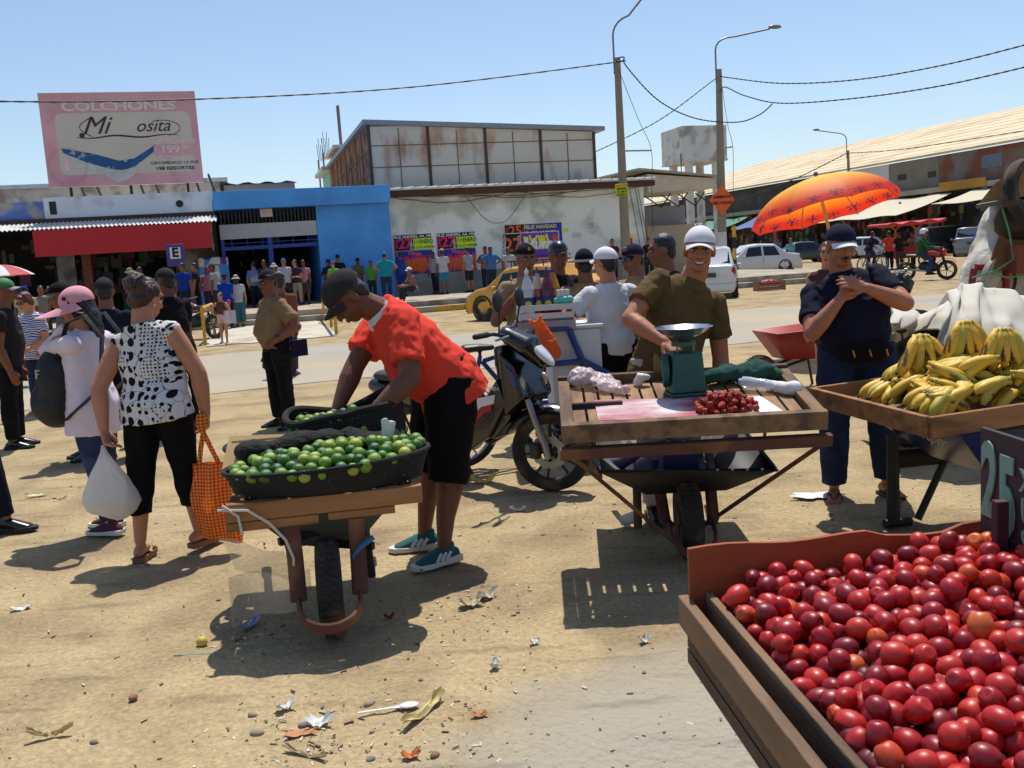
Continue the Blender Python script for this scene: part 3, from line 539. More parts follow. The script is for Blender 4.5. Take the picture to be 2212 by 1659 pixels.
tA, zA = FS(1785, 368, SH); tB, _ = FS(1927, 348, SH); _, zU = FS(1927, 418, SH); tC, _ = FS(2035, 330, SH); 
for nm, t0, t1, mt, dp in (('white_bay', tB, tA, M('bay_white', (196, 196, 198), v=.05), .30), ('grey_bay', tC, tB - .01, M('bay_grey', (122, 114, 102), v=.12, s=1), .28), ('rusty_bay', tn0, tC - .01, M('bay_rust', (112, 104, 100), v=.2, s=.8, c2=(118, 62, 36), c2s=.5, c2t=.5, c2w=.06), .26)):
    mb = MB(); mb.bb(SH - dp, SH + .04, t0, t1, zU, zE - .2); mb.build(nm, mt, r_, off=of)
mb = MB()
for k in range(3): t = tA - 2.2 - 4 * k; mb.bb(SH - .33, SH - .303, t, t + .9, zE - 1.5, zE - 1.1)
mb.bb(SH - .31, SH - .285, tB - 5, tB - 4.2, zE - 1.6, zE - 1.2); mb.build('vent', black, r_, off=of)
for k in range(3):
    t = tC - 4 - 5.5 * k; mb = MB(); mb.bb(SH - .30, SH - .263, t - 1.8, t, zU + .36 * (zE - zU), zU + .72 * (zE - zU)); o = mb.build('window', MC('dull_window', (84, 98, 112), r=.3), r_, off=of); mb = MB(); mb.bb(SH - .32, SH - .302, t - .95, t - .85, zU + .36 * (zE - zU), zU + .72 * (zE - zU)); mb.build('mullion', black, o)
mb = MB(); mb.bb(SH - 1.0, SH + .02, tn0, tf, zU - .35, zU - .004); mb.build('canopy_slab', M('slab_grey', (150, 140, 122), v=.15, s=.7), r_, off=of)
mb = MB(); tY, _ = FS(2030, 405, SH - 1); tY2, _ = FS(2130, 390, SH - 1); mb.bb(SH - 1.06, SH - 1.003, tY2, tY, zU - .3, zU + .25); mb.build('yellow_sign', MC('ochre_board', (176, 128, 36)), r_, off=of)
pcol = [MC('pillar_yellow', (186, 160, 50)), MC('pillar_teal', (110, 150, 150)), MC('pillar_pink', (190, 120, 110)), MC('pillar_cream', (170, 150, 110))]
for k in range(16): t = tn0 + 3 + (tf - tn0 - 4) * k / 16; mb = MB(); mb.bb(SH - .7, SH - .2, t, t + .5, 0, zU - .36); mb.build('pillar', pcol[k % 4], r_, off=of)
aw = [M('awning_canvas', (190, 180, 156), v=.08), MC('awning_blue', (60, 90, 140)), MC('awning_green', (70, 120, 100))]
for k, (t0, t1, zf, dz, dp, mi) in enumerate(((tC - 2, tC + 9, zU - .5, 1.3, 4.5, 0), (tB + 1, tB + 10, zU - .6, .9, 3.6, 0), (tA + 2, tA + 9, zU - .5, 1.2, 3.2, 1), (tA + 11, tA + 19, zU - .5, 1.0, 3, 2), (tA + 21, tA + 27, zU - .6, 1, 3, 0), (tC - 16, tC - 4, zU - .5, .8, 3.4, 0))):
    mb = MB(); mb.grid(lambda u, v: (SH - .9 - dp * v, t0 + (t1 - t0) * u, zf - dz * v - .12 * sin(pi * v) + .05 * sin(u * 14)), 20, 6, .03); mb.build('awning', aw[mi], r_, off=of)
rd = random.Random(11); mb = MB()
for k in range(800):
    t = rd.uniform(tn0, tf); z = rd.uniform(.3, zU - 1); d = rd.uniform(.3, 2.0); mb.bb(SH - d - .05, SH - d, t, t + rd.uniform(.15, .45), z, z + rd.uniform(.15, .6), rd.randint(0, 7))
o = mb.build('hanging_goods', [MC('cl%d' % i, c_) for i, c_ in enumerate(((110, 40, 46), (40, 56, 90), (120, 106, 54), (128, 120, 110), (50, 76, 58), (124, 66, 84), (42, 38, 42), (84, 60, 44)))], r_, off=of); o['kind'] = 'stuff'
# ================================================================== lamp posts, signs, wires
polec = M('concrete_pole', (140, 128, 112), r=.85, v=.1, s=3, b=.1); galv = MC('galvanised_steel', (128, 130, 132), r=.45, metal=.4)
def pole(label, px, pyb, pyt, t, arm, px_top, r0=.15, bands=False):
    s, z = FT(px, pyb, t); st, zt = FT(px_top, pyt, t); r_ = thing('lamp_post', label, 'lamp post', S(s, t, 0), TH, 'street lamp posts')
    mb = MB(); mb.sweep([(0, 0, .0), (st - s, 0, zt)], [r0 * 1.35, r0 * .8], 14); mb.build('pole', polec, r_)
    A = [V((st - s + .16, 0, zt - .6)), V((st - s + .16, 0, zt + 0.0)), V((st - s + .16, 0, zt + .8))]
    A[0].x = A[1].x = A[2].x = st - s - .13
    e = V(arm); P = A[:]
    for q in range(1, 6): f = q / 5; P.append(A[2] + V((e.x * f * f * .35, e.y * f * f * .35, .55 * sin(f * pi / 2))) )
    P.append(A[2] + e); mb = MB(); mb.sweep(P, .038, 8); mb.build('arm', galv, r_)
    d = e.normalized(); q = A[2] + e; mb = MB(); mb.ell(q + d * .25, (.32, .13, .09), align(V((0, 0, 1)), d) if abs(d.z) < .95 else None, 12, 8); mb.build('lamp_head', MC('lamp_grey', (110, 112, 114), r=.4), r_)
    return r_, s, st, zt
p1, s1p, s1t, z1t = pole('concrete lamp post with a yellow notice in front of the poster wall', 1354, 590, 125, TW - 2.2, (.95, -2.3, 1.55), 1333)
p2, s2p, s2t, z2t = pole('concrete lamp post carrying the orange diamond sign', 1560, 545, 150, TW + 1.2, (2.55, -.2, .85), 1552.5, .16)
p3, *_ = pole('thin grey lamp post in front of the market hall', 1836, 470, 325, D(1832, 400, 76).dot(SV), (-2.7, -.3, .75), 1832, .12)
mb = MB(); mb.lathe([(.225, .2), (.22, 1.2)], 16); mb.build('black_band', MC('band_black', (26, 26, 28)), p2); mb = MB(); mb.lathe([(.222, 1.203), (.215, 2.1)], 16); mb.build('white_band', MC('band_white', (196, 196, 192)), p2)
# yellow notice
s, z = FT(1343, 411, TW - 2.45); t = thing('notice', 'acid yellow hand lettered notice tied to the lamp post', 'notice', S(s, TW - 2.45, z), TH)
mb = MB(); mb.grid(lambda u, v: (-.26 + .52 * u, .02 * sin(u * 5 + v * 3), -.24 + .48 * v + .03 * u), 8, 6, .006); mb.build('card', MC('acid_yellow', (196, 210, 40), r=.7), t)
for k, (s_, c_) in enumerate((('HAGO TODO', 'red'), ('AMARRES', 'black'), ('DE AMOR', 'black'), ('969350912', 'black'))): text(s_, .12, ink(c_), t, (0, -.03, .17 - .115 * k), (pi / 2, radians(-4), 0), ext=.001, off=.02, sx=.8)
# diamond sign
s, z = FT(1560, 432, TW + .9); t = thing('warning_sign', 'orange diamond road sign DISMINUYA VELOCIDAD on the lamp post', 'sign', S(s, TW + .9, z), TH)
h = .58; mb = MB(); mb.prism([(h * 1.06, 0), (0, h * 1.12), (-h * 1.06, 0), (0, -h * 1.12)], -.01, .01); mb.build('plate', MC('sign_orange', (226, 92, 26), r=.5), t, smooth=False)
text('DISMINUYA', .17, ink('black'), t, (0, -.016, .13), off=.03, ext=.002); text('VELOCIDAD', .17, ink('black'), t, (0, -.016, -.13), off=.03, ext=.002)
# striped barrier post
s, z = FT(1585, 488, D(1585, 600, 30).dot(SV)); tt = D(1585, 600, 30).dot(SV); t = thing('striped_post', 'thin black and yellow striped post by the white cars', 'post', S(s, tt, 0), TH)
for k in range(6): mb = MB(); mb.sweep([(0, 0, z * k / 6), (0, 0, z * (k + 1) / 6 - .002)], .06, 10); mb.build('band', yelp if k % 2 else MC('band_black', (26, 26, 28)), t)
wirem = M('black_cable', (34, 32, 34), r=.6, v=.3, s=20)
def wire(label, pts, r=.022, n=40, twist=True):
    P = [D(x, y, d) for x, y, d in pts]; mb = MB(); Q = []
    for i in range(len(P) - 1):                                   # Catmull-Rom through the given points
        a, b, c, d = P[max(i - 1, 0)], P[i], P[i + 1], P[min(i + 2, len(P) - 1)]
        for q in range(n): u = q / n; Q.append(.5 * ((2 * b) + (c - a) * u + (2 * a - 5 * b + 4 * c - d) * u * u + (3 * b - a - 3 * c + d) * u ** 3))
    Q.append(P[-1]); o = Q[0].copy(); R = [r * (1 + (.3 * sin(i * 1.9) if twist else 0)) for i in range(len(Q))]
    mb.sweep([q - o for q in Q], R, 6); x = mb.build('power_cable', wirem); x.location = o; return tag(x, label, 'cable', 'overhead cables')
d1, d2 = 34.5, 38.5
wire('thick twisted cable crossing the sky to the left across the billboard', [(1332, 132, d1), (1318, 136, d1), (890, 188, 31), (430, 214, 28), (0, 219, 26), (-500, 200, 25)])
wire('cable looping from the first lamp post down and up to the lower wire', [(1334, 126, d1), (1348, 124, d1), (1353, 143, d1), (1420, 215, d1), (1500, 255, 35), (1590, 264, 35), (1640, 248, 35), (1669, 224, 35)])
wire('cable running from the second lamp post down to the warehouse corner', [(1549, 168, d2), (1535, 178, d2), (1420, 262, 39), (1286, 328, 40)], .018)
wire('upper cable leaving the second lamp post to the right', [(1556, 164, d2), (1570, 167, d2), (1690, 180, 36), (1850, 172, 33), (2040, 140, 30), (2260, 85, 27)])
wire('lower cable leaving the second lamp post to the right', [(1554, 200, d2), (1566, 188, d2), (1610, 207, 37), (1690, 223, 36), (1850, 212, 33), (2040, 184, 30), (2260, 134, 27)])
wire('slack cable over the hall roof from the third lamp post to the right', [(1832, 331, 75), (1960, 321, 70), (2260, 275, 58)], .03)
wire('cable from the third lamp post down to the left along the hall', [(1831, 330, 75), (1720, 385, 78), (1600, 432, 82), (1480, 470, 90)], .035)
wire('thin stay wire held off the first lamp post', [(1336, 150, d1), (1380, 260, d1), (1407, 325, d1), (1408, 420, d1), (1410, 500, d1)], .010, 10, False)
wire('thin stay wire held off the second lamp post', [(1560, 190, d2), (1572, 270, d2), (1583, 318, d2), (1584, 400, d2), (1585, 480, d2)], .010, 10, False)
mb = MB(); a, b = D(1345, 326, d1), D(1407, 325, d1); mb.sweep([V((0, 0, 0)), b - a], .03, 6); x = mb.build('stay_strut', galv); x.location = a; tag(x, 'horizontal strut on the first lamp post', 'strut')
mb = MB(); a, b = D(1557, 321, d2), D(1583, 317, d2); mb.sweep([V((0, 0, 0)), b - a], .03, 6); x = mb.build('stay_strut', galv); x.location = a; tag(x, 'short strut on the second lamp post', 'strut')
# ================================================================== people
BAKE = []            # (object, extra islands) finished together at the end of the people section
def fold_tex(nm, sc_, ty='CLOUDS'):
    t = bpy.data.textures.new(nm, ty); t.noise_scale = sc_
    if ty == 'CLOUDS': t.noise_depth = 2
    return t
FOLD = fold_tex('fold', .075); FOLD2 = fold_tex('fold_wide', .16); CREASE = bpy.data.textures.new('crease', 'MARBLE'); CREASE.noise_scale = .085; CREASE.turbulence = 9; CREASE.noise_depth = 1; HAIRT = fold_tex('hair_lumps', .03)
def blob(name, mb, mat, parent, vox, it=3, fold=0, tex=None, extra=None, sm=.5):
    me = mb.mesh(name); me.materials.append(mat); o = bpy.data.objects.new(name, me); C.objects.link(o); o.parent = parent
    r = o.modifiers.new('r', 'REMESH'); r.mode = 'VOXEL'; r.voxel_size = vox; r.use_smooth_shade = True
    s_ = o.modifiers.new('s', 'SMOOTH'); s_.factor = sm; s_.iterations = it
    if fold:
        if vox < .0095 and name not in ('shoe', 'hair', 'body') and parent is not None and 'category' in parent and parent['category'] == 'person':
            d = o.modifiers.new('c', 'DISPLACE'); d.texture = CREASE; d.strength = .009 if name in ('shirt',) else .005; d.mid_level = .5; d.texture_coords = 'LOCAL'
        d = o.modifiers.new('d', 'DISPLACE'); d.texture = tex or FOLD; d.strength = fold; d.mid_level = .5; d.texture_coords = 'LOCAL'
    BAKE.append((o, extra)); return o
def bake_people():
    dg = bpy.context.evaluated_depsgraph_get(); new = []
    for o, ex in BAKE: new.append(bpy.data.meshes.new_from_object(o.evaluated_get(dg)))
    for (o, ex), me in zip(BAKE, new):
        o.modifiers.clear(); nm = o.data.name; o.data = me; me.name = nm
        if ex:
            mb2, mats = ex; n0 = len(me.materials)
            e = mb2.mesh('x'); bm = bmesh.new(); bm.from_mesh(me); k = len(bm.faces); bm.from_mesh(e)
            bm.faces.ensure_lookup_table()
            for f in bm.faces[k:]: f.material_index += n0; f.smooth = True
            bm.to_mesh(me); bm.free(); bpy.data.meshes.remove(e)
            for mt in mats: me.materials.append(mt)
    BAKE.clear()
SK = lambda nm, c: MC('skin_' + nm, c, r=.55, v=.07, s=14, spec=.35, b=.12, bs=55, sss=.06)
SKIN = [SK('brown', (164, 106, 78)), SK('dark', (126, 78, 57)), SK('tan', (182, 124, 94)), SK('deep', (108, 66, 48))]
EYEW = MC('eye_white', (190, 184, 176), r=.3); EYED = MC('eye_dark', (22, 14, 12), r=.2); LIPS = [MC('lip_a', (122, 62, 52)), MC('lip_b', (92, 48, 42)), MC('lip_a2', (150, 78, 70)), MC('lip_c', (78, 42, 38))]
TEETH = MC('teeth', (205, 200, 190), r=.3)
HB = MC('hair_black', (22, 18, 17), r=.5, v=.35, s=40, b=.6, bs=60, stretch=(3, 3, .6)); HBR = MC('hair_brown', (56, 34, 24), r=.5, v=.4, s=30, b=.6, bs=60, stretch=(3, 3, .6)); HG = MC('hair_gray', (96, 90, 86), r=.6, v=.3, s=40, b=.5, bs=60); HRED = MC('hair_auburn', (84, 34, 26), r=.5, v=.35, s=30, b=.6, bs=60)
NV = lambda v: V(v).normalized()
def person(label, loc, yaw=180, H=1.68, skin=0, w=1.0, belly=0, lean=(0, 0), side=0, twist=0, pel=None, RA=((.16, .02, -1), (.06, .25, -1)), LA=None, RL=None, LL=None, head=(0, 0, 0), curl=.5, top=None, bot=None, shoe=None, hat=None, hair=('short', HB), vox=.010, face=True, smile=False, stache=False, palm=None, group=None, glasses=False, name='person', neck=0, fvox=None, bust=0):
    rootz = V((loc[0], loc[1], loc[2] if len(loc) > 2 else 0))
    P = thing(name, label, 'person', rootz, radians(yaw), group)
    k = H / 1.7; h = H; aw = .55 + .45 * w; sk = SKIN[skin]; LA = LA if LA is not None else tuple((-a[0], a[1], a[2]) for a in RA)
    RL = RL or ((.04, 0, -1), (.0, -.03, -1), 8); LL = LL or ((-.04, 0, -1), (0, -.03, -1), -8)
    if pel is None or len(pel) == 2:
        low = min((NV(A[0]) * .240 * h + NV(A[1]) * .237 * h).z for A in (RL, LL)); fx, fy_ = pel if pel else (0, 0)
        pv = V((fx, fy_, .0545 * h - low + .005 * h + (shoe[3] if shoe and shoe[0] == 'sandal' and len(shoe) > 3 else 0)))
    else: pv = V(pel)
    # ---- spine
    X0 = V((1, 0, 0)); tw = Matrix.Rotation(radians(twist), 3, 'Z'); sp = [pv]; fr = []
    seg = [.085 * h, .09 * h, .085 * h, .03 * h]
    for i, L in enumerate(seg):
        f = (i + .5) / 4; a = radians(lean[0] + (lean[1] - lean[0]) * f); sd_ = radians(side) * (.5 + f)
        R = Matrix.Rotation(sd_, 3, 'Y') @ Matrix.Rotation(-a, 3, 'X') @ Matrix.Rotation(radians(twist * f), 3, 'Z')
        fr.append(R); sp.append(sp[-1] + R @ V((0, 0, L)))
    Rc = fr[-1]; RX, RY, RZ = Rc @ V((1, 0, 0)), Rc @ V((0, 1, 0)), Rc @ V((0, 0, 1))
    sides = [fr[0] @ X0, fr[0] @ X0] + [f @ X0 for f in fr]
    cro = pv - fr[0] @ V((0, 0, .05 * h))
    chain = [cro] + sp
    def torso(mb, g=0.0, hem=None, topcut=False, neckr=1):
        R_ = [(.080 * h * w, .062 * h), (.100 * h * w, (.074 + belly * .4) * h), (.088 * h * w + belly * .5 * h, (.064 + belly) * h), (.100 * h * w + belly * .2 * h, (.070 + belly * .45 + bust) * h), (.078 * h * (.5 + .5 * w), .052 * h), (.045 * h, .042 * h)]
        pts = list(chain); Rr = [(a + g, b + g) for a, b in R_]; sd = list(sides)
        off = [0, -.006, .012 + belly * .6, .008 + belly * .3 + bust * .6, 0, 0]
        pts = [p + (fr[max(0, min(3, i - 1))] @ V((0, off[i] * h, 0))) for i, p in enumerate(pts)]
        if hem is not None:
            pts[0] = pv - (fr[0] @ V((0, 0, 1))) * hem * h; Rr[0] = (Rr[1][0] * 1.0 + .004, Rr[1][1] + .004)
        if topcut and hem is not None and hem > .04:
            Rr[0] = (Rr[0][0] + .022, Rr[0][1] + .020); Rr[1] = (Rr[1][0] + .016, Rr[1][1] + .014); Rr[2] = (Rr[2][0] + .008, Rr[2][1] + .008)
        if topcut: Rr[-1] = (.052 * h * neckr + g * .4, .046 * h * neckr + g * .4)
        mb.sweep(pts, Rr, 20, side=sd)
        return pts
    sh = {}
    for s_, nm in ((1, 'R'), (-1, 'L')):
        sh[nm] = sp[3] + RX * (s_ * .106 * h * (.55 + .45 * w)) - RZ * .017 * h
    arms = {}
    for nm, A in (('R', RA), ('L', LA)):
        if A[0] in ('ik', 'ikw'):
            tgt = V(A[1]) if A[0] == 'ik' else Matrix.Rotation(-radians(yaw), 3, 'Z') @ (V(A[1]) - rootz)
            a_, b_ = .175 * h, .148 * h; d = tgt - sh[nm]; L_ = min(max(d.length, .08), (a_ + b_) * .998); d.normalize(); ca = (a_ * a_ + L_ * L_ - b_ * b_) / (2 * a_ * L_)
            hv = V(A[2]); hv = (hv - d * hv.dot(d)).normalized(); u = d * ca + hv * sqrt(max(0, 1 - ca * ca)); el = sh[nm] + u * a_; wr = sh[nm] + d * L_; f = (wr - el).normalized()
        else: u = NV(A[0]); f = NV(A[1]); el = sh[nm] + u * .175 * h; wr = el + f * .148 * h
        arms[nm] = (sh[nm], el, wr, u, f)
    legs = {}
    for nm, s_, A in (('R', 1, RL), ('L', -1, LL)):
        hp = pv + (fr[0] @ V((s_ * .052 * h * w, 0, -.005 * h))); u = NV(A[0]); f = NV(A[1]); kn = hp + u * .240 * h; an = kn + f * .237 * h
        legs[nm] = (hp, kn, an, radians(-A[2]))
    # ---- head frame
    hp_, hy_, ht_ = head; base = sp[4]
    ra = radians((lean[0] + lean[1]) / 2 * neck)
    Rh = Matrix.Rotation(radians(hy_), 3, 'Z') @ Matrix.Rotation(-radians(hp_), 3, 'X') @ Matrix.Rotation(radians(ht_), 3, 'Y')
    ndir = (RZ * .6 + Rh @ V((0, 0, .45)) + RY * .12).normalized()
    hc = base + ndir * .058 * h + Rh @ V((0, .018 * k, .045 * h))
    def hpnt(x, y, z): return hc + Rh @ V((x * k, y * k, z * k))
    # ---- body (one continuous skin surface)
    mb = MB(); torso(mb)
    mb.limb([base - RZ * .03 * h, base + ndir * .04 * h, hpnt(0, -.015, -.05)], [.046 * h, .038 * h, .038 * h], 12)
    mb.ell(hpnt(0, -.014, .026), (.074 * k, .093 * k, .088 * k), Rh, 20, 12); mb.ell(hpnt(0, .024, -.035), (.061 * k, .066 * k, .078 * k), Rh, 16, 10)
    mb.ell(hpnt(0, .046, -.088), (.043 * k, .040 * k, .032 * k), Rh); mb.ell(hpnt(0, .074, .030), (.052 * k, .020 * k, .014 * k), Rh)
    for s_ in (-1, 1):
        mb.ell(hpnt(s_ * .036, .056, -.032), (.027 * k, .03 * k, .027 * k), Rh); mb.ell(hpnt(s_ * .077, -.006, -.012), (.012 * k, .022 * k, .032 * k), Rh)
    mb.limb([hpnt(0, .082, .012), hpnt(0, .098, -.016), hpnt(0, .106, -.032)], [.009 * k, .012 * k, .016 * k], 8); mb.ell(hpnt(0, .092, -.037), (.022 * k, .013 * k, .011 * k), Rh)
    mb.ell(hpnt(0, .083, -.069), (.028 * k, .014 * k, .016 * k), Rh)
    for nm, (s0_, el, wr, u, f) in arms.items():
        mb.limb([s0_ - u * .0, s0_ + u * .06 * h, el], [.032 * h * aw, .033 * h * aw, .0275 * h * aw], 12)
        mb.limb([el, el + f * .045 * h, wr], [.0275 * h * aw, .029 * h * aw, .0180 * h], 12)
        sg = 1 if nm == 'R' else -1
        pn = palm[nm] if palm and nm in palm else (V((-sg, 0, 0)))
        pn = V(pn); pn = (pn - f * pn.dot(f)).normalized(); ax = f.cross(pn); 
        cu_ = curl[nm] if isinstance(curl, dict) else curl
        hd = (f + pn * .12 * cu_).normalized(); kn = wr + hd * .052 * h
        mb.limb([wr - f * .01 * h, wr + hd * .02 * h, kn], [(.016 * h, .012 * h), (.022 * h, .011 * h), (.024 * h, .009 * h)], 10, side=ax)
        for q, (o_, L) in enumerate(((-.018, .050), (-.006, .056), (.006, .053), (.0175, .042))):
            b_ = kn + ax * o_ * h * 1.0 - hd * .003 * h; pts = [b_]; d = (hd + ax * o_ * 5).normalized()
            for sgm in (.42, .32, .26):
                aa = cu_ * radians(38 if sgm != .42 else 30); rr = Matrix.Rotation(aa, 3, ax.normalized()); c1 = rr @ d; c2 = Matrix.Rotation(-aa, 3, ax.normalized()) @ d
                d = c1 if c1.dot(pn) > c2.dot(pn) else c2; pts.append(pts[-1] + d * L * h * sgm)
            mb.limb(pts, [.0056 * h, .0053 * h, .0050 * h, .0044 * h], 8)
        ta = ax * (1 if (ax.dot(V((0, 1, 0))) > 0) else -1)
        tb = wr + hd * .014 * h + ta * .017 * h; td = (hd * .75 + ta * .6 + pn * .3 * (1 + cu_)).normalized()
        mb.limb([tb, tb + td * .022 * h, tb + (td * .85 + hd * .4).normalized() * .043 * h], [.0078 * h, .0066 * h, .0054 * h], 8)
    for nm, (hp, kn, an, fy) in legs.items():
        hw = .5 + .5 * w
        mb.limb([hp, hp.lerp(kn, .4), kn], [.054 * h * hw, .048 * h * hw, .034 * h * hw], 12)
        mb.limb([kn, kn.lerp(an, .3) - V((0, .008 * h, 0)), kn.lerp(an, .65), an], [.033 * h * hw, .036 * h * hw, .026 * h * hw, .021 * h], 12)
        Rf = Matrix.Rotation(fy, 3, 'Z')
        fo = lambda x, y, z: an + Rf @ V((x * k, y * k, z * k - .036 * h))
        mb.limb([fo(0, -.045, .0), fo(0, .0, .012), fo(0, .07, -.002), fo(0, .12, -.014)], [(.032 * k, .032 * k), (.036 * k, .040 * k), (.043 * k, .028 * k), (.042 * k, .016 * k)], 12, side=Rf @ V((1, 0, 0)))
        for q in range(5): x = (-.034 + .017 * q) * (1 if nm == 'L' else -1) * -1; mb.limb([fo(x, .115, -.016), fo(x * 1.1, .150 + (.014 if q == 4 else .006 if q == 3 else 0) - (.012 if q == 0 else 0), -.020)], [.0095 * k, .0085 * k], 8)
    ex = None
    if face:
        e = MB(); lp = LIPS[skin]
        for s_ in (-1, 1):
            e.ell(hpnt(s_ * .030, .0815, -.001), (.0145 * k, .008 * k, .0068 * k if not smile else .005 * k), Rh, 12, 8, 0); e.ell(hpnt(s_ * .030, .0878, -.0005), (.0062 * k, .0035 * k, .0058 * k), Rh, 10, 6, 1)
            e.sweep([hpnt(s_ * .014, .091, .019), hpnt(s_ * .030, .091, .025), hpnt(s_ * .047, .079, .018)], [.003 * k, .0052 * k, .003 * k], 6, mat=2)
            e.sweep([hpnt(s_ * .015, .088, .0075), hpnt(s_ * .030, .0905, .0095), hpnt(s_ * .045, .081, .006)], [.0028 * k] * 3, 6, mat=1)
            e.ell(hpnt(s_ * .009, .113, -.045), (.0042 * k, .004 * k, .003 * k), Rh, 8, 5, 1)
        if smile:
            e.sweep([hpnt(-.031, .083, -.061), hpnt(-.016, .094, -.070), hpnt(0, .0965, -.072), hpnt(.016, .094, -.070), hpnt(.031, .083, -.061)], [.004 * k, .0085 * k, .0095 * k, .0085 * k, .004 * k], 8, mat=3)
            e.sweep([hpnt(-.024, .092, -.0625), hpnt(-.012, .0995, -.067), hpnt(0, .102, -.068), hpnt(.012, .0995, -.067), hpnt(.024, .092, -.0625)], [.003 * k, .0056 * k, .006 * k, .0056 * k, .003 * k], 8, mat=4)
        else:
            e.sweep([hpnt(-.025, .087, -.068), hpnt(0, .0975, -.067), hpnt(.025, .087, -.068)], [(.002 * k, .002 * k), (.005 * k, .0055 * k), (.002 * k, .002 * k)], 8, mat=3)
            e.sweep([hpnt(-.02, .087, -.076), hpnt(0, .096, -.0775), hpnt(.02, .087, -.076)], [(.002 * k, .002 * k), (.005 * k, .0062 * k), (.002 * k, .002 * k)], 8, mat=3)
        if stache: e.sweep([hpnt(-.028, .088, -.062), hpnt(0, .1, -.055), hpnt(.028, .088, -.062)], [.003 * k, .0055 * k, .003 * k], 6, mat=2)
        ex = (e, [EYEW, EYED, HB if hair is None or hair[1] is not HG else HG, lp, TEETH])
    blob('body', mb, sk, P, fvox or vox, 2, 0, None, ex, .5)
    if glasses:
        g = MB()
        for s_ in (-1, 1): g.ell(hpnt(s_ * .032, .098, -.002), (.026 * k, .006 * k, .02 * k), Rh, 14, 8); g.sweep([hpnt(s_ * .058, .088, .002), hpnt(s_ * .078, .0, .004)], .003 * k, 6)
        g.sweep([hpnt(-.01, .1, 0), hpnt(.01, .1, 0)], .003 * k, 6); g.build('sunglasses', MC('dark_lens', (24, 22, 24), r=.1), P)
    # ---- top
    info = dict(P=P, arms=arms, legs=legs, hc=hc, Rh=Rh, sp=sp, Rc=Rc, h=h, k=k, hpnt=hpnt, pv=pv, fr=fr, sh=sh)
    if top:
        mt, sl, hem = top[0], top[1], top[2]; opt = top[3] if len(top) > 3 else {}
        mb = MB(); g = opt.get('g', .013 * k); torso(mb, g, hem, True, opt.get('neckr', 1.1)); AW = 1.12
        for nm, (s0_, el, wr, u, f) in arms.items():
            if sl <= .15: mb.ell(s0_ - RX * (.012 * h if nm == 'R' else -.012 * h), (.038 * h * w, .040 * h, .040 * h), Rc) if sl > .05 else mb.ell(s0_ - RX * (.03 * h if nm == 'R' else -.03 * h), (.03 * h, .036 * h, .036 * h), Rc); continue
            mb.ell(s0_, .034 * h * aw + g * .8)
            lo = opt.get('loose', .014) * k
            pts, rr = [s0_ + (sp[3] - s0_) * .25], [.034 * h * aw + g * .8]
            pts.append(s0_); rr.append(.034 * h * aw + g * .7)
            if sl <= 1: pts.append(s0_.lerp(el, sl)); rr.append((.032 * h) * aw + lo)
            else:
                pts += [el, el.lerp(wr, sl - 1)]; rr += [.029 * h * aw + lo * .8, .0195 * h + lo * .75]
            mb.sweep(pts, rr, 14)
        if opt.get('collar'):
            cpt = sp[4] - RZ * .018 * h + RY * .004 * h; n = (RZ - RY * .25).normalized(); Rr = align(n, RX)
            mb2 = MB(); mb2.lathe([(.050 * h, -.012 * h), (.046 * h, .012 * h), (.041 * h, .024 * h), (.044 * h, .024 * h), (.050 * h, .010 * h), (.058 * h, -.004 * h), (.056 * h, -.012 * h)], 24, cpt, Rr, cap=False)
            mb2.build('collar', opt['collar'] if not isinstance(opt['collar'], bool) else mt, P)
        blob('shirt', mb, mt, P, vox, 3, opt.get('fold', .026) * k, FOLD2 if vox < .0095 else FOLD, None, .5)
    if bot:
        mt, ln, lo = bot[0], bot[1], bot[2] * k; mb = MB(); hw = .5 + .5 * w
        pts = [cro, pv, sp[1].lerp(pv, .35)]; mb.sweep(pts, [(.085 * h * w + min(lo, .016), .066 * h + min(lo, .016)), (.102 * h * w + .010, (.076 + belly * .4) * h + .010), (.095 * h * w + belly * .4 * h + .008, (.068 + belly * .8) * h + .008)], 20, side=[sides[0]] * 3)
        for nm, (hp, kn, an, fy) in legs.items():
            if ln <= .5:
                q = hp.lerp(kn, ln * 2); mb.sweep([hp + V((0, 0, .02 * h)), hp.lerp(q, .5), q], [.055 * h * hw + lo, .052 * h * hw + lo, .043 * h * hw + lo * 1.4], 16)
            else:
                q = kn.lerp(an, (ln - .5) * 2); mb.sweep([hp + V((0, 0, .02 * h)), hp.lerp(kn, .4), kn, kn.lerp(q, .5) - V((0, .004 * h, 0)), q], [.055 * h * hw + lo, .050 * h * hw + lo, .036 * h * hw + lo, .035 * h * hw + lo, (.0235 + .011 * (1 - (ln - .5) * 2)) * h * hw + lo * 1.2], 16)
        bname = bot[3] if len(bot) > 3 else 'trousers'
        blob(bname, mb, mt, P, vox, 3, .024 * k, FOLD2, None, .5)
        if len(bot) > 4 and bot[4]:
            b2 = MB(); c = sp[1].lerp(pv, .42); b2.sweep([c - V((0, 0, .012 * h)), c + V((0, 0, .012 * h))], [(.100 * h * w + belly * .42 * h + .014, (.073 + belly * .82) * h + .014)] * 2, 28, side=[sides[0]] * 2); b2.build('belt', bot[4], P)
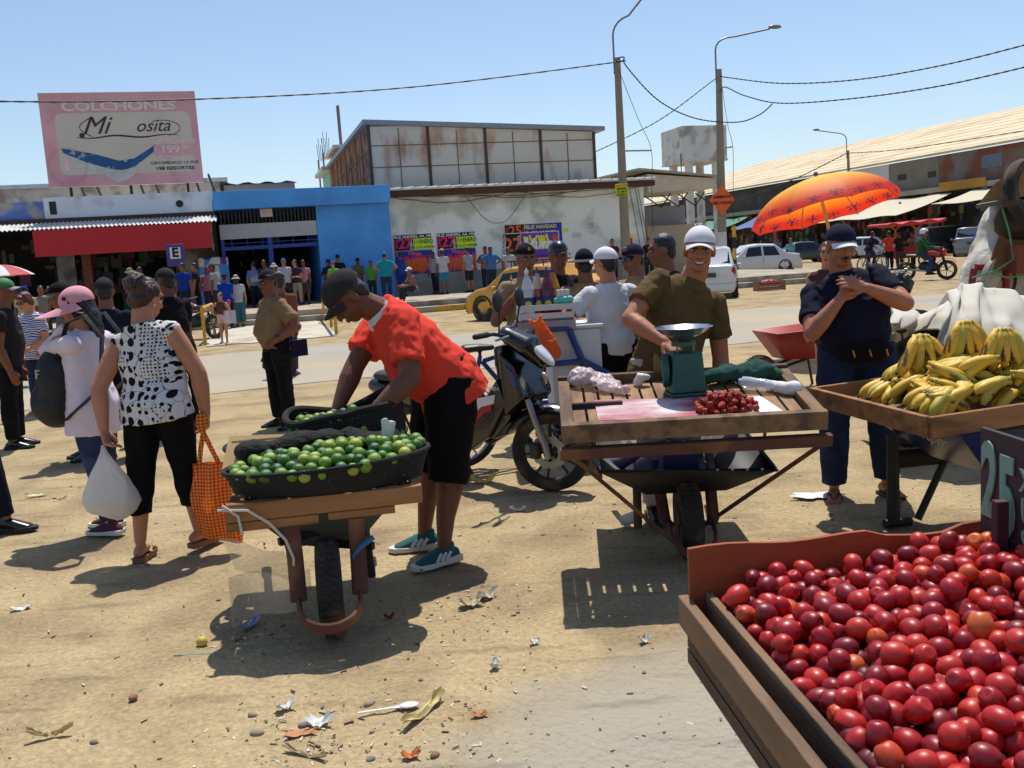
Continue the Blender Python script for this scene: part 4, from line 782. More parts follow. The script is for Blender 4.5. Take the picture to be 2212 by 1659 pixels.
    if shoe:
        kind, mt = shoe[0], shoe[1]
        for nm, (hp, kn, an, fy) in legs.items():
            Rf = Matrix.Rotation(fy, 3, 'Z'); fo = lambda x, y, z: an + Rf @ V((x * k, y * k, z * k - .036 * h)); sd = Rf @ V((1, 0, 0))
            if kind in ('sneaker', 'shoe'):
                mb = MB(); mb.limb([fo(0, -.05, .006), fo(0, .0, .022), fo(0, .07, .006), fo(0, .145, -.010)], [(.036 * k, .038 * k), (.040 * k, .046 * k), (.047 * k, .034 * k), (.042 * k, .022 * k)], 14, side=sd); mb.sweep([fo(0, -.012, .02), fo(0, -.018, .075)], [.042 * k, .036 * k], 14)
                o = blob('shoe', mb, mt, P, max(.006, vox * .7), 2)
                z0 = -.036 * h
                prof = [(-.040, -.085), (-.046, -.03), (-.045, .04), (-.052, .10), (-.042, .165), (-.015, .195), (.015, .195), (.042, .165), (.052, .10), (.045, .04), (.046, -.03), (.040, -.085)]
                b2 = MB(); n = len(prof); zb, zt = -.030, -.004
                b2.add([fo(x, y, zb) for x, y in prof] + [fo(x * 1.0, y, zt + (.008 if y < 0 else 0)) for x, y in prof], [tuple(range(n))[::-1], tuple(range(n, 2 * n))] + [(i, (i + 1) % n, n + (i + 1) % n, n + i) for i in range(n)])
                sl_ = b2.build('sole', shoe[2] if len(shoe) > 2 else MC('black_sole', (20, 19, 18)), o, bevel=.004)
                if kind == 'sneaker' and len(shoe) > 3:
                    for q in range(3):
                        b3 = MB()
                        for sx_ in (-1, 1): b3.sweep([fo(sx_ * .047, .075 - .028 * q, -.002), fo(sx_ * .046, .045 - .028 * q, .036)], [(.009 * k, .003 * k)] * 2, 6, side=Rf @ V((0, 1, 0)))
                        b3.build('stripe', shoe[3], o)
            elif kind == 'sandal':
                prof = [(-.034, -.075), (-.040, -.02), (-.036, .04), (-.048, .11), (-.036, .165), (.036, .165), (.048, .11), (.036, .04), (.040, -.02), (.034, -.075)]; n = len(prof)
                b2 = MB(); tk = shoe[3] if len(shoe) > 3 else .02
                b2.add([fo(x, y, -.029 - tk + (.012 if y > .15 else 0)) for x, y in prof] + [fo(x, y, -.027) for x, y in prof], [tuple(range(n))[::-1], tuple(range(n, 2 * n))] + [(i, (i + 1) % n, n + (i + 1) % n, n + i) for i in range(n)])
                o = b2.build('sandal', mt, P, bevel=.004); b3 = MB()
                for sx_ in (-1, 1): b3.sweep([fo(0, .128, -.012), fo(sx_ * .028, .08, .022), fo(sx_ * .046, .03, -.018)], [(.012 * k, .004 * k)] * 3, 6, side=Rf @ V((0, 1, .3)))
                b3.build('strap', shoe[2], o)
    # ---- hair and headgear
    if hair:
        kd, mt = hair; mb = MB()
        if kd == 'short':
            hq = .93 if hat else 1; mb.ell(hpnt(0, -.022, .036 if not hat else .026), (.080 * k * hq, .093 * k * hq, .090 * k * hq), Rh, 20, 12); mb.ell(hpnt(0, -.058, -.022), (.068 * k, .052 * k, .07 * k), Rh)
            cut = True
        elif kd == 'bun':
            mb.ell(hpnt(0, -.026, .030), (.086 * k, .098 * k, .092 * k), Rh, 20, 12); mb.ell(hpnt(0, -.095, .065), (.066 * k, .062 * k, .07 * k), Rh); mb.ell(hpnt(0, -.06, -.03), (.078 * k, .055 * k, .066 * k), Rh)
            mb.ell(hpnt(.075, -.02, .02), (.02 * k, .05 * k, .05 * k), Rh)
        elif kd == 'long':
            mb.ell(hpnt(0, -.024, .032), (.085 * k, .096 * k, .092 * k), Rh, 20, 12); mb.limb([hpnt(0, -.07, .0), hpnt(0, -.085, -.1), hpnt(0, -.09, -.22)], [(.085 * k, .05 * k), (.085 * k, .05 * k), (.06 * k, .03 * k)], 14, side=Rh @ X0)
            for s_ in (-1, 1): mb.limb([hpnt(s_ * .078, -.01, .03), hpnt(s_ * .082, -.02, -.08)], [.022 * k, .02 * k], 10)
        elif kd == 'bob':
            mb.ell(hpnt(0, -.020, .034), (.088 * k, .098 * k, .094 * k), Rh, 20, 12); mb.ell(hpnt(0, -.055, -.03), (.084 * k, .06 * k, .075 * k), Rh); mb.ell(hpnt(0, .07, .075), (.06 * k, .03 * k, .03 * k), Rh)
            for s_ in (-1, 1): mb.limb([hpnt(s_ * .078, .0, .03), hpnt(s_ * .082, -.01, -.04)], [.022 * k, .02 * k], 10)
        elif kd == 'curly':
            rd = random.Random(5)
            for q in range(46): a, b = rd.uniform(0, 2 * pi), rd.uniform(-.6, 1); mb.ell(hpnt(.085 * cos(a) * sqrt(max(0, 1 - b * b)), -.03 + .09 * sin(a) * sqrt(max(0, 1 - b * b)), .02 + .1 * b), rd.uniform(.022, .038) * k)
            mb.ell(hpnt(0, -.04, .02), (.08 * k, .08 * k, .09 * k), Rh)
        blob('hair', mb, mt, P, max(.007, vox * .8), 2, .02 * k if kd != 'short' else .010 * k, HAIRT, None, .4)
    if hat:
        kd, mt = hat[0], hat[1]; mb2 = hat[2] if len(hat) > 2 else mt; mb = MB()
        if kd == 'cap':
            hr = Rh @ Matrix.Rotation(radians(6), 3, 'X')
            mb.ell(hpnt(0, -.014, .034), (.085 * k, .1125 * k, .094 * k), hr, 28, 10, None, -.02, 1); o = mb.build('cap', mt, P)
            ft = hat[3] if len(hat) > 3 else 1; b = MB()
            def brim(u, v):
                a = (u - .5) * 2; x = a * .074; L = .012 + v * .066 * sqrt(max(.0, 1 - .75 * a * a)); y = (.100 * sqrt(max(0, 1 - (x / .087) ** 2)) - .014 + L - .008) * ft
                return hpnt(x, y, .038 - .016 * a * a * (1 + v) - .010 * v)
            b.grid(brim, 14, 6, .004 * k); b.build('brim', mb2, o)
            if len(hat) > 4: b = MB(); b.ell(hpnt(0, .080 * ft, .085), (.030 * k, .014 * k, .024 * k), hr, 12, 8); b.build('badge', hat[4], o)
            if ft < 0: b = MB()
            b = MB(); b.ell(hpnt(0, -.014, .134), (.008 * k, .008 * k, .006 * k)); b.build('button', mt, o)
        elif kd in ('wide', 'bucket', 'cowboy'):
            rb, dr, tall = dict(wide=(.19, .02, .10), bucket=(.150, .045, .098), cowboy=(.17, -.03, .105))[kd]
            mb.ell(hpnt(0, -.012, .034), (.086 * k, .104 * k, tall * k), Rh, 26, 10, None, -.02, 1); o = mb.build('hat', mt, P); b = MB()
            def bf(u, v):
                a = 2 * pi * u; r = v; ex_ = .086 + (rb - .086) * r; ey = .104 + (rb - .09) * r
                z = .036 - dr * r if kd != 'cowboy' else .036 + .05 * r * r * abs(cos(a)) ** 2 - .02 * r * r * abs(sin(a))
                return hpnt(ex_ * cos(a), -.012 + ey * sin(a), z)
            b.grid(bf, 32, 5, -.004 * k); b.build('brim', mb2, o)
        elif kd == 'garrison':
            mb.ell(hpnt(0, -.008, .045), (.080 * k, .104 * k, .088 * k), Rh @ Matrix.Rotation(radians(-6), 3, 'X'), 24, 10, None, 0.1, 1); mb.lathe([(.083 * k, -.01), (.085 * k, .03)], 24, hpnt(0, -.012, .05), Rh); mb.build('side_cap', mt, P); b = MB(); b.ell(hpnt(0, .088, .085), (.012 * k, .006 * k, .014 * k), Rh, 8, 6); b.build('badge', mb2, P)
        elif kd == 'helmet':
            mb.ell(hpnt(0, -.012, .03), (.118 * k, .135 * k, .125 * k), Rh, 24, 14, None, -.45, 1); o = mb.build('helmet', mt, P)
            b = MB(); b.grid(lambda u, v: hpnt(.115 * sin((u - .5) * 2.2), -.01 + .135 * cos((u - .5) * 2.2), .05 - .09 * v), 12, 4, .004); b.build('visor', MC('dark_lens', (24, 22, 24), r=.1), o)
        elif kd == 'hood':
            mb.ell(hpnt(0, -.025, .02), (.10 * k, .115 * k, .125 * k), Rh, 22, 12); mb.limb([hpnt(0, -.05, -.08), hpnt(0, -.05, -.16)], [.08 * k, .1 * k]); blob('hood', mb, mt, P, .014, 2)
    return info
black_t = cloth('black_cloth', (20, 19, 22), c2=(30, 29, 33), c2s=9); blk2 = cloth('black_shorts', (17, 16, 18)); navy = cloth('navy_cloth', (24, 26, 44)); jeans = cloth('blue_denim', (48, 60, 88), v=.25, s=9, c2=(72, 86, 112), c2s=2.2, c2t=.56); djeans = cloth('dark_denim', (36, 46, 74), v=.2, s=9, c2=(56, 68, 98), c2s=2, c2t=.58)
khaki = cloth('khaki_cloth', (136, 110, 80), v=.08); khaki2 = cloth('khaki_vest', (146, 124, 92)); white_c = cloth('white_cloth', (206, 204, 206), v=.03); olive = cloth('olive_cloth', (92, 74, 46), v=.1); coral = cloth('coral_cloth', (218, 66, 50), v=.07, s=8); lilac = cloth('lilac_cloth', (218, 204, 216), v=.04); pinkh = M('pink_straw', (214, 150, 160), r=.9, v=.06, s=30, b=.3, bs=120); pants_w = cloth('stone_trousers', (178, 170, 158)); dkbag = cloth('black_bag', (22, 21, 24), b=.3)
leather = MC('black_leather', (16, 15, 16), r=.25, spec=.6); teal_s = MC('teal_mesh', (6, 84, 84), r=.8, v=.15, s=60); wsole = MC('white_sole', (200, 196, 190), r=.6); plum_s = MC('plum_mesh', (74, 30, 52), r=.85, v=.2, s=50); grayc = cloth('charcoal_cap', (46, 42, 44)); beltm = MC('belt_leather', (24, 20, 20), r=.4); navycap = cloth('navy_cap', (26, 28, 50)); capw = cloth('cap_white', (214, 212, 216), v=.02)
def polka():
    mt = M('polka_blouse', (208, 206, 204), v=.02, r=.85, spec=.2, b=.3, bs=9); n = mt.node_tree; N = n.nodes.new; lk = n.links.new; tc = N('ShaderNodeTexCoord'); B = n.nodes['Principled BSDF']
    def dots(scale, rad, region_scale, lo, hi, off):
        v = N('ShaderNodeTexVoronoi'); v.inputs['Scale'].default_value = scale; v.inputs['Randomness'].default_value = .2; mp = N('ShaderNodeMapping'); mp.inputs['Scale'].default_value = (1, .02, 1); mp.inputs['Location'].default_value = (off, 0, off * .7); lk(tc.outputs['Object'], mp.inputs[0]); lk(mp.outputs[0], v.inputs[0])
        a = N('ShaderNodeMath'); a.operation = 'LESS_THAN'; a.inputs[1].default_value = rad; lk(v.outputs['Distance'], a.inputs[0])
        g = N('ShaderNodeTexNoise'); g.inputs['Scale'].default_value = region_scale; g.inputs['Detail'].default_value = 0; lk(mp.outputs[0], g.inputs[0])
        b = N('ShaderNodeMath'); b.operation = 'GREATER_THAN'; b.inputs[1].default_value = lo; lk(g.outputs[0], b.inputs[0]); c = N('ShaderNodeMath'); c.operation = 'LESS_THAN'; c.inputs[1].default_value = hi; lk(g.outputs[0], c.inputs[0])
        d = N('ShaderNodeMath'); d.operation = 'MULTIPLY'; lk(b.outputs[0], d.inputs[0]); lk(c.outputs[0], d.inputs[1]); e = N('ShaderNodeMath'); e.operation = 'MULTIPLY'; lk(d.outputs[0], e.inputs[0]); lk(a.outputs[0], e.inputs[1]); return e.outputs[0]
    x = None
    for args in ((14, .36, 6, .50, 1, 0), (25, .34, 6, .41, .50, 3.3), (52, .33, 6, 0, .41, 1.7)):
        y = dots(args[0], args[1], args[2], args[3], args[4], 0)
        if x is None: x = y
        else: m_ = N('ShaderNodeMath'); m_.operation = 'MAXIMUM'; lk(x, m_.inputs[0]); lk(y, m_.inputs[1]); x = m_.outputs[0]
    ve = N('ShaderNodeTexVoronoi'); ve.feature = 'DISTANCE_TO_EDGE'; ve.inputs['Scale'].default_value = 9; lk(tc.outputs['Object'], ve.inputs[0]); le = N('ShaderNodeMath'); le.operation = 'LESS_THAN'; le.inputs[1].default_value = .009; lk(ve.outputs['Distance'], le.inputs[0])
    m_ = N('ShaderNodeMath'); m_.operation = 'MAXIMUM'; lk(x, m_.inputs[0]); lk(le.outputs[0], m_.inputs[1])
    mx = N('ShaderNodeMix'); mx.data_type = 'RGBA'; lk(m_.outputs[0], mx.inputs[0]); mx.inputs[6].default_value = lin((208, 206, 204)) + (1,); mx.inputs[7].default_value = lin((20, 19, 24)) + (1,); lk(mx.outputs[2], B.inputs['Base Color']); return mt
def stripes(nm, c1, c2, sc_, rotz=.6, dist=2.0):
    mt = M(nm, c1, r=.9, v=.02, b=.2, bs=9); n = mt.node_tree; wv = n.nodes.new('ShaderNodeTexWave'); wv.bands_direction = 'Z'; wv.inputs['Scale'].default_value = sc_; wv.inputs['Distortion'].default_value = dist; wv.inputs['Detail Scale'].default_value = .6; tc = n.nodes.new('ShaderNodeTexCoord'); n.links.new(tc.outputs['Object'], wv.inputs[0])
    lt = n.nodes.new('ShaderNodeMath'); lt.operation = 'LESS_THAN'; lt.inputs[1].default_value = .5; n.links.new(wv.outputs[1], lt.inputs[0]); mx = n.nodes.new('ShaderNodeMix'); mx.data_type = 'RGBA'; n.links.new(lt.outputs[0], mx.inputs[0]); mx.inputs[6].default_value = lin(c1) + (1,); mx.inputs[7].default_value = lin(c2) + (1,); n.links.new(mx.outputs[2], n.nodes['Principled BSDF'].inputs['Base Color']); return mt
POLKA = polka(); STRIPE = stripes('striped_blouse', (206, 204, 214), (60, 58, 130), 12, dist=9)
def wp(I, v):  # local person point -> world
    return I['P'].matrix_basis @ V(v)
# --- woman in the dotted blouse, seen from behind, a bag in each hand
A = person('woman in black and white dotted blouse seen from behind carrying two bags', G(374, 1196), -14, 1.56, 2, 1.12, .01, (2, 6), -7, RA=('ikw', D(444, 893, 5.25), (1, .3, 0)), LA=('ikw', D(224, 928, 5.15), (-1, -.4, 0)), RL=((.02, .17, -1), (.02, .14, -1), 18), LL=((-.03, -.18, -1), (-.03, -.16, -1), -14), head=(18, -18, 0), curl=1.25, top=(POLKA, .12, .05, dict(g=.016, fold=.02, neckr=1.35)), bot=(blk2, .80, .017, 'capri_trousers'), shoe=('sandal', MC('tan_wedge', (120, 84, 58)), MC('pale_strap', (180, 160, 140)), .035), hair=('bun', HBR), vox=.009, fvox=.006, face=True, palm=dict(R=(-1, 0, 0), L=(1, 0, 0)))
mb = MB(); hp = A['hpnt']
for q in range(5): mb.limb([hp(-.05 + .025 * q, -.10, .10), hp(-.05 + .025 * q, -.14, .07), hp(-.04 + .02 * q, -.13, .02)], [.011, .012, .008], 8)
mb.build('hair_clip', MC('glossy_black_plastic', (14, 13, 14), r=.12, spec=.7), A['P'])
mb = MB(); mb.ell(hp(.082, -.002, -.052), .006, None, 8, 6); mb.build('earring', MC('earring_metal', (220, 216, 210), r=.2, metal=1), A['P'])
# --- woman in the pink sun cap with a pack on her front
Bp = person('woman in wide pink sun cap and lilac sleeves lifting a phone, backpack in front', G(233, 1146), 80, 1.54, 2, 1.06, 0, (-3, -2), RA=((.1, .45, -.8), (-.2, .7, .5)), LA=('ikw', D(150, 702, 5.78), (-.35, .45, -1)), RL=((.02, .06, -1), (.0, .0, -1), 4), LL=((-.03, -.12, -1), (-.02, -.14, -1), 2), head=(14, 8, 0), curl=.9, top=(lilac, 1.9, .12, dict(g=.014, loose=.022, fold=.022, collar=True)), bot=(jeans, .98, .014), shoe=('sneaker', plum_s, wsole), hair=('long', HB), vox=.010, fvox=.008)
hp, k = Bp['hpnt'], Bp['k']; mb = MB(); mb.ell(hp(0, -.02, .035), (.098 * k, .118 * k, .098 * k), Bp['Rh'], 28, 12, None, -.25, 1); o = mb.build('sun_cap', pinkh, Bp['P']); mb = MB()
def pbrim(u, v):
    a = (u - .5) * pi * 1.15; r = v; return hp(sin(a) * (.098 + .10 * r * max(.15, cos(a * .8))), -.02 + cos(a) * (.118 + .185 * r), .02 - .012 * r - .05 * r * sin(a) ** 2)
mb.grid(pbrim, 26, 6, .005); mb.build('brim', pinkh, o); mb = MB(); mb.ell(hp(-.098, .01, .06), (.004, .014, .014), Bp['Rh'], 10, 6); mb.build('eyelet', MC('dark_eyelet', (60, 20, 26)), o)
mb = MB(); w_ = Bp['arms']['L'][2]; f = Bp['arms']['L'][4]; mb.box(w_ + f * .12 + V((.02, .04, .0)), (.07, .13, .012), rot('X', 8)); o = mb.build('phone', MC('silver_phone', (190, 190, 194), r=.25, metal=.5), None, bevel=.004); o.matrix_world = Bp['P'].matrix_basis; tag(o, 'silver phone held up by the woman in the pink sun cap', 'phone')
# --- people at the left edge
Cm = person('man at the left edge in dark patterned vest, black trousers and green peaked cap', G(40, 966), -75, 1.66, 1, 1.05, .01, (2, 5), RA=((.1, -.1, -1), (-.05, .3, -1)), top=(cloth('dark_pattern_vest', (40, 38, 40), c2=(120, 112, 106), c2s=5, c2t=.62, c2w=.02), .5, .05, {}), bot=(black_t, .99, .02), shoe=('shoe', leather), hat=('cap', MC('cap_green', (40, 120, 60)), MC('brim_gray', (120, 118, 112))), vox=.013)
Dm = person('walker cut off at the left edge, dark trousers and polished black shoe stepping in', G(-40, 1146), -82, 1.7, 1, 1, 0, (2, 4), RA=((.05, -.2, -1), (.0, -.05, -1)), LA=((-.05, -.2, -1), (0, -.05, -1)), RL=((.02, .34, -1), (.0, .16, -1), 6), LL=((-.02, -.3, -1), (0, -.45, -1), 0), top=(navy, 1.9, .05, {}), bot=(cloth('dark_dress_trousers', (24, 24, 40)), .99, .016), shoe=('shoe', leather), vox=.012)
E = person('older woman in blue and white striped blouse and sunglasses walking with papers in hand', G(100, 893), 152, 1.52, 2, 1.05, .01, (3, 8), RA=((.12, -.05, -1), (.02, .15, -1)), LA=((-.18, -.0, -1), (.2, .75, -.35)), RL=((.02, .14, -1), (.02, .0, -1), 6), LL=((-.02, -.12, -1), (-.02, -.3, -1), -4), head=(16, 6, 0), top=(STRIPE, .62, .08, dict(g=.018)), bot=(djeans, .82, .010), shoe=('sandal', MC('pale_sandal', (170, 160, 150)), MC('pale_strap', (180, 160, 140))), hair=('bob', HRED), glasses=True, vox=.012)
w_ = E['arms']['L'][2]; f = E['arms']['L'][4]; mb = MB(); mb.sweep([w_ + f * .09 + V((.03, -.02, -.06)), w_ + f * .12 + V((-.06, .02, .16))], [(.035, .012)] * 2, 10); o = mb.build('rolled_papers', MC('paper_white', (190, 188, 184))); o.matrix_world = E['P'].matrix_basis; tag(o, 'rolled white papers in the hand of the striped blouse woman', 'papers')
Fm = person('man in black shirt and dark cap raising his fist beside his face', G(402, 938), 62, 1.66, 3, 1.0, 0, (2, 4), RA=((.1, .1, -1), (0, .3, -1)), LA=((-.25, .60, -.6), (.0, -.05, 1)), curl=1.4, top=(black_t, .6, .07, dict(g=.016)), bot=(black_t, .98, .018), shoe=('shoe', leather), hat=('cap', grayc), vox=.011)
Gm = person('man in black logo cap with gray brim half hidden behind the pink sun cap', G(192, 990), 122, 1.585, 1, 1, 0, (2, 5), head=(8, 0, 0), top=(cloth('plain_gray_shirt', (96, 92, 94)), .6, .06, {}), bot=(djeans, .98, .016), shoe=('shoe', leather), hat=('cap', black_t, MC('brim_gray', (120, 118, 112)), 1, MC('logo_rust', (130, 60, 40))), vox=.012)
Hm = person('man in plain dark cap seen from behind between the pink cap and the hair clip', G(268, 985), 20, 1.60, 1, 1, 0, (2, 4), top=(navy, .6, .06, {}), bot=(black_t, .98, .016), shoe=('shoe', leather), hat=('cap', grayc), vox=.012)
# --- police officer with brimmed hat, hand on hip
I_ = person('police officer in khaki shirt and brimmed dark hat standing with his hand on his hip', G(614, 922), 128, 1.58, 1, 1.14, .032, (-3, 4), RA=((.12, -.05, -1), (.0, .2, -1)), LA=((-.62, -.30, -.85), (.50, .62, -.42)), RL=((.05, .02, -1), (.02, -.02, -1), 10), LL=((-.06, .0, -1), (-.02, -.04, -1), -22), head=(4, 14, 0), curl=.35, palm=dict(L=(.7, .0, -.5)), top=(khaki, .72, .035, dict(fold=.03, g=.014, loose=.026, collar=True)), bot=(black_t, .99, .016, 'trousers', beltm), shoe=('shoe', leather), hat=('cowboy', cloth('dark_hat', (34, 32, 44)), cloth('hat_brim', (60, 58, 66))), stache=True, vox=.009)
mb = MB(); hp = I_['hpnt']; mb.lathe([(.080, .0), (.082, .03)], 24, hp(0, -.012, .045), I_['Rh']); mb.build('hat_band', MC('pale_band', (150, 146, 150)), I_['P'])
w_ = I_['arms']['L'][2]; f = I_['arms']['L'][4]; mb = MB(); mb.lathe([(.026, -.012), (.028, 0), (.026, .012)], 16, w_ - f * .01, align(f)); mb.ell(w_ - f * .01 + V((-.02, -.0, .02)), (.018, .018, .016)); mb.build('wristwatch', MC('watch_black', (16, 20, 24), r=.3), I_['P'])
mb = MB(); mb.bb(-.28, -.235, -.20, -.04, .72, .88); mb.sweep([(-.24, -.06, .90), (-.16, -.08, 1.12), (.02, .0, 1.36), (.05, -.05, 1.36)], [(.012, .006)] * 4, 6); o = mb.build('shoulder_bag', cloth('bag_navy', (30, 26, 52))); o.matrix_world = I_['P'].matrix_basis; tag(o, 'navy shoulder bag hanging at the hip of the officer', 'bag')
# --- little girl
J = person('little girl in brown halter top and pale pink shorts holding the yellow handrail', G(486, 742), 172, 1.18, 2, .88, 0, (0, 2), RA=((.75, .2, -.55), (.65, .3, -.15)), LA=((-.4, .2, -.8), (-.25, .5, .6)), RL=((.03, 0, -1), (.0, -.02, -1), 10), LL=((-.05, .06, -1), (.0, -.02, -1), -10), top=(cloth('brown_halter', (86, 62, 48)), 0, .0, dict(g=.008)), bot=(cloth('pale_pink_shorts', (206, 160, 168)), .26, .016, 'shorts'), shoe=('sandal', MC('red_sandal', (150, 50, 46)), MC('red_strap', (150, 50, 46))), hair=('bun', HBR), vox=.012)
w_ = J['arms']['L'][2]; f = J['arms']['L'][4]; mb = MB(); mb.ell(w_ + f * .12, (.035, .03, .06)); o = mb.build('red_snack', MC('snack_red', (210, 50, 50))); o.matrix_world = J['P'].matrix_basis; tag(o, 'red snack in the hand of the little girl', 'snack')
mb = MB(); mb.grid(lambda u, v: (-.36 + .3 * u, .06 + .02 * sin(u * 5), .46 + .30 * v), 8, 6, .03); o = mb.build('clear_bag', MC('clear_plastic', (205, 205, 210), r=.25, alpha=.55)); o.matrix_world = J['P'].matrix_basis; tag(o, 'clear plastic bag hanging from the arm of the little girl', 'bag')
# --- man in the coral shirt bending over the limes
K = person('man in coral red polo shirt and black shorts bending over the lime barrow', G(940, 1200), 112, 1.76, 3, 1.22, .03, (24, 60), pel=(0, -.12), RA=('ikw', D(726, 890, 4.75), (.2, .3, .3)), LA=('ikw', D(800, 898, 4.45), (-.2, -.6, .2)), RL=((.05, .16, -1), (.02, .16, -1), 12), LL=((-.07, .14, -1), (-.02, .14, -1), -14), head=(52, 6, 0), neck=1, curl=.75, palm=dict(R=(-.3, 0, -1), L=(.3, .2, -1)), top=(coral, .74, .065, dict(g=.016, loose=.034, fold=.024, collar=white_c)), bot=(blk2, .60, .036, 'shorts'), shoe=('sneaker', teal_s, wsole, MC('stripe_white', (200, 200, 200))), hat=('cap', cloth('washed_black_cap', (48, 42, 42), c2=(62, 58, 52), c2s=9)), vox=.009, fvox=.006)
# --- officers and customers round the drinks cart
def stand(px, py, d):
    "ground point below a head seen at (px, py) when it stands at depth d"
    p = D(px, py, d); return (p.x, p.y, 0)
L = person('officer in khaki vest and black side cap eating from a cup behind the drinks cart', stand(1130, 550, 8.0), 205, 1.66, 1, 1.05, .005, (0, 4), RA=((.42, .05, -.9), (-.40, .55, .75)), LA=((-.3, .2, -.9), (.6, .75, .15)), head=(6, -8, 0), curl=1.0, top=(khaki2, .66, .05, dict(g=.018, loose=.022, collar=MC('collar_gray', (120, 124, 130)))), bot=(black_t, .98, .016, 'trousers', beltm), shoe=('shoe', leather), hat=('garrison', black_t, MC('badge_gold', (160, 130, 70), metal=.6, r=.4)), vox=.010)
w_ = L['arms']['L'][2]; f = L['arms']['L'][4]; mb = MB(); mb.lathe([(.022, -.03), (.034, .03)], 16, w_ + f * .11 + V((0, 0, .05))); o = mb.build('paper_cup', MC('cup_red', (190, 60, 56))); o.matrix_world = L['P'].matrix_basis; tag(o, 'small red and white cup held by the officer in the side cap', 'cup')
mb = MB(); mb.lathe([(.026, -.012), (.028, 0), (.026, .012)], 16, w_ - f * .01, align(f)); mb.build('wristwatch', MC('watch_black', (16, 20, 24), r=.3), L['P'])
M_ = person('officer in glossy black peaked cap and dark vest beside the side cap officer', stand(1200, 550, 8.3), 212, 1.67, 1, 1.02, 0, (0, 3), top=(cloth('dark_vest', (36, 30, 32)), .9, .05, dict(g=.018)), bot=(black_t, .98, .016), shoe=('shoe', leather), head=(4, -6, 0), hat=('cap', leather, leather), vox=.011)
mb = MB(); torso_g = M_['sp']; mb.limb([M_['arms']['R'][0], M_['arms']['R'][0].lerp(M_['arms']['R'][1], .8)], [.062, .056], 12); mb.build('purple_sleeve', cloth('maroon_sleeve', (70, 36, 52)), M_['P'])
N_ = person('officer in wide black and gray bucket hat seen from behind at the drinks cart', stand(1263, 550, 7.9), 8, 1.58, 1, 1.02, 0, (0, 3), top=(khaki, .9, .05, dict(g=.016, collar=True)), bot=(black_t, .98, .016, 'trousers', beltm), shoe=('shoe', leather), hat=('wide', black_t, cloth('hat_brim_gray', (70, 68, 72))), vox=.011)
O_ = person('drinks vendor in white polo, white cap and black shorts reaching for a bottle', stand(1314, 550, 7.2), 28, 1.585, 2, 1.14, .01, (0, 4), RA=((.05, .55, -.75), (-.75, .60, .0)), LA=((-.70, .20, -.55), (-.78, .55, .12)), head=(2, 10, 0), curl=.8, top=(white_c, .68, .012, dict(g=.018, loose=.026, fold=.022, collar=white_c)), bot=(blk2, .5, .03, 'shorts'), shoe=('shoe', leather), hat=('cap', capw, capw), vox=.010)
for sg, nm in ((1, 'R'), (-1, 'L')):
    s0_, el = O_['arms'][nm][0], O_['arms'][nm][1]; mb = MB(); up = (V((0, 0, 1)) - (el - s0_).normalized() * (el - s0_).normalized().z).normalized(); mb.sweep([s0_ + up * .062, s0_.lerp(el, .3) + up * .064, s0_.lerp(el, .66) + up * .062], [(.018, .004)] * 3, 8); mb.build('shoulder_stripe', cloth('stripe_navy', (40, 42, 60)), O_['P'])
Pm = person('older officer in navy badge cap and khaki shirt looking towards the vendor', stand(1375, 550, 7.8), 128, 1.60, 1, 1.05, .005, (0, 4), head=(4, 0, 0), top=(khaki2, .8, .05, dict(g=.016, collar=True)), bot=(black_t, .98, .016, 'trousers', beltm), shoe=('shoe', leather), hat=('cap', navycap, navycap, 1, MC('badge_red', (130, 70, 60))), vox=.010)
Qm = person('young man with bare black hair and yellow collar in profile behind the smiling man', stand(1446, 545, 7.0), 88, 1.66, 1, 1.0, 0, (0, 5), head=(4, 0, 0), top=(cloth('dark_jacket', (40, 34, 36)), .9, .05, dict(g=.016, collar=MC('collar_yellow', (200, 150, 30)))), bot=(djeans, .98, .016), shoe=('shoe', leather), hair=('short', HB), vox=.010)
# --- smiling man at the strawberry table
R_ = person('smiling gray haired man in olive polo and white cap leaning over the strawberry table', G(1452, 1125), 190, 1.695, 0, 1.0, .012, (7, 20), -18, RA=('ikw', D(1434, 738, 4.85), (1, -.6, .1)), LA=((-.12, -.1, -1), (.1, .3, -1)), head=(2, -20, -5), neck=.0, smile=True, curl=.7, palm=dict(R=(-.3, .3, -1)), top=(olive, .62, .06, dict(g=.014, loose=.024, fold=.022, collar=True)), bot=(pants_w, .99, .018, 'trousers', beltm), shoe=('shoe', leather), hair=('short', HG), hat=('cap', capw, capw), vox=.008, fvox=.006)
mb = MB(); q = R_['sp'][2]; mb.box(R_['pv'] + V((.03, .125, .03)), (.17, .06, .12), rot('Z', 0)); o = mb.build('money_pouch', MC('pouch_tan', (130, 112, 70), r=.8), R_['P'], bevel=.015)
# --- man in the navy polo, hands together
S_ = person('stout man in navy polo and jeans with two tone cap pressing his hands together', G(1872, 1072), 172, 1.64, 0, 1.19, .03, (0, 8), 11, pel=(.05, 0), RA=('ikw', D(1816, 645, 5.30), (.7, .1, -1)), LA=('ikw', D(1872, 622, 5.24), (-1, .1, -.6)), RL=((.07, .0, -1), (.02, -.02, -1), 12), LL=((-.12, .0, -1), (-.05, -.02, -1), -16), head=(12, 8, 0), curl=.5, stache=True, palm=dict(R=(-.6, -.6, .6), L=(.6, -.6, -.2)), top=(navy, .66, .03, dict(g=.012, loose=.011, fold=.02, collar=True)), bot=(djeans, .99, .024, 'jeans', beltm), shoe=('sandal', MC('dark_sandal', (40, 36, 40)), MC('dark_strap', (36, 34, 40))), hat=('cap', navycap, capw), vox=.008, fvox=.006)
mb = MB(); b = S_['pv']; mb.ell(b + V((-.02, .15, .02)), (.16, .06, .08)); mb.build('waist_pouch', dkbag, S_['P']); mb = MB()
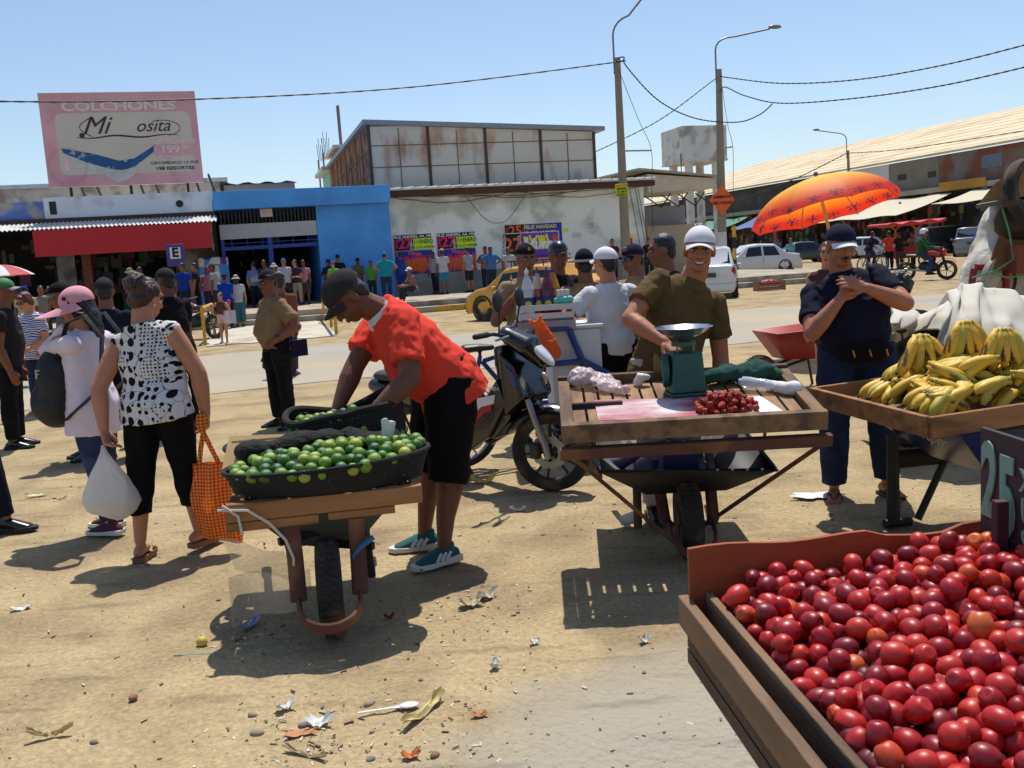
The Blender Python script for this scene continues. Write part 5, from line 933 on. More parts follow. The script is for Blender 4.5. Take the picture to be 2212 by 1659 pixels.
for q in range(3): mb.sweep([b + V((.06 - .09 * q, .205, .03)), b + V((.05 - .09 * q, .208, -.01))], .006, 6)
mb.build('zip_pull', MC('brass', (170, 120, 60), metal=.8, r=.4), S_['P'])
T = person('bare legged woman in navy shorts behind the man in the navy polo', G(1795, 864), 150, 1.52, 2, .95, 0, (0, 4), top=(cloth('rust_stripe_top', (80, 50, 52)), .1, .05, {}), bot=(cloth('navy_shorts', (40, 56, 96)), .3, .02, 'shorts'), shoe=('sandal', MC('dark_sandal', (40, 36, 40)), MC('dark_strap', (36, 34, 40))), hair=('long', HRED), vox=.013)
q = D(1930, 640, 7.2)
U_ = person('person with black curly hair sitting with their back turned beside the white tarp', (q.x, q.y, 0), -35, 1.6, 1, 1.08, 0, (8, 30), pel=(0, 0, .53), RA=((.15, .5, -.8), (-.2, .8, -.2)), RL=((.12, .9, -.15), (0, .1, -1), 0), LL=((-.12, .9, -.15), (0, .1, -1), 0), top=(black_t, .8, .05, {}), bot=(black_t, .98, .016), shoe=('shoe', leather), hair=('curly', HB), vox=.012)
# ------------------------------------------------------------------ the crowd along the market front
def onp(px, t, z=.36): s, _ = FT(px, 600, t); p = S(s, t, z); return (p.x, p.y, p.z)
PAL = {}
def cc(c): return cloth('crowd_%d_%d_%d' % c, tuple(int(x * .86) for x in c))
HANG = ((.14, .02, -1), (.04, .2, -1)); HIPS = ((.7, -.3, -.7), (-.6, .5, -.3)); FOLDED = ((.2, .2, -.9), (-.8, .5, .1)); REACH = ((.2, .7, -.5), (-.1, .8, .3))
crowd = [
 (396, 30.6, 1.66, 150, (30, 60, 160), .6, (40, 44, 60), .98, None, HANG, 'man in bright blue shirt standing by the shop door under the E sign'),
 (424, 31.6, 1.66, 120, (46, 44, 52), .6, (40, 40, 44), .98, None, HANG, 'man in dark shirt standing behind the bright blue shirt man'),
 (449, 31.2, 1.52, 200, (200, 110, 140), .1, (60, 50, 60), .9, ('cap', (190, 40, 90)), HANG, 'woman in pink top and magenta cap by the leaning mattress'),
 (464, 30.6, 1.60, 90, (170, 166, 160), .6, (60, 60, 66), .98, ('cap', (90, 92, 94)), HANG, 'man in gray cap and pale shirt by the leaning mattress'),
 (484, 29.0, 1.62, 5, (20, 60, 170), .9, (30, 30, 40), .98, ('cap', (24, 44, 110)), HANG, 'person in royal blue vest and blue cap seen from behind near the girl'),
 (509, 29.4, 1.56, 20, (200, 196, 194), .6, (60, 110, 120), .9, ('bucket', (190, 186, 174)), HANG, 'woman in white blouse, teal skirt and white sun hat'),
 (550, 35.0, 1.62, 10, (110, 140, 190), .9, (40, 40, 50), .98, None, HANG, 'man in light blue shirt inside the dark doorway'),
 (574, 34.2, 1.66, 180, (40, 36, 44), .6, (70, 60, 56), .98, None, FOLDED, 'person in dark top standing at the door post'),
 (594, 31.6, 1.50, 190, (196, 190, 200), .6, (90, 84, 84), .98, ('bucket', (190, 186, 190)), HANG, 'person in white and violet behind the khaki officer'),
 (615, 34.0, 1.66, 200, (190, 190, 192), .7, (50, 50, 60), .98, ('cap', (60, 120, 180)), HANG, 'man in white shirt and blue cap in the doorway'),
 (640, 34.2, 1.60, 170, (70, 50, 70), .5, (176, 160, 140), .98, None, FOLDED, 'woman in plum top and beige trousers in the doorway'),
 (657, 34.4, 1.58, 185, (206, 140, 150), .5, (80, 72, 90), .6, None, HANG, 'woman in pink top and gray skirt in the doorway'),
 (712, 35.2, 1.55, 170, (36, 40, 90), .98, (40, 40, 56), .98, ('hood', (36, 40, 90)), FOLDED, 'person in navy hooded top against the blue wall'),
 (733, 35.8, 1.72, 190, (36, 36, 52), .6, (50, 50, 56), .98, ('cap', (30, 30, 36)), HANG, 'tall man in dark shirt and black cap against the blue wall'),
 (722, 33.4, 1.46, 180, (110, 200, 60), .6, (60, 60, 70), .98, ('cap', (100, 100, 104)), HANG, 'person in lime green top and gray cap by the blue wall'),
 (775, 35.4, 1.55, 180, (110, 104, 70), .8, (60, 56, 50), .98, ('cap', (30, 32, 36)), FOLDED, 'man in drab top and black cap against the blue wall'),
 (803, 35.0, 1.42, 180, (80, 170, 70), .6, (50, 50, 56), .98, None, HANG, 'person in green top with dark hair near the turquoise shirt'),
 (834, 34.2, 1.68, 0, (28, 160, 170), .6, (50, 60, 90), .98, ('cap', (110, 110, 112)), HIPS, 'man in turquoise shirt and gray cap with hands on hips seen from behind'),
 (868, 35.4, 1.68, 10, (40, 76, 160), .1, (40, 60, 150), .55, None, HANG, 'man in blue tank top in front of the fluorescent poster'),
 (940, 35.6, 1.62, 120, (176, 180, 190), .9, (50, 50, 60), .98, None, HANG, 'man in pale shirt between the two fluorescent posters'),
 (959, 34.8, 1.70, 5, (206, 204, 204), .6, (60, 140, 170), .5, ('cap', (190, 160, 120)), HANG, 'man in white shirt, teal shorts and tan cap seen from behind'),
 (1014, 35.0, 1.70, 70, (166, 170, 176), .6, (46, 48, 60), .55, None, HANG, 'man in gray polo and dark shorts before the second poster'),
 (1052, 35.8, 1.70, 150, (176, 140, 120), .1, (60, 60, 70), .98, None, HIPS, 'bare shouldered person behind the yellow taxi'),
 (1062, 33.6, 1.66, 165, (70, 120, 190), .6, (50, 56, 70), .98, None, HIPS, 'man in light blue shirt leaning behind the yellow taxi'),
 (1101, 35.2, 1.60, 180, (206, 196, 200), .6, (60, 60, 70), .98, None, HANG, 'woman in white tee standing before the teal poster'),
 (1326, 35.6, 1.70, 180, (110, 40, 50), .6, (60, 50, 50), .98, None, HANG, 'person in maroon shirt at the far end of the peeling wall'),
 (1404, 36.5, 1.66, 170, (50, 46, 54), .6, (50, 50, 56), .98, None, HANG, 'person in dark shirt past the end of the peeling wall'),
 (48, 26, 1.62, 10, (196, 190, 150), .6, (60, 60, 80), .98, ('cap', (30, 50, 140)), HANG, 'person in cream and green top with blue cap and pack under the awning'),
 (85, 27, 1.6, 200, (150, 140, 130), .6, (60, 60, 66), .98, None, HANG, 'person in faded gray top under the awning'),
 (140, 22, 1.56, 190, (190, 196, 206), .6, (60, 70, 90), .98, None, HANG, 'person in white and blue top behind the striped blouse woman'),
 (283, 31.2, 1.62, 180, (60, 56, 56), .6, (50, 50, 56), .98, ('bucket', (150, 140, 110)), HANG, 'person in straw sun hat in the dark shop doorway'),
 (306, 31.8, 1.64, 170, (96, 70, 60), .6, (50, 50, 56), .98, None, HANG, 'bare headed person in the dark shop doorway'),
 (604, 14.5, 1.50, 20, (130, 80, 60), .8, (70, 66, 60), .98, None, HANG, 'person in red and brown jacket partly hidden behind the khaki officer'),
]
for i, (px, t, H_, yw, tc_, sl, bc, bl, ht, arm, lb) in enumerate(crowd):
    rj = random.Random(i); yw += rj.uniform(-25, 25); arm = tuple(tuple(c + rj.uniform(-.22, .22) * (j < 2) for j, c in enumerate(a_)) for a_ in arm)
    z = .36 if t > TP + .4 else 0
    person(lb, onp(px, t, z), yw, H_, (1, 0, 2, 3)[i % 4] if sl > .15 else 1, 1.0 + .06 * ((i * 7) % 5 - 1) * .5, .004 * (i % 4), (0, 3), RA=arm, top=(cc(tc_), sl, .05, dict(g=.016)), bot=(cc(bc), bl, .018 if 'skirt' not in lb else .05, 'skirt' if 'skirt' in lb else 'trousers'), shoe=('shoe', leather), hat=(ht[0], cc(ht[1])) if ht else None, hair=('long' if 'woman' in lb else 'short', HB), vox=.021 if t > 20 else .014, face=yw > 60, head=(4 * (i % 4), 10 * ((i * 3) % 5 - 2), 0), group='people along the market front')
person('man in white cap sitting low on the step by the fluorescent poster', onp(892, 31.4, .36), 120, 1.6, 1, 1, 0, (6, 18), pel=(0, 0, .36), RL=((.1, .9, .1), (0, .2, -1), 0), LL=((-.1, .9, .1), (0, .2, -1), 0), RA=((.1, .5, -.8), (0, .8, -.1)), top=(cc((150, 110, 90)), .8, .05, {}), bot=(cc((60, 56, 60)), .98, .018), shoe=('shoe', leather), hat=('cap', capw), vox=.02, group='people along the market front')
# far right passers-by
for px, d, H_, yw, tc_, bc, lb in ((1707, 47, 1.66, 190, (110, 170, 180), (60, 80, 120), 'walker in pale cyan shirt beside the white sedan'), (1921, 41, 1.68, 10, (220, 70, 40), (30, 30, 36), 'man in orange shirt and black trousers at the red canopied cart'), (1943, 41.5, 1.64, 15, (40, 34, 36), (90, 70, 60), 'person in black top at the red canopied cart'), (1972, 43, 1.6, 90, (150, 140, 120), (60, 60, 60), 'vendor in gray sleeves behind the red canopied cart'), (1680, 75, 1.66, 180, (90, 130, 190), (50, 50, 60), 'far off person in blue near the hall shops'), (1643, 80, 1.66, 180, (120, 60, 60), (50, 50, 60), 'far off person in red near the hall shops'), (1760, 85, 1.66, 180, (170, 170, 170), (50, 50, 60), 'far off person in white near the hall shops')):
    q = D(px, 520, d); person(lb, (q.x, q.y, 0), yw, H_, 1, 1, 0, (0, 3), top=(cc(tc_), .6, .05, {}), bot=(cc(bc), .98, .018), shoe=('shoe', leather), hair=('short', HB), vox=.022, face=False, group='passers-by on the right', RA=REACH if 'cart' in lb else HANG)
bake_people()
# ================================================================== stalls in the foreground
wood = M('old_board', (150, 104, 62), r=.8, v=.2, s=5, b=.35, bs=40, c2=(104, 70, 42), c2s=4, c2t=.58, stretch=(.4, 3, 3)); woodg = M('gray_board', (124, 96, 70), r=.85, v=.2, s=5, b=.4, bs=40, c2=(84, 64, 48), c2s=4, c2t=.55, stretch=(3, .4, 3)); woodd = M('dark_old_board', (84, 62, 46), r=.85, v=.25, s=6, b=.4, bs=40, c2=(54, 42, 34), c2s=3, c2t=.55)
rustf = M('rusty_frame', (84, 48, 34), r=.8, v=.25, s=9, b=.3, bs=60, c2=(122, 82, 50), c2s=5, c2t=.6); panm = M('dull_pan_steel', (92, 98, 90), r=.55, metal=.3, v=.15, s=5, c2=(110, 84, 60), c2s=4, c2t=.62); tyre = M('dusty_tyre', (40, 36, 33), r=.9, v=.2, s=30, b=.6, bs=90, c2=(92, 76, 60), c2s=5, c2t=.56); blackpan = M('black_pan', (24, 22, 22), r=.6, v=.3, s=5); netm = M('black_net', (24, 24, 22), r=.9, v=.4, s=60, b=.8, bs=110, alpha=1)
def netty(mt, scale=130, open_=.45):
    n = mt.node_tree; B = n.nodes['Principled BSDF']; v = n.nodes.new('ShaderNodeTexVoronoi'); v.inputs['Scale'].default_value = scale; tc = n.nodes.new('ShaderNodeTexCoord'); n.links.new(tc.outputs['Object'], v.inputs[0]); a = n.nodes.new('ShaderNodeMath'); a.operation = 'GREATER_THAN'; a.inputs[1].default_value = open_; n.links.new(v.outputs['Distance'], a.inputs[0]); n.links.new(a.outputs[0], B.inputs['Alpha']); return mt
netty(netm, 120, .14)
netd = M('dense_black_net', (22, 22, 21), r=.9, v=.4, s=60, b=.8, bs=110)
def wheel(parent, c, R, r, axis=(1, 0, 0), rimm=None, spokes=6, treads=True, name='wheel', hub=.03, tm=None):
    "wheel = tyre > rim; c centre, axis"
    Rm = align(axis); mb = MB(); n = 40; prof = [(R - 2 * r, -r * .75), (R - r * .9, -r), (R - r * .35, -r * .95), (R - r * .05, -r * .55), (R, 0), (R - r * .05, r * .55), (R - r * .35, r * .95), (R - r * .9, r), (R - 2 * r, r * .75)]
    mb.lathe(prof, n, c, Rm, cap=False)
    if treads:
        for k in range(n): a = 2 * pi * k / n; d = Rm @ V((cos(a), sin(a), 0)); t = Rm @ V((-sin(a), cos(a), 0)); ax = Rm @ V((0, 0, 1)); [mb.box(V(c) + d * (R + .002) + ax * q, (.008, r * .55, pi * R / n * .8), Matrix((d, ax, t)).transposed()) for q in (-r * .38, r * .38)]
    o = mb.build(name, tm or tyre, parent); mb = MB(); rr = R - 2 * r
    mb.lathe([(rr + .004, -r * .7), (rr - .012, -r * .6), (rr - .02, 0), (rr - .012, r * .6), (rr + .004, r * .7)], n, c, Rm, cap=False); mb.lathe([(.001, -r * .9), (hub, -r * .9), (hub, r * .9), (.001, r * .9)], 16, c, Rm)
    for k in range(spokes): a = 2 * pi * k / spokes; d = Rm @ V((cos(a), sin(a), 0)); mb.beam(V(c) + d * hub * .8, V(c) + d * (rr - .008), r * .5, .02, Rm @ V((0, 0, 1)))
    mb.build('rim', rimm or rustf, o); return o
# ------------------------------------------------------------------ lime barrow
q = G(722, 1372); LB = Matrix.Translation(q) @ Matrix.Rotation(radians(10.5), 4, 'Z')
t = thing('wheelbarrow', 'rusty wheelbarrow with tan plank frame carrying the lime baskets', 'wheelbarrow', q, radians(10.5))
wheel(t, (0, .02, .205), .205, .052, rimm=rustf)
ZP = .552
mb = MB(); mb.bb(-.39, .42, -.02, .03, ZP - .01, ZP + .065); mb.build('front_plank', wood, t, bevel=.004); mb = MB(); mb.bb(-.43, -.385, -.021, .034, ZP - .055, ZP + .066) if False else mb.bb(-.395, -.02, -.016, .028, ZP - .052, ZP - .013); mb.bb(.02, .30, -.016, .028, ZP - .045, ZP - .013); mb.build('lower_batten', wood, t, bevel=.004)
for s_ in (-1, 1): mb = MB(); mb.bb(s_ * .365 - .03, s_ * .365 + .03, .033, .85, ZP - .02, ZP + .04); mb.build('side_plank', wood, t, bevel=.004)
mb = MB(); mb.bb(-.39, .40, .853, .90, ZP - .02, ZP + .05); mb.build('back_plank', wood, t, bevel=.004); mb = MB()
for k in range(5): mb.bb(-.33, .33, .08 + .16 * k, .2 + .16 * k, ZP - .018, ZP)
mb.build('slats', woodg, t)
mb = MB(); T_ = [(-.30, .10), (.30, .10), (.30, .82), (-.30, .82)]; Bt = [(-.15, .22), (.15, .22), (.15, .62), (-.15, .62)]
mb.add([(x, y, ZP - .022) for x, y in T_] + [(x, y, ZP - .21) for x, y in Bt], [(0, 1, 5, 4), (1, 2, 6, 5), (2, 3, 7, 6), (3, 0, 4, 7), (4, 5, 6, 7)]); mb.build('pan', panm, t)
for s_ in (-1, 1):
    mb = MB(); mb.sweep([(s_ * .135, -.005, ZP - .05), (s_ * .130, -.02, .36), (s_ * .125, -.12, .21)], [(.034, .012)] * 3, 8, side=(1, 0, 0)); mb.build('fork', rustf, t)
    mb = MB(); mb.sweep([(s_ * .17, .62, ZP - .15), (s_ * .19, .66, .02)], .022, 8); mb.build('rear_leg', blackpan, t)
    mb = MB(); mb.sweep([(s_ * .15, .1, ZP - .2), (s_ * .24, .7, ZP - .12), (s_ * .27, 1.15, ZP - .03)], .02, 8); o = mb.build('handle', rustf, t); mb = MB(); mb.limb([(s_ * .27, 1.10, ZP - .04), (s_ * .275, 1.24, ZP - .01)], .026, 10); mb.build('grip', MC('rubber_black', (18, 18, 18)), o)
mb = MB(); P = [(.125 * cos(radians(a)) * 1.0, -.12 - .20 * max(0, sin(radians(-a))) ** .6 * .9, .205 - .06 * sin(radians(-a))) for a in range(0, -181, -15)]; mb.sweep(P, [(.024, .012)] * len(P), 8, side=(0, 0, 1)); mb.build('front_hoop', rustf, t)
mb = MB(); mb.beam((-.2, .12, .40), (.2, .30, .42), .03, .03); mb.beam((-.2, .30, .36), (.2, .10, .34), .03, .03); mb.build('brace', blackpan, t)
mb = MB(); mb.sweep([(-.42, -.025, ZP + .05), (-.30, -.035, ZP + .04), (-.22, -.04, ZP - .02), (-.16, -.04, ZP - .1), (-.135, -.04, ZP - .18), (-.14, -.045, .28)], .006, 6); mb.sweep([(-.40, -.03, ZP + .07), (-.34, -.035, ZP + .02), (-.33, -.03, ZP - .06)], .006, 6); mb.build('white_string', MC('string_white', (190, 184, 172)), t)
mb = MB(); mb.sweep([(.20, -.04, ZP - .13), (.15, -.045, ZP - .16), (.11, -.04, ZP - .2), (.11, -.04, .28)], [.011, .012, .008, .004], 6); mb.build('blue_tie', MC('tie_blue', (40, 90, 140)), t)
def LBw(x, y, z): return LB @ V((x, y, z))
# limes: one sphere mesh, many fruits
limem = M('lime_skin', (72, 108, 26), r=.38, v=.2, s=40, b=.25, bs=230, spec=.5)
def recolor(mt, ramp):
    n = mt.node_tree; B = n.nodes['Principled BSDF']; oi = n.nodes.new('ShaderNodeObjectInfo'); cr = n.nodes.new('ShaderNodeValToRGB'); e = cr.color_ramp.elements
    e[0].position, e[0].color = ramp[0][0], lin(ramp[0][1]) + (1,); e[1].position, e[1].color = ramp[-1][0], lin(ramp[-1][1]) + (1,)
    for p, c in ramp[1:-1]: x = e.new(p); x.color = lin(c) + (1,)
    n.links.new(oi.outputs['Random'], cr.inputs[0]); old = B.inputs['Base Color'].links[0].from_socket
    tc = n.nodes.new('ShaderNodeTexCoord'); nz = n.nodes.new('ShaderNodeTexNoise'); nz.inputs['Scale'].default_value = 22; nz.inputs['Detail'].default_value = 2; ad = n.nodes.new('ShaderNodeVectorMath'); n.links.new(tc.outputs['Object'], ad.inputs[0]); n.links.new(oi.outputs['Random'], ad.inputs[1]); n.links.new(ad.outputs[0], nz.inputs[0])
    hs = n.nodes.new('ShaderNodeHueSaturation'); n.links.new(cr.outputs[0], hs.inputs['Color']); mr = n.nodes.new('ShaderNodeMapRange'); mr.inputs[1].default_value = .3; mr.inputs[2].default_value = .7; mr.inputs[3].default_value = .7; mr.inputs[4].default_value = 1.35; n.links.new(nz.outputs[0], mr.inputs[0]); n.links.new(mr.outputs[0], hs.inputs['Value'])
    n.links.new(hs.outputs[0], B.inputs['Base Color']); return mt
recolor(limem, [(0, (26, 70, 22)), (.25, (52, 100, 26)), (.55, (96, 132, 34)), (.8, (128, 150, 44)), (1, (170, 168, 60))])
mb = MB(); mb.lathe([(.0005, -1.1), (.10, -1.04), (.34, -.95), (.62, -.78), (.86, -.48), (.99, -.05), (.93, .38), (.74, .70), (.46, .90), (.2, .99), (.12, 1.03), (.0005, 1.05)], 18); lime_me = mb.mesh('lime'); lime_me.materials.append(limem); lime_me.polygons.foreach_set('use_smooth', [True] * len(lime_me.polygons))
def heap(n, inside, height, r0, r1, rd, tries=9000, layer=0):
    "drop fruits on a surface without overlaps: returns (x, y, z, r)"
    out = []
    for _ in range(tries):
        if len(out) >= n: break
        x, y = inside(rd); r = rd.uniform(r0, r1); z = height(x, y)
        if all((x - a) ** 2 + (y - b) ** 2 > ((r + d) * .90) ** 2 for a, b, c, d in out): out.append((x, y, z + rd.uniform(-.25, .35) * r, r))
    return out
def fruit(me, name, W, r, rd, label, cat, group, sc=(1, 1, 1)):
    o = bpy.data.objects.new(name, me); C.objects.link(o); o.location = W; o.scale = (r * sc[0], r * sc[1], r * sc[2]); o.rotation_euler = (rd.uniform(0, 6), rd.uniform(0, 6), rd.uniform(0, 6)); return tag(o, label, cat, group)
rd = random.Random(21); ZL = ZP + .07
BX_, BY_, BC = .44, .25, (.035, .20)
t = thing('lime_basket', 'black net basket heaped with limes, front one on the barrow', 'basket', LBw(BC[0], BC[1], ZL), radians(10.5))
mb = MB(); n = 40
for s_, zz in ((.93, 0), (1.0, .07), (1.0, .125)): pass
mb.grid(lambda u, v: (BX_ * (.93 + .08 * v) * cos(2 * pi * u) * (1 + .02 * noise.noise(V((cos(2 * pi * u) * 3, sin(2 * pi * u) * 3, v * 3)))), BY_ * (.9 + .1 * v) * sin(2 * pi * u), .002 + (.105 + .015 * cos(2 * pi * u)) * v), 60, 6); mb.build('net', netm, t)
mb = MB(); mb.sweep([(BX_ * 1.01 * cos(2 * pi * k / 48), BY_ * sin(2 * pi * k / 48), .107 + .015 * cos(2 * pi * k / 48)) for k in range(48)], .011, 8, closed=True); mb.build('rim', netd, t)
mb = MB(); mb.ell((0, 0, .05), (BX_ * .80, BY_ * .80, .085), None, 30, 10); mb.build('lining', netd, t)
LBL = 'lime heaped in the black net baskets on the barrow'
def ins(rd):
    a, q = rd.uniform(0, 2 * pi), sqrt(rd.random()) * .95; return BX_ * q * cos(a), BY_ * q * sin(a)
for x, y, z, r in heap(150, ins, lambda x, y: .098 + .035 * max(0, 1 - (x / BX_) ** 2 - (y / BY_) ** 2) + .07 * (y + .1), .0255, .033, rd): fruit(lime_me, 'lime', LBw(BC[0] + x, BC[1] + y, ZL + z + .02 * x / BX_), r, rd, LBL, 'lime', 'limes')
for k in range(17):                                              # pressed against the net from inside
    a = pi + pi * (k + rd.random()) / 17; fruit(lime_me, 'lime', LBw(BC[0] + BX_ * .885 * cos(a), BC[1] + BY_ * .80 * sin(a), ZL + rd.uniform(.03, .07)), rd.uniform(.024, .029), rd, LBL, 'lime', 'limes')
# rear open sack
q2 = (.13, .66); t = thing('lime_sack', 'open black net sack of limes under the hands of the bending man', 'sack', LBw(q2[0], q2[1], ZP + .02), radians(10.5))
mb = MB(); mb.grid(lambda u, v: ((.30 - .02 * v) * cos(2 * pi * u) * (1 + .06 * sin(5 * 2 * pi * u) * .4), .21 * sin(2 * pi * u), .0 + .28 * v + .02 * sin(6 * pi * u) * v + .08 * v * max(0, cos(2 * pi * u))), 48, 8); mb.build('net', netm, t)
mb = MB(); mb.sweep([(.285 * cos(2 * pi * k / 40), .21 * sin(2 * pi * k / 40), .285 + .02 * sin(6 * pi * k / 40) + .08 * max(0, cos(2 * pi * k / 40))) for k in range(40)], .017, 8, closed=True); mb.build('rolled_rim', netd, t); mb = MB(); mb.ell((0, 0, .11), (.25, .17, .10)); mb.build('lining', netd, t)
def ins2(rd):
    a, q = rd.uniform(0, 2 * pi), sqrt(rd.random()) * .92; return .28 * q * cos(a), .20 * q * sin(a)
for x, y, z, r in heap(60, ins2, lambda x, y: .26 + .06 * x, .024, .030, rd): fruit(lime_me, 'lime', LBw(q2[0] + x, q2[1] + y, ZP + .02 + z), r, rd, LBL, 'lime', 'limes')
for k in range(34): a = 2 * pi * k / 34; fruit(lime_me, 'lime', LBw(q2[0] + .272 * cos(a), q2[1] + .19 * sin(a), ZP + .02 + rd.uniform(.06, .25)), .026, rd, LBL, 'lime', 'limes')
q3 = (-.28, .62); t = thing('lime_sack', 'small black net sack of limes behind the cardboard price card', 'sack', LBw(q3[0], q3[1], ZP + .02), radians(10.5)); mb = MB(); mb.grid(lambda u, v: (.16 * cos(2 * pi * u), .18 * sin(2 * pi * u), .17 * v), 36, 5); mb.build('net', netm, t); mb = MB(); mb.sweep([(.16 * cos(2 * pi * k / 30), .18 * sin(2 * pi * k / 30), .172) for k in range(30)], .014, 8, closed=True); mb.build('rolled_rim', netd, t)
for x, y, z, r in heap(20, lambda rd: (rd.uniform(-.12, .12), rd.uniform(-.13, .13)), lambda x, y: .15, .024, .030, rd): fruit(lime_me, 'lime', LBw(q3[0] + x, q3[1] + y, ZP + .02 + z), r, rd, LBL, 'lime', 'limes')
# net cover rolled across between the baskets
mb = MB(); P = [(-.33 + .66 * i / 14, .40 + .03 * sin(i * .9), ZP + .205 + .035 * noise.noise(V((i * .6, 3, 0))) + .035 * sin(pi * i / 14)) for i in range(15)]; mb.limb(P, [(.075 + .022 * sin(i * 1.7), .034 + .012 * cos(i * 1.3)) for i in range(15)], 14, side=(0, 1, 0))
o = mb.build('net_cover', netty(M('crumpled_net', (26, 25, 22), r=.95, b=1, bs=45, v=.5, s=50), 150, .22), None); o.matrix_world = LB; tag(o, 'crumpled black net rolled along the back of the front lime basket', 'net')
# cardboard card
t = thing('price_card', 'tan cardboard price card stuck behind the limes', 'card', LBw(-.27, .41, ZP + .13), radians(10)); cardm = M('tan_cardboard', (206, 170, 116), r=.85, v=.06, s=4)
mb = MB(); mb.prism([(-.17, 0), (.10, .0), (.15, .15), (-.135, .17)], -.004, .004); o = mb.build('card', cardm, t); o.rotation_euler = (radians(-38), 0, 0); text('1', .09, ink('red'), o, (-.07, -.007, .08), shear=-.2, ext=.001); mb = MB(); mb.bb(-.125, .12, -.006, -.0045, .135, .14); mb.build('crease', MC('crease_brown', (150, 112, 70)), o)
mb = MB(); mb.limb([(0, 0, 0), (.01, -.01, .05), (.0, -.015, .085)], [(.02, .008), (.024, .012), (.016, .006)], 8); mb.limb([(.015, .01, 0), (.03, .0, .07)], [(.014, .008), (.02, .006)], 8); o = mb.build('plastic_bag', MC('white_plastic', (206, 206, 206), r=.4), None); o.location = LBw(.30, .28, ZL + .16); tag(o, 'little white plastic twist stuck among the limes', 'bag')
clearp = M('thin_clear_plastic', (196, 188, 174), r=.3, alpha=.24, v=.05, b=.4, bs=12)
mb = MB(); mb.grid(lambda u, v: (-.44 + .26 * u + .05 * v, .05 + .1 * v + .03 * sin(u * 7 + v * 4), ZP - .08 - .20 * u * .5 - .17 * v), 10, 10, .004); mb.grid(lambda u, v: (-.42 + .34 * u, .08 + .06 * sin(u * 6), .28 - .19 * v * (1 - .4 * u) + .03 * sin(v * 5)), 10, 10, .004); o = mb.build('plastic_sheet', clearp, None); o.matrix_world = LB; tag(o, 'torn clear plastic sheet hanging from the left of the lime barrow', 'plastic')
# ------------------------------------------------------------------ the woman's two bags
def bag_at(px, py, d, nm, lb, h, wd, dp, mt, kind):
    p = D(px, py, d); t = thing(nm, lb, 'bag', (p.x, p.y, p.z)); mb = MB()
    if kind == 'round':
        def f(u, v):
            a = 2 * pi * u; pr = [(0, .05), (.10, .12), (.25, .30), (.45, .62), (.65, .90), (.80, 1.0), (.92, .86), (.98, .6), (1, .25)]
            for i in range(len(pr) - 1):
                if pr[i][0] <= v <= pr[i + 1][0]: r = pr[i][1] + (pr[i + 1][1] - pr[i][1]) * (v - pr[i][0]) / (pr[i + 1][0] - pr[i][0]); break
            k_ = 1 + .10 * noise.noise(V((cos(a) * 1.4, sin(a) * 1.4, v * 2.2))) + (.05 * sin(a * 11 + 3 * noise.noise(V((v * 3, 0, 0)))) * (1 - v))
            return (wd / 2 * r * k_ * cos(a) + .05 * v * wd, dp / 2 * r * k_ * sin(a), -h * v + .02 * sin(a * 2) * v)
        mb.grid(f, 64, 26); mb.build('sack', mt, t)
    return t
wbag = M('milky_plastic', (214, 212, 210), r=.35, v=.04, s=5, b=.25, bs=10, alpha=.86); translucent(wbag, (225, 222, 216), .35)
bag_at(222, 962, 5.1, 'shopping_bag', 'bulging white plastic shopping bag in the left hand of the dotted blouse woman', .40, .32, .26, wbag, 'round')
chk = M('orange_check', (222, 130, 40), r=.7, v=.03, b=.25, bs=7); n = chk.node_tree; tc = n.nodes.new('ShaderNodeTexCoord'); sp_ = n.nodes.new('ShaderNodeSeparateXYZ'); n.links.new(tc.outputs['Object'], sp_.inputs[0]); outs = []
for ax in ('X', 'Z'):
    m_ = n.nodes.new('ShaderNodeMath'); m_.operation = 'MULTIPLY'; m_.inputs[1].default_value = 52; n.links.new(sp_.outputs[ax], m_.inputs[0]); f = n.nodes.new('ShaderNodeMath'); f.operation = 'FRACT'; n.links.new(m_.outputs[0], f.inputs[0]); g = n.nodes.new('ShaderNodeMath'); g.operation = 'GREATER_THAN'; g.inputs[1].default_value = .5; n.links.new(f.outputs[0], g.inputs[0]); outs.append(g.outputs[0])
ad = n.nodes.new('ShaderNodeMath'); ad.operation = 'ADD'; n.links.new(outs[0], ad.inputs[0]); n.links.new(outs[1], ad.inputs[1]); hv = n.nodes.new('ShaderNodeMath'); hv.operation = 'MULTIPLY'; hv.inputs[1].default_value = .5; n.links.new(ad.outputs[0], hv.inputs[0]); cr = n.nodes.new('ShaderNodeValToRGB'); cr.color_ramp.interpolation = 'CONSTANT'; e = cr.color_ramp.elements; e[0].color = lin((220, 190, 80)) + (1,); e[1].position = .9; e[1].color = lin((196, 40, 16)) + (1,); x = e.new(.3); x.color = lin((222, 100, 24)) + (1,); n.links.new(hv.outputs[0], cr.inputs[0]); n.links.new(cr.outputs[0], n.nodes['Principled BSDF'].inputs['Base Color']); translucent(chk, (235, 110, 20), .25)
p = D(452, 1000, 5.2); t = thing('checked_bag', 'orange and yellow checked cloth bag in the right hand of the dotted blouse woman', 'bag', p)
def cf(u, v):
    a = 2 * pi * u; wv_ = .095 + .028 * min(1, v * 2.5) - .03 * max(0, v - .7); return (wv_ * cos(a) * (1 + .08 * sin(v * 9 + a)) + .02 * v, (.025 + .04 * sin(pi * min(1, v * .9))) * sin(a) + .012 * sin(u * 30 + v * 3), -.44 * v - .03 * cos(a) * v)
mb = MB(); mb.grid(cf, 48, 24); mb.build('sack', chk, t)
for s_ in (-1, 1): mb = MB(); mb.sweep([(s_ * .055, s_ * .01, -.02), (s_ * .03 - .01, 0, .08), (-.015, .0, .175)], [(.014, .004)] * 3, 8); mb.build('handle', chk, t)
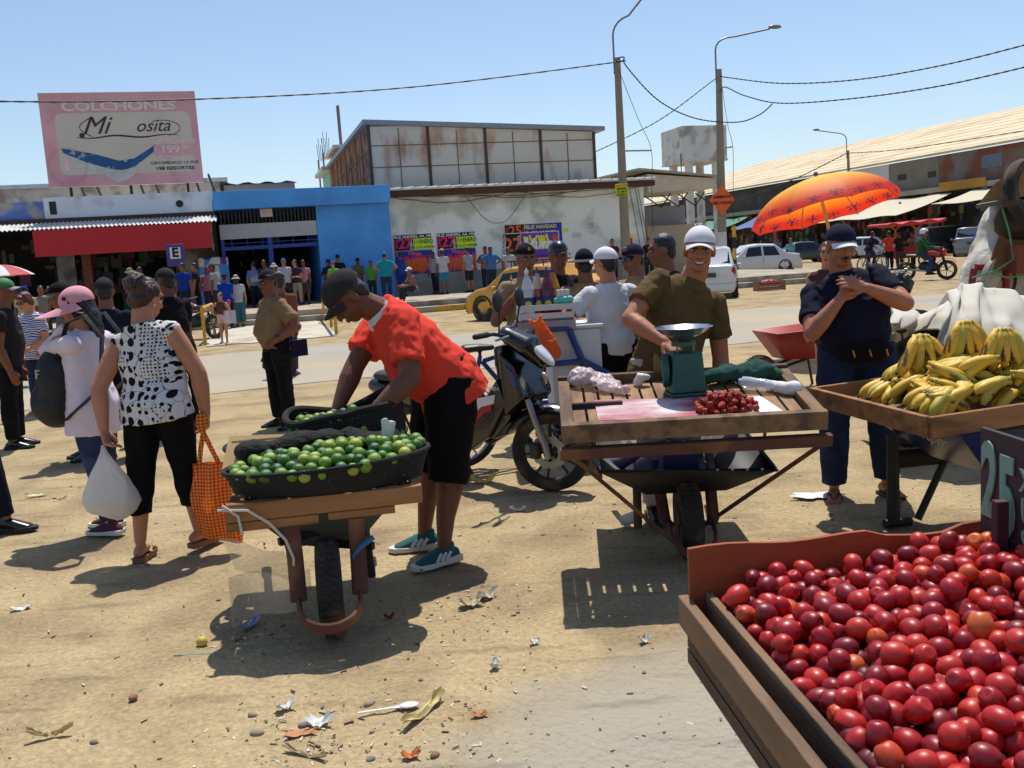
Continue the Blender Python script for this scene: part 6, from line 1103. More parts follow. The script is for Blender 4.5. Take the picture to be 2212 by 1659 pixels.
mb = MB(); mb.ell((-.02, .0, .23), (.034, .03, .06)); mb.build('wrapped_loop', chk, t)
# backpack worn on the front by the pink cap woman
t = thing('backpack', 'black backpack with pale letter P worn on the front of the pink cap woman', 'backpack', Bp['P'].matrix_basis @ V((-.05, .17, .93)), radians(80 + 8)); bpk = M('black_nylon', (26, 25, 27), r=.6, v=.3, s=6, b=.3, bs=20); mb = MB()
mb.ell((0, 0, .02), (.17, .13, .25)); mb.ell((0, .02, -.10), (.18, .14, .15)); mb.ell((0, .10, -.08), (.13, .07, .13)); o = blob('pack', mb, bpk, t, .012, 4, .02, FOLD2)
text('P', .075, MC('pale_print', (190, 180, 150)), t, (-.145, .05, .10), (pi / 2, 0, -pi / 2 + .35), ext=.002, off=.01)
for s_ in (-1, 1): mb = MB(); mb.sweep([(s_ * .10, -.06, .2), (s_ * .13, -.16, .40), (s_ * .13, -.27, .44), (s_ * .13, -.36, .30), (s_ * .16, -.33, .0), (s_ * .17, -.1, -.18)], [(.028, .008)] * 6, 8, side=(1, 0, 0)); mb.build('shoulder_strap', bpk, t)
# ------------------------------------------------------------------ strawberry table on a barrow
ST_Y = radians(-2.5); FL = V((.205, 4.12, .765)); TILT = radians(9.5); R3 = Matrix.Rotation(ST_Y, 3, 'Z') @ Matrix.Rotation(TILT, 3, 'X'); TWD, TDP = 1.17, .74
ST = Matrix.Translation(FL) @ R3.to_4x4()
def tabw(x, y, z=0): return ST @ V((x, y, z))
def tpx(px, py, z=0):
    "table-plane coordinates under a pixel"
    r = ray(px, py); n_ = R3 @ V((0, 0, 1)); k = (FL - O).dot(n_) / r.dot(n_); return ST.inverted() @ (O + r * k)
ctr = tabw(TWD / 2, .55); t = thing('display_table', 'slatted wooden display table strapped on a dark barrow, strawberries on it', 'table', (ctr.x, ctr.y, 0), 0); inv = Matrix.Translation((-ctr.x, -ctr.y, 0)) @ ST
mb = MB(inv); N_ = 15
for k in range(N_): x = .06 + (TWD - .12) * k / N_; mb.bb(x, x + (TWD - .12) / N_ - .012, .05, TDP - .04, -.022 - .001 * (k % 3), -.003)
mb.build('slats', M('table_slat', (152, 118, 84), r=.85, v=.22, s=4, b=.4, bs=40, c2=(112, 80, 56), c2s=3, c2t=.56, stretch=(4, .5, 3)), t, bevel=.002)
mb = MB(inv); mb.bb(0, TWD, 0, .045, -.05, .035); mb.build('front_rail', woodg, t, bevel=.003); mb = MB(inv); mb.bb(0, TWD, TDP - .035, TDP, -.03, .045); mb.build('back_rail', woodd, t, bevel=.003)
for x in (0, TWD - .058): mb = MB(inv); mb.bb(x, x + .058, .047, TDP - .037, -.03, .028); mb.build('side_rail', woodg, t, bevel=.003)
mb = MB(inv); mb.bb(.06, .30, .33, .352, -.001, .024); mb.build('batten', woodd, t, bevel=.002)
mb = MB(inv); mb.bb(-.01, TWD + .02, -.012, .03, -.125, -.075); mb.build('angle_iron', rustf, t); mb = MB(inv)
for y in (.3, .62): mb.bb(.03, TWD - .03, y, y + .04, -.07, -.026)
mb.build('bearer', woodd, t)
tow = lambda p: V((p[0] - ctr.x, p[1] - ctr.y, p[2]))
wq = G(1492, 1206)
for a, b in (((1235, 945), (1490, 1195)), ((1790, 935), (1560, 1165)), ((1262, 960), (1345, 1078)), ((1655, 950), (1620, 985))):
    pass
mb = MB(); mb.beam(tow(tabw(.03, .0, -.1)), tow((wq.x - .03, wq.y - .12, .06)), .016, .016); mb.beam(tow(tabw(TWD, 0, -.1)), tow((wq.x + .1, wq.y + .1, .14)), .018, .018); mb.beam(tow(tabw(.1, .05, -.1)), tow((wq.x - .42, wq.y + .1, .42)), .014, .014); mb.beam(tow(tabw(TWD - .2, .3, -.1)), tow((wq.x + .42, wq.y + .15, .50)), .014, .014); mb.build('strut', rustf, t)
# its barrow
t2 = thing('wheelbarrow', 'dark wheelbarrow with a deep black pan under the strawberry table', 'wheelbarrow', wq, radians(-2)); wheel(t2, (0, .03, .20), .20, .055, rimm=rustf)
mb = MB(); Tp = [(-.44, -.12, .50), (.40, -.16, .47), (.36, .85, .62), (-.40, .85, .62)]; Bt = [(-.2, .06, .33), (.2, .06, .33), (.18, .6, .38), (-.18, .6, .38)]
mb.add(Tp + Bt, [(0, 1, 5, 4), (1, 2, 6, 5), (2, 3, 7, 6), (3, 0, 4, 7), (4, 5, 6, 7)]); o = mb.build('pan', blackpan, t2); so_ = o.modifiers.new('solid', 'SOLIDIFY'); so_.thickness = .006
mb = MB(); mb.sweep([V(p) for p in Tp], .011, 8, closed=True); mb.build('pan_rim', blackpan, t2)
for s_ in (-1, 1):
    mb = MB(); mb.sweep([(s_ * .13, .12, .36), (s_ * .12, .0, .2), (s_ * .1, -.05, .19)], [(.03, .012)] * 3, 8, side=(1, 0, 0)); mb.build('fork', rustf, t2)
    mb = MB(); mb.sweep([(s_ * .2, .55, .38), (s_ * .21, .5, .02)], .024, 8); mb.build('rear_leg', woodd, t2); mb = MB(); mb.sweep([(s_ * .15, .1, .35), (s_ * .28, 1.2, .55)], .02, 8); mb.build('handle', woodd, t2)
mb = MB(); P = [(.11 * cos(radians(a)), -.05 - .20 * max(0, sin(radians(-a))) ** .6, .19 - .10 * sin(radians(-a))) for a in range(0, -181, -15)]; mb.sweep(P, [(.02, .011)] * len(P), 8, side=(0, 0, 1)); mb.build('front_hoop', rustf, t2)
wqm = Matrix.Translation(wq) @ Matrix.Rotation(radians(-2), 4, 'Z')
mb = MB(); mb.box((-.02, .16, .46), (.18, .22, .2)); o = mb.build('blue_box', MC('navy_box', (30, 34, 90), r=.6), None, bevel=.01); o.matrix_world = wqm; tag(o, 'dark blue box sitting in the pan under the strawberry table', 'box')
mb = MB(); mb.ell((-.2, .12, .45), (.055, .055, .055)); mb.limb([(-.34, .2, .46), (-.24, .2, .5)], [.05, .03]); o = mb.build('knotted_bag', MC('lilac_plastic', (110, 104, 140), r=.4), None); o.matrix_world = wqm; tag(o, 'lilac plastic bag lying in the pan under the strawberry table', 'bag')
# paper, strawberries
pa, pb, pc, pd = tpx(1292, 912), tpx(1700, 900), tpx(1640, 857), tpx(1284, 868)
mb = MB(ST); mb.grid(lambda u, v: V((pa.x, pa.y, .004)).lerp(V((pb.x, pb.y, .004)), u).lerp(V((pd.x, pd.y, .004)).lerp(V((pc.x, pc.y, .004)), u), v) + V((0, 0, .004 + .004 * noise.noise(V((u * 7, v * 5, 0))))), 24, 10, .002)
pm_ = M('stained_paper', (206, 204, 204), v=.02, r=.7, b=.2, bs=20, c2=(160, 74, 88), c2s=2.6, c2t=.46, c2w=.10, stretch=(1, 2, 1)); o = mb.build('paper_sheet', pm_, None); tag(o, 'white paper sheet with pink juice stains spread under the strawberries', 'paper')
mb = MB(ST); w1, w2, w3, w4 = tpx(1640, 905), tpx(1700, 899), tpx(1645, 862), tpx(1585, 862); mb.add([(p.x, p.y, .013) for p in (w1, w2, w3, w4)] + [(p.x, p.y, .011) for p in (w1, w2, w3, w4)], [(0, 1, 2, 3), (7, 6, 5, 4), (0, 4, 5, 1), (1, 5, 6, 2), (2, 6, 7, 3), (3, 7, 4, 0)]); o = mb.build('paper_sheet', MC('clean_paper', (210, 208, 206))); tag(o, 'clean white paper corner right of the strawberries', 'paper')
sb_m = M('strawberry_skin', (170, 24, 26), r=.3, v=.15, s=60, b=.5, bs=170); recolor(sb_m, [(0, (120, 10, 18)), (.5, (176, 22, 24)), (1, (190, 56, 30))]); leafm = MC('berry_leaf', (58, 92, 34), v=.2)
mb = MB(); mb.lathe([(.001, -1.25), (.22, -1.12), (.55, -.7), (.82, -.15), (.92, .3), (.8, .62), (.5, .78), (.12, .8), (.001, .78)], 14); 
for k in range(6): a = k * pi / 3; mb.add([(0, 0, .82), (.5 * cos(a - .25), .5 * sin(a - .25), .84), (.95 * cos(a), .95 * sin(a), .74), (.5 * cos(a + .25), .5 * sin(a + .25), .84)], [(0, 1, 2, 3)], 1)
sme = mb.mesh('strawberry'); sme.materials.append(sb_m); sme.materials.append(leafm); sme.polygons.foreach_set('use_smooth', [True] * len(sme.polygons))
sc_ = tpx(1568, 893); rd = random.Random(8); pl = []
def sh_(x, y): return .075 * max(0, 1 - (x / .145) ** 2 - (y / .085) ** 2)
for lay in range(3):
    for x, y, z, r in heap((52, 30, 14)[lay], lambda rd: ((lambda a, q: (.148 * (1 - .25 * lay) * q * cos(a), .085 * (1 - .25 * lay) * q * sin(a)))(rd.uniform(0, 2 * pi), sqrt(rd.random()))), lambda x, y: .02 + .026 * lay, .0145, .0205, rd): fruit(sme, 'strawberry', tabw(sc_.x + x, sc_.y + y + .02, z + .008), r, rd, 'red strawberry in the little pile on the slatted table', 'strawberry', 'strawberries')
# scale
sp_ = tpx(1487, 862); P0 = tabw(sp_.x, sp_.y + .09, 0); t = thing('kitchen_scale', 'green metal market scale with shiny round pan on the table', 'scale', P0, radians(4)); gm = M('scale_green', (24, 84, 76), r=.45, v=.12, s=7, c2=(60, 60, 50), c2s=4, c2t=.66); pz = .215
mb = MB(); b0, b1 = (.085, .085), (.072, .072); mb.add([(sx_ * b[0], sy * b[1], z) for z, b in ((.012, b0), (.205, b1)) for sx_, sy in ((-1, -1), (1, -1), (1, 1), (-1, 1))], [(0, 3, 2, 1), (4, 5, 6, 7), (0, 1, 5, 4), (1, 2, 6, 5), (2, 3, 7, 6), (3, 0, 4, 7)]); mb.bb(-.095, .095, -.095, .095, -.004, .011); mb.build('housing', gm, t, bevel=.01)
mb = MB(); mb.lathe([(.001, 0), (.075, 0), (.082, .012), (.082, .03), (.001, .034)], 30, (-.078, .0, .12), align((-1, .2, 0))); o = mb.build('dial', gm, t)
for sx_, sy in ((-.04, -.03), (.04, -.03), (0, .04)): mb = MB(); mb.sweep([(sx_, sy, .2), (sx_, sy, pz + .045)], .005, 8); mb.build('pan_post', galv, t)
mb = MB(); mb.lathe([(.06, 0), (.06, .02), (.03, .03)], 20, (0, 0, .235)); mb.build('pan_seat', gm, t)
steel = M('polished_pan', (200, 202, 206), r=.22, metal=.95, v=.05, s=6); mb = MB(); prof = [(.001, 0), (.06, .003), (.105, .022), (.135, .048), (.142, .050), (.138, .053), (.104, .027), (.06, .008), (.001, .005)]; mb.lathe(prof, 44, (0, 0, .275), cap=False); mb.build('weighing_pan', steel, t)
# odds and ends on the table
def lump(nm, lb, cat, pts, rad, mt, fold=.03, vox=.008, M4=None):
    mb = MB(M4) if M4 else MB(); mb.limb(pts, rad, 14, side=(0, 1, 0)); o = blob(nm, mb, mt, None, vox, 2, fold, FOLD); return tag(o, lb, cat)
a, b = tpx(1250, 840), tpx(1345, 852); pkb = M('pink_tinted_plastic', (228, 206, 206), r=.3, alpha=.62, b=.7, bs=25, c2=(190, 140, 146), c2s=4, c2t=.62)
lump('plastic_bag', 'crumpled pink tinted plastic bag at the back left of the table', 'bag', [(a.x, a.y + .06, .045), ((a.x + b.x) / 2, a.y + .03, .035), (b.x, b.y, .025)], [(.05, .045), (.075, .035), (.03, .02)], pkb, .06, .006, ST)
a = tpx(1378, 832); lump('knotted_bag', 'small white knotted bag at the back rail of the table', 'bag', [(a.x, a.y, .01), (a.x + .01, a.y, .05), (a.x + .05, a.y, .04)], [.018, .022, .012], MC('white_plastic', (206, 206, 206), r=.4), .03, .004, ST)
a, b = tpx(1530, 832), tpx(1690, 822); lump('green_cloth', 'bunched dark green cloth lying along the back of the table', 'cloth', [(a.x, a.y + .0, .04), (a.x + .12, a.y + .02, .05), (b.x - .08, b.y + .04, .055), (b.x, b.y + .05, .02)], [(.05, .035), (.06, .04), (.075, .05), (.04, .02)], cloth('bottle_green', (40, 72, 62)), .05, .008, ST)
a = tpx(1642, 845); t = thing('plastic_bottle', 'small clear plastic bottle with pale blue cap on the table', 'bottle', tabw(a.x, a.y, .035), 0); mb = MB(); ax = align((.75, -.5, -.1)); mb.lathe([(.001, -.09), (.028, -.088), (.030, -.05), (.028, -.02), (.030, .02), (.026, .05), (.012, .075), (.012, .09), (.001, .09)], 18, (0, 0, .0), ax); mb.build('bottle_body', M('clear_pet', (215, 220, 226), r=.08, alpha=.5, v=.02), t); mb = MB(); mb.lathe([(.001, -.105), (.016, -.105), (.016, -.089), (.001, -.089)], 14, (0, 0, 0), ax); mb.build('cap', MC('cap_pale_blue', (120, 160, 200)), t)
a, b = tpx(1660, 842), tpx(1708, 852); lump('napkin_roll', 'white napkin roll beside the plastic bottle', 'napkins', [(a.x, a.y, .03), (b.x - .02, b.y, .03), (b.x + .02, b.y, .03)], [.02, .03, .034], MC('napkin_white', (208, 206, 204)), .015, .006, ST)
# ------------------------------------------------------------------ plum crate in the corner
plumm = M('plum_skin', (150, 20, 34), r=.4, v=.1, s=14, b=.06, bs=60, spec=.45, coat=.15); recolor(plumm, [(0, (112, 12, 22)), (.25, (144, 16, 24)), (.65, (170, 24, 24)), (.92, (184, 46, 28)), (1, (198, 100, 40))])
CRM = Matrix.Translation((.375, 2.13, 0)) @ Matrix.Rotation(radians(5), 4, 'Z')   # +x right, -y towards the camera
def crw(x, y, z): return CRM @ V((x, y, z))
t = thing('plum_crate', 'big wooden crate tray heaped with red plums in the near right corner', 'crate', crw(.6, -.5, 0), radians(5)); iv = Matrix.Translation((-.6, .5, 0))
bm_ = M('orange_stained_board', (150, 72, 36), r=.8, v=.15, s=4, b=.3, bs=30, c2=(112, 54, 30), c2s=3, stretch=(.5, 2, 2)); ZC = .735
mb = MB(iv); n = 24; vs = []
for i in range(n + 1): x = .01 + 1.15 * i / n; zt = ZC + .118 + .005 * sin(i * .9) - (.012 if 9 < i < 14 else 0); vs += [(x, -.006, ZC - .10), (x, -.006, zt), (x, .006, zt), (x, .006, ZC - .10)]
fs = [(0, 1, 2, 3), (n * 4 + 3, n * 4 + 2, n * 4 + 1, n * 4)]
for i in range(n): fs += [(i * 4 + k, (i + 1) * 4 + k, (i + 1) * 4 + (k + 1) % 4, i * 4 + (k + 1) % 4) for k in range(4)]
mb.add(vs, fs); mb.build('back_board', bm_, t)
mb = MB(iv); mb.bb(-.012, .012, -1.3, .02, ZC - .075, ZC); mb.build('outer_side_board', woodg, t, bevel=.003); mb = MB(iv); mb.bb(.045, .063, -1.3, -.01, ZC - .09, ZC + .012); mb.build('inner_side_board', woodg, t, bevel=.003); mb = MB(iv); mb.bb(-.004, .016, -1.25, -.02, ZC - .112, ZC - .082); mb.build('lower_batten', woodd, t)
mb = MB(iv); mb.bb(.0, 1.2, -1.3, .0, ZC - .16, ZC - .125); mb.build('floor_boards', woodd, t); mb = MB(iv); mb.bb(1.15, 1.17, -1.3, -.01, ZC - .1, ZC); mb.build('right_side_board', woodg, t)
for x, y in ((.35, -.12), (1.05, -.12), (.45, -1.2), (1.05, -1.2)): mb = MB(iv); mb.bb(x, x + .06, y, y + .06, 0, ZC - .165); mb.build('leg', woodd, t)
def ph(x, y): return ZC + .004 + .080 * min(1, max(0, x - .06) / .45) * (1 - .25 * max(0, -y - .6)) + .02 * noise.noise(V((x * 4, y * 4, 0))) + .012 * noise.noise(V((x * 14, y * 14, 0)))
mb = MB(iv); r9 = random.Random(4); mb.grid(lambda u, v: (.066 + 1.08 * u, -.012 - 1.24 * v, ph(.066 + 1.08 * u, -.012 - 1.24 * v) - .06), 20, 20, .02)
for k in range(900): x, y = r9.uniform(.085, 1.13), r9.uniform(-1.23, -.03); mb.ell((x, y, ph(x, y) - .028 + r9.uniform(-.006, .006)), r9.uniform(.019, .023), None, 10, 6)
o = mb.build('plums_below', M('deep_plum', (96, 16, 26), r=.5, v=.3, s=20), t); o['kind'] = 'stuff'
mb = MB(); mb.ell((0, 0, 0), (1, 1, 1.08), None, 24, 14); 
vs2 = []
for x, y, z in mb.v:
    if z > .8: z -= .22 * max(0, 1 - (x * x + y * y) * 3.4)
    vs2.append((x, y, z))
mb.v = vs2; mb.sweep([(0, 0, .84), (.02, 0, .95)], .035, 6, mat=1); pme = mb.mesh('plum'); pme.materials.append(plumm); pme.materials.append(MC('plum_stem', (120, 90, 60))); pme.polygons.foreach_set('use_smooth', [True] * len(pme.polygons))
rd = random.Random(33); got = []; 
def infr(p):
    d = p - O; z = d.dot(FW); 
    if z < .2: return False
    return CX + d.dot(CR) / z * FPX < 2250 and CY - d.dot(CU) / z * FPX < 1720
def put(lim, lift, md):
    for _ in range(14000):
        if len(got) >= lim: break
        x, y = rd.uniform(.085, 1.12), rd.uniform(-1.22, -.035); r = rd.uniform(.0185, .0240)
        z = ph(x, y) - .008 + rd.uniform(-.006, .008) + lift; w_ = crw(x, y, z)
        if not infr(w_): continue
        if all((w_ - q).length > (r + s_) * md for q, s_ in got): got.append((w_, r))
put(262, 0, .88); put(296, .022, .80)
for w_, r in got: fruit(pme, 'plum', w_, r, rd, 'ripe red plum in the heap in the big wooden crate', 'plum', 'plums', (1, 1, rd.uniform(1.0, 1.24)))
# price board on a stake
sw = D(2160, 1190, 2.02); t = thing('price_board', 'dark price board with pale green 25 X UN SOL painted on it', 'sign', sw, 0)
mb = MB(); mb.bb(-.014, .014, -.012, .012, -.12, .115); mb.build('stake', MC('maroon_stake', (62, 30, 36), v=.2), t, bevel=.002)
bt_ = bpy.data.objects.new('board', None)
A0, B0, C0 = D(2118, 922, 2.16) - sw, D(2235, 980, 1.95) - sw, D(2126, 1150, 2.16) - sw
xd = (B0 - A0); xd.z = 0; xd.normalize(); lnx = .42; zd = (C0 - A0).length; nrm_ = V((xd.y, -xd.x, 0)); Rb = Matrix((xd, -nrm_, V((0, 0, 1)))).transposed()
mb = MB(Matrix.Translation(A0) @ Rb.to_4x4()); mb.bb(0, lnx, 0, .012, -zd, 0); brd = M('dark_painted_board', (58, 40, 44), r=.75, v=.2, s=6, c2=(84, 70, 66), c2s=4, c2t=.6, b=.2); o = mb.build('board', brd, t, bevel=.002)
pgm = M('pale_green_paint', (120, 158, 142), r=.8, v=.15, s=12, c2=(90, 110, 100), c2s=9, c2t=.62); bz = math.atan2(xd.y, xd.x)
def bp_(x, z): return A0 + xd * x + nrm_ * .004 + V((0, 0, z))
text('2', .235, pgm, t, bp_(.045, -.125), (pi / 2, 0, bz), off=.035, sx=.55, ext=.002); text('5', .25, pgm, t, bp_(.115, -.15), (pi / 2, 0, bz), off=.035, sx=.55, ext=.002); text('X', .07, pgm, t, bp_(.19, -.09), (pi / 2, 0, bz), off=.02, ext=.002); text('UN', .075, pgm, t, bp_(.215, -.155), (pi / 2, 0, bz), off=.02, ext=.002, sx=.8); text('SOL', .075, pgm, t, bp_(.225, -.225), (pi / 2, 0, bz), off=.02, ext=.002, sx=.8)
bpy.data.objects.remove(bt_)
# ------------------------------------------------------------------ banana barrow
BN = Matrix.Translation((1.80, 4.02, .70)) @ Matrix.Rotation(radians(10), 4, 'Z') @ Matrix.Rotation(radians(-2.5), 4, 'Y')
def bnw(x, y, z): return BN @ V((x, y, z))
BW, BD = .95, 1.05; g0 = bnw(.45, .5, 0); g0.z = 0; t = thing('banana_tray', 'shallow wooden tray with raised rims holding the bananas', 'tray', g0, 0); iv = Matrix.Translation(-g0) @ BN
mb = MB(iv); mb.bb(.02, BW, .02, BD, -.03, -.012); mb.build('tray_floor', woodg, t)
for nm, a in (('front_rim', (0, BW, -.012, .015, -.04, .055)), ('left_rim', (-.012, .016, .017, BD, -.04, .055)), ('back_rim', (0.018, BW, BD - .02, BD + .006, -.04, .055)), ('right_rim', (BW - .02, BW, .017, BD - .022, -.04, .055))): mb = MB(iv); mb.bb(*a); mb.build(nm, wood, t, bevel=.004)
bp = g0 + V((.14, .0, 0)); t = thing('wheelbarrow', 'blue wheelbarrow on black legs under the banana tray', 'wheelbarrow', bp, radians(10)); bluepan = M('barrow_blue', (26, 36, 92), r=.35, v=.12, s=4, c2=(90, 88, 92), c2s=2, c2t=.60)
mb = MB(); Tp = [(-.40, -.40, .655), (.42, -.40, .64), (.42, .50, .64), (-.40, .50, .655)]; Bt = [(-.12, -.22, .40), (.30, -.22, .36), (.30, .2, .36), (-.12, .2, .40)]
mb.add(Tp + Bt, [(0, 1, 5, 4), (1, 2, 6, 5), (2, 3, 7, 6), (3, 0, 4, 7), (4, 5, 6, 7)]); mb.build('pan', bluepan, t); mb = MB(); mb.sweep(Tp, .012, 8, closed=True); mb.build('pan_rim', blackpan, t)
text('Truper', .07, MC('pale_print', (190, 180, 150)), t, (-.345, -.12, .58), (radians(90), radians(8), radians(-84)), ext=.001, shear=.15); 
mb = MB(); mb.sweep([(-.22, -.42, .40), (.25, -.42, .38)], .028, 8); mb.build('cross_bar', blackpan, t)
for x, y in ((-.25, -.42), (-.25, .35)): mb = MB(); mb.sweep([(x, y, .5), (x - .0, y, .02)], [(.03, .03), (.036, .036)], 8); mb.sweep([(x - .05, y, .02), (x + .1, y, .02)], .025, 8); mb.build('leg', blackpan, t)
for a, b in (((-.10, .36, .02), (.10, .36, .40)), ((.12, .36, .38), (.40, .2, .14)), ((-.10, -.42, .02), (.10, -.42, .38))): mb = MB(); mb.sweep([a, b], .02, 8); mb.build('brace', blackpan, t)
mb = MB(); mb.sweep([(-.26, .36, .36), (.3, .36, .36)], [(.02, .05)] * 2, 8, side=(0, 1, 0)); mb.build('cross_bar', blackpan, t); wheel(t, (.48, .0, .20), .2, .05, axis=(0, 1, 0)); mb = MB(); mb.sweep([(-.36, -.2, .66), (-.72, -.2, .78)], .018, 8); mb.sweep([(-.36, .3, .66), (-.72, .3, .78)], .018, 8); 
banm = M('banana_skin', (206, 164, 46), r=.5, v=.14, s=9, b=.1, bs=30, c2=(92, 64, 28), c2s=14, c2t=.66, c2w=.03, stretch=(1, 1, .5)); bang = M('banana_greenish', (176, 158, 56), r=.5, v=.16, s=9, c2=(100, 70, 30), c2s=14, c2t=.68, c2w=.03); tipm = MC('banana_tip', (44, 32, 22), v=.3, s=20)
def banana_mesh(L, r, bend, mt):
    mb = MB(); n = 15; P, R = [], []
    for i in range(n + 1):
        u = i / n; a = bend * (u - .12); P.append((0, (L / bend) * (1 - cos(a)), -(L / bend) * sin(a)))
        R.append(r * (.34 if u < .08 else .5 + .5 * min(1, (u - .08) / .16) if u < .24 else 1 if u < .72 else max(.22, 1 - ((u - .72) / .28) ** 2 * .85)))
    mb.sweep(P, R, 6); tp = V(P[-1]); d = (tp - V(P[-2])).normalized(); mb.sweep([tp - d * .004, tp + d * .012], [r * .30, r * .22], 6, mat=1)
    me = mb.mesh('banana'); me.materials.append(mt); me.materials.append(tipm); me.polygons.foreach_set('use_smooth', [True] * len(me.polygons)); return me
BME = [banana_mesh(.20, .0245, 1.0, banm), banana_mesh(.185, .0235, .85, banm), banana_mesh(.19, .0245, 1.15, bang)]
def banana_hand(label, M4, n, spread, rows=1, tilt=35, sd=1):
    "crown at the origin, fingers fanning down (-z) and out (+y side)"
    rd = random.Random(sd); t = thing('banana_hand', label, 'bananas', M4.translation, 0, 'banana hands'); t.rotation_euler = M4.to_euler(); t.scale = (1.12,) * 3; mb = MB(); mb.limb([(-.030, 0, .006), (0, .004, .014), (.030, 0, .006)], [.012, .015, .012], 10); mb.build('crown', MC('banana_crown', (140, 112, 66), v=.25, s=30), t)
    for k in range(n):
        for rw in range(rows):
            f = (k / (n - 1) - .5) * 2 if n > 1 else 0; o = bpy.data.objects.new('banana', BME[(k + rw + sd) % 3]); C.objects.link(o); o.parent = t; o.location = (f * .036, .012 * rw, .006)
            R = Matrix.Rotation(radians(f * spread), 3, 'Y').transposed() @ Matrix.Rotation(radians(-(tilt - 20 * rw) + rd.uniform(-3, 3)), 3, 'X').transposed() @ Matrix.Rotation(radians(180 + rd.uniform(-12, 12) - 12 * f), 3, 'Z'); o.rotation_euler = R.to_euler(); s_ = rd.uniform(.92, 1.08); o.scale = (s_, s_, s_)
def hand_at(label, px, py, d, n, spread, rx, ry, rz, rows=1, tilt=35, sd=1):
    p = D(px, py, d); banana_hand(label, Matrix.Translation(p) @ Euler((radians(rx), radians(ry), radians(rz))).to_matrix().to_4x4(), n, spread, rows, tilt, sd)
hand_at('standing hand of bananas, leftmost of the three upright ones', 1990, 735, 4.62, 4, 30, 0, 0, 186, 2, 34, 3)
hand_at('standing hand of bananas, tallest in the middle of the three upright ones', 2085, 706, 4.55, 5, 26, 0, 0, 182, 2, 30, 5)
hand_at('standing hand of bananas, right one of the three upright ones with cut crown', 2166, 722, 4.45, 5, 27, 0, 0, 178, 2, 30, 8)
hand_at('hand of bananas lying at the left slope pointing to the left rim', 1985, 790, 4.72, 4, 20, 75, 20, 70, 1, 15, 2)
hand_at('hand of bananas lying lower left pointing to the front left', 1992, 815, 4.55, 4, 24, 68, 0, 60, 1, 10, 7)
hand_at('hand of bananas lying curled in the middle of the heap', 2040, 805, 4.42, 5, 22, 70, 0, -70, 2, 12, 4)
hand_at('hand of bananas lying along the front rim', 2012, 850, 4.28, 4, 16, 78, 10, -78, 1, 6, 6)
hand_at('hand of bananas lying second from the front rim', 2030, 832, 4.34, 5, 20, 72, 5, -74, 2, 8, 11)
hand_at('hand of bananas lying at the lower right near the price board', 2180, 845, 4.35, 5, 24, 70, 0, 95, 1, 10, 9)
hand_at('hand of bananas lying flat at the far left tip of the heap', 1945, 825, 4.75, 4, 22, 80, 0, 100, 1, 6, 12)
hand_at('hand of bananas lying under the right upright hand', 2160, 808, 4.5, 5, 24, 65, 0, -80, 2, 10, 14)
hand_at('hand of bananas lying under the middle upright hand', 2095, 790, 4.62, 5, 26, 60, 0, 170, 2, 20, 15)
mb = MB(BN); mb.grid(lambda u, v: (.10 + .75 * u, .12 + .7 * v, -.01 + .11 * sin(pi * u) * sin(pi * min(1, v * 1.1)) + .012 * noise.noise(V((u * 9, v * 9, 0)))), 16, 16, .02); o = mb.build('banana_leaf_bed', MC('dry_banana_leaf', (110, 88, 44), v=.3, s=12, b=.4, bs=20)); tag(o, 'heaped dry leaves under the bananas in the tray', 'leaves')
rb = random.Random(19)
for k in range(38):
    x, y = ((.20 + .74 * ((k % 6) + rb.random() * .6) / 6, .20 + .6 * ((k // 6) + rb.random() * .5) / 4) if k < 24 else (.28 + .6 * rb.random(), .28 + .45 * rb.random())); z = (.03 if k < 24 else .095) + .11 * sin(pi * (x / .95)) * sin(pi * min(1, y / .85)) + .02 * rb.random()
    banana_hand('hand of bananas packed in the lower layer of the heap', Matrix.Translation(bnw(x, y, z)) @ Euler((radians(rb.uniform(66, 84)), radians(rb.uniform(-12, 12)), radians(rb.choice((70, 95, -75, -95, 110, -60)) + rb.uniform(-12, 12)))).to_matrix().to_4x4(), 5, 24, 2, 12, k + 20)
bake_people()
# ================================================================== black motorbike behind the bending man
gloss = M('gloss_black', (16, 16, 20), r=.18, v=.1, s=3, spec=.6, coat=.4); satin = M('satin_black', (28, 27, 27), r=.5, v=.15, s=8); nvp = M('navy_plastic', (18, 20, 38), r=.25, coat=.3); silverm = M('cast_alloy', (150, 152, 156), r=.35, metal=.7, v=.08); hl_silver = MC('highlight_silver', (196, 198, 204), r=.25, coat=.3); redp = MC('red_decal', (150, 22, 30), r=.4); whp = MC('white_decal', (206, 206, 208), r=.4); lens_o = MC('indicator_lens', (196, 178, 150), r=.15); glassm = MC('dark_glass', (28, 32, 36), r=.08, spec=.6); mirrm = MC('mirror_back', (22, 22, 24), r=.5)
fw_ = G(1196, 1060); hd = V((cos(radians(-38)), sin(radians(-38)), 0)); yaw_ = math.atan2(-hd.x, hd.y); WB = 1.24
rootp = V((fw_.x, fw_.y, 0)) - hd * WB; t = thing('motorbike', 'black underbone motorbike parked behind the bending man, front wheel turned', 'motorbike', rootp, yaw_)
MF = Matrix.Translation((0, WB, .27)) @ Matrix.Rotation(radians(20), 4, 'Z')              # steered front end
def spk(R): return [(R - .07, 0)]
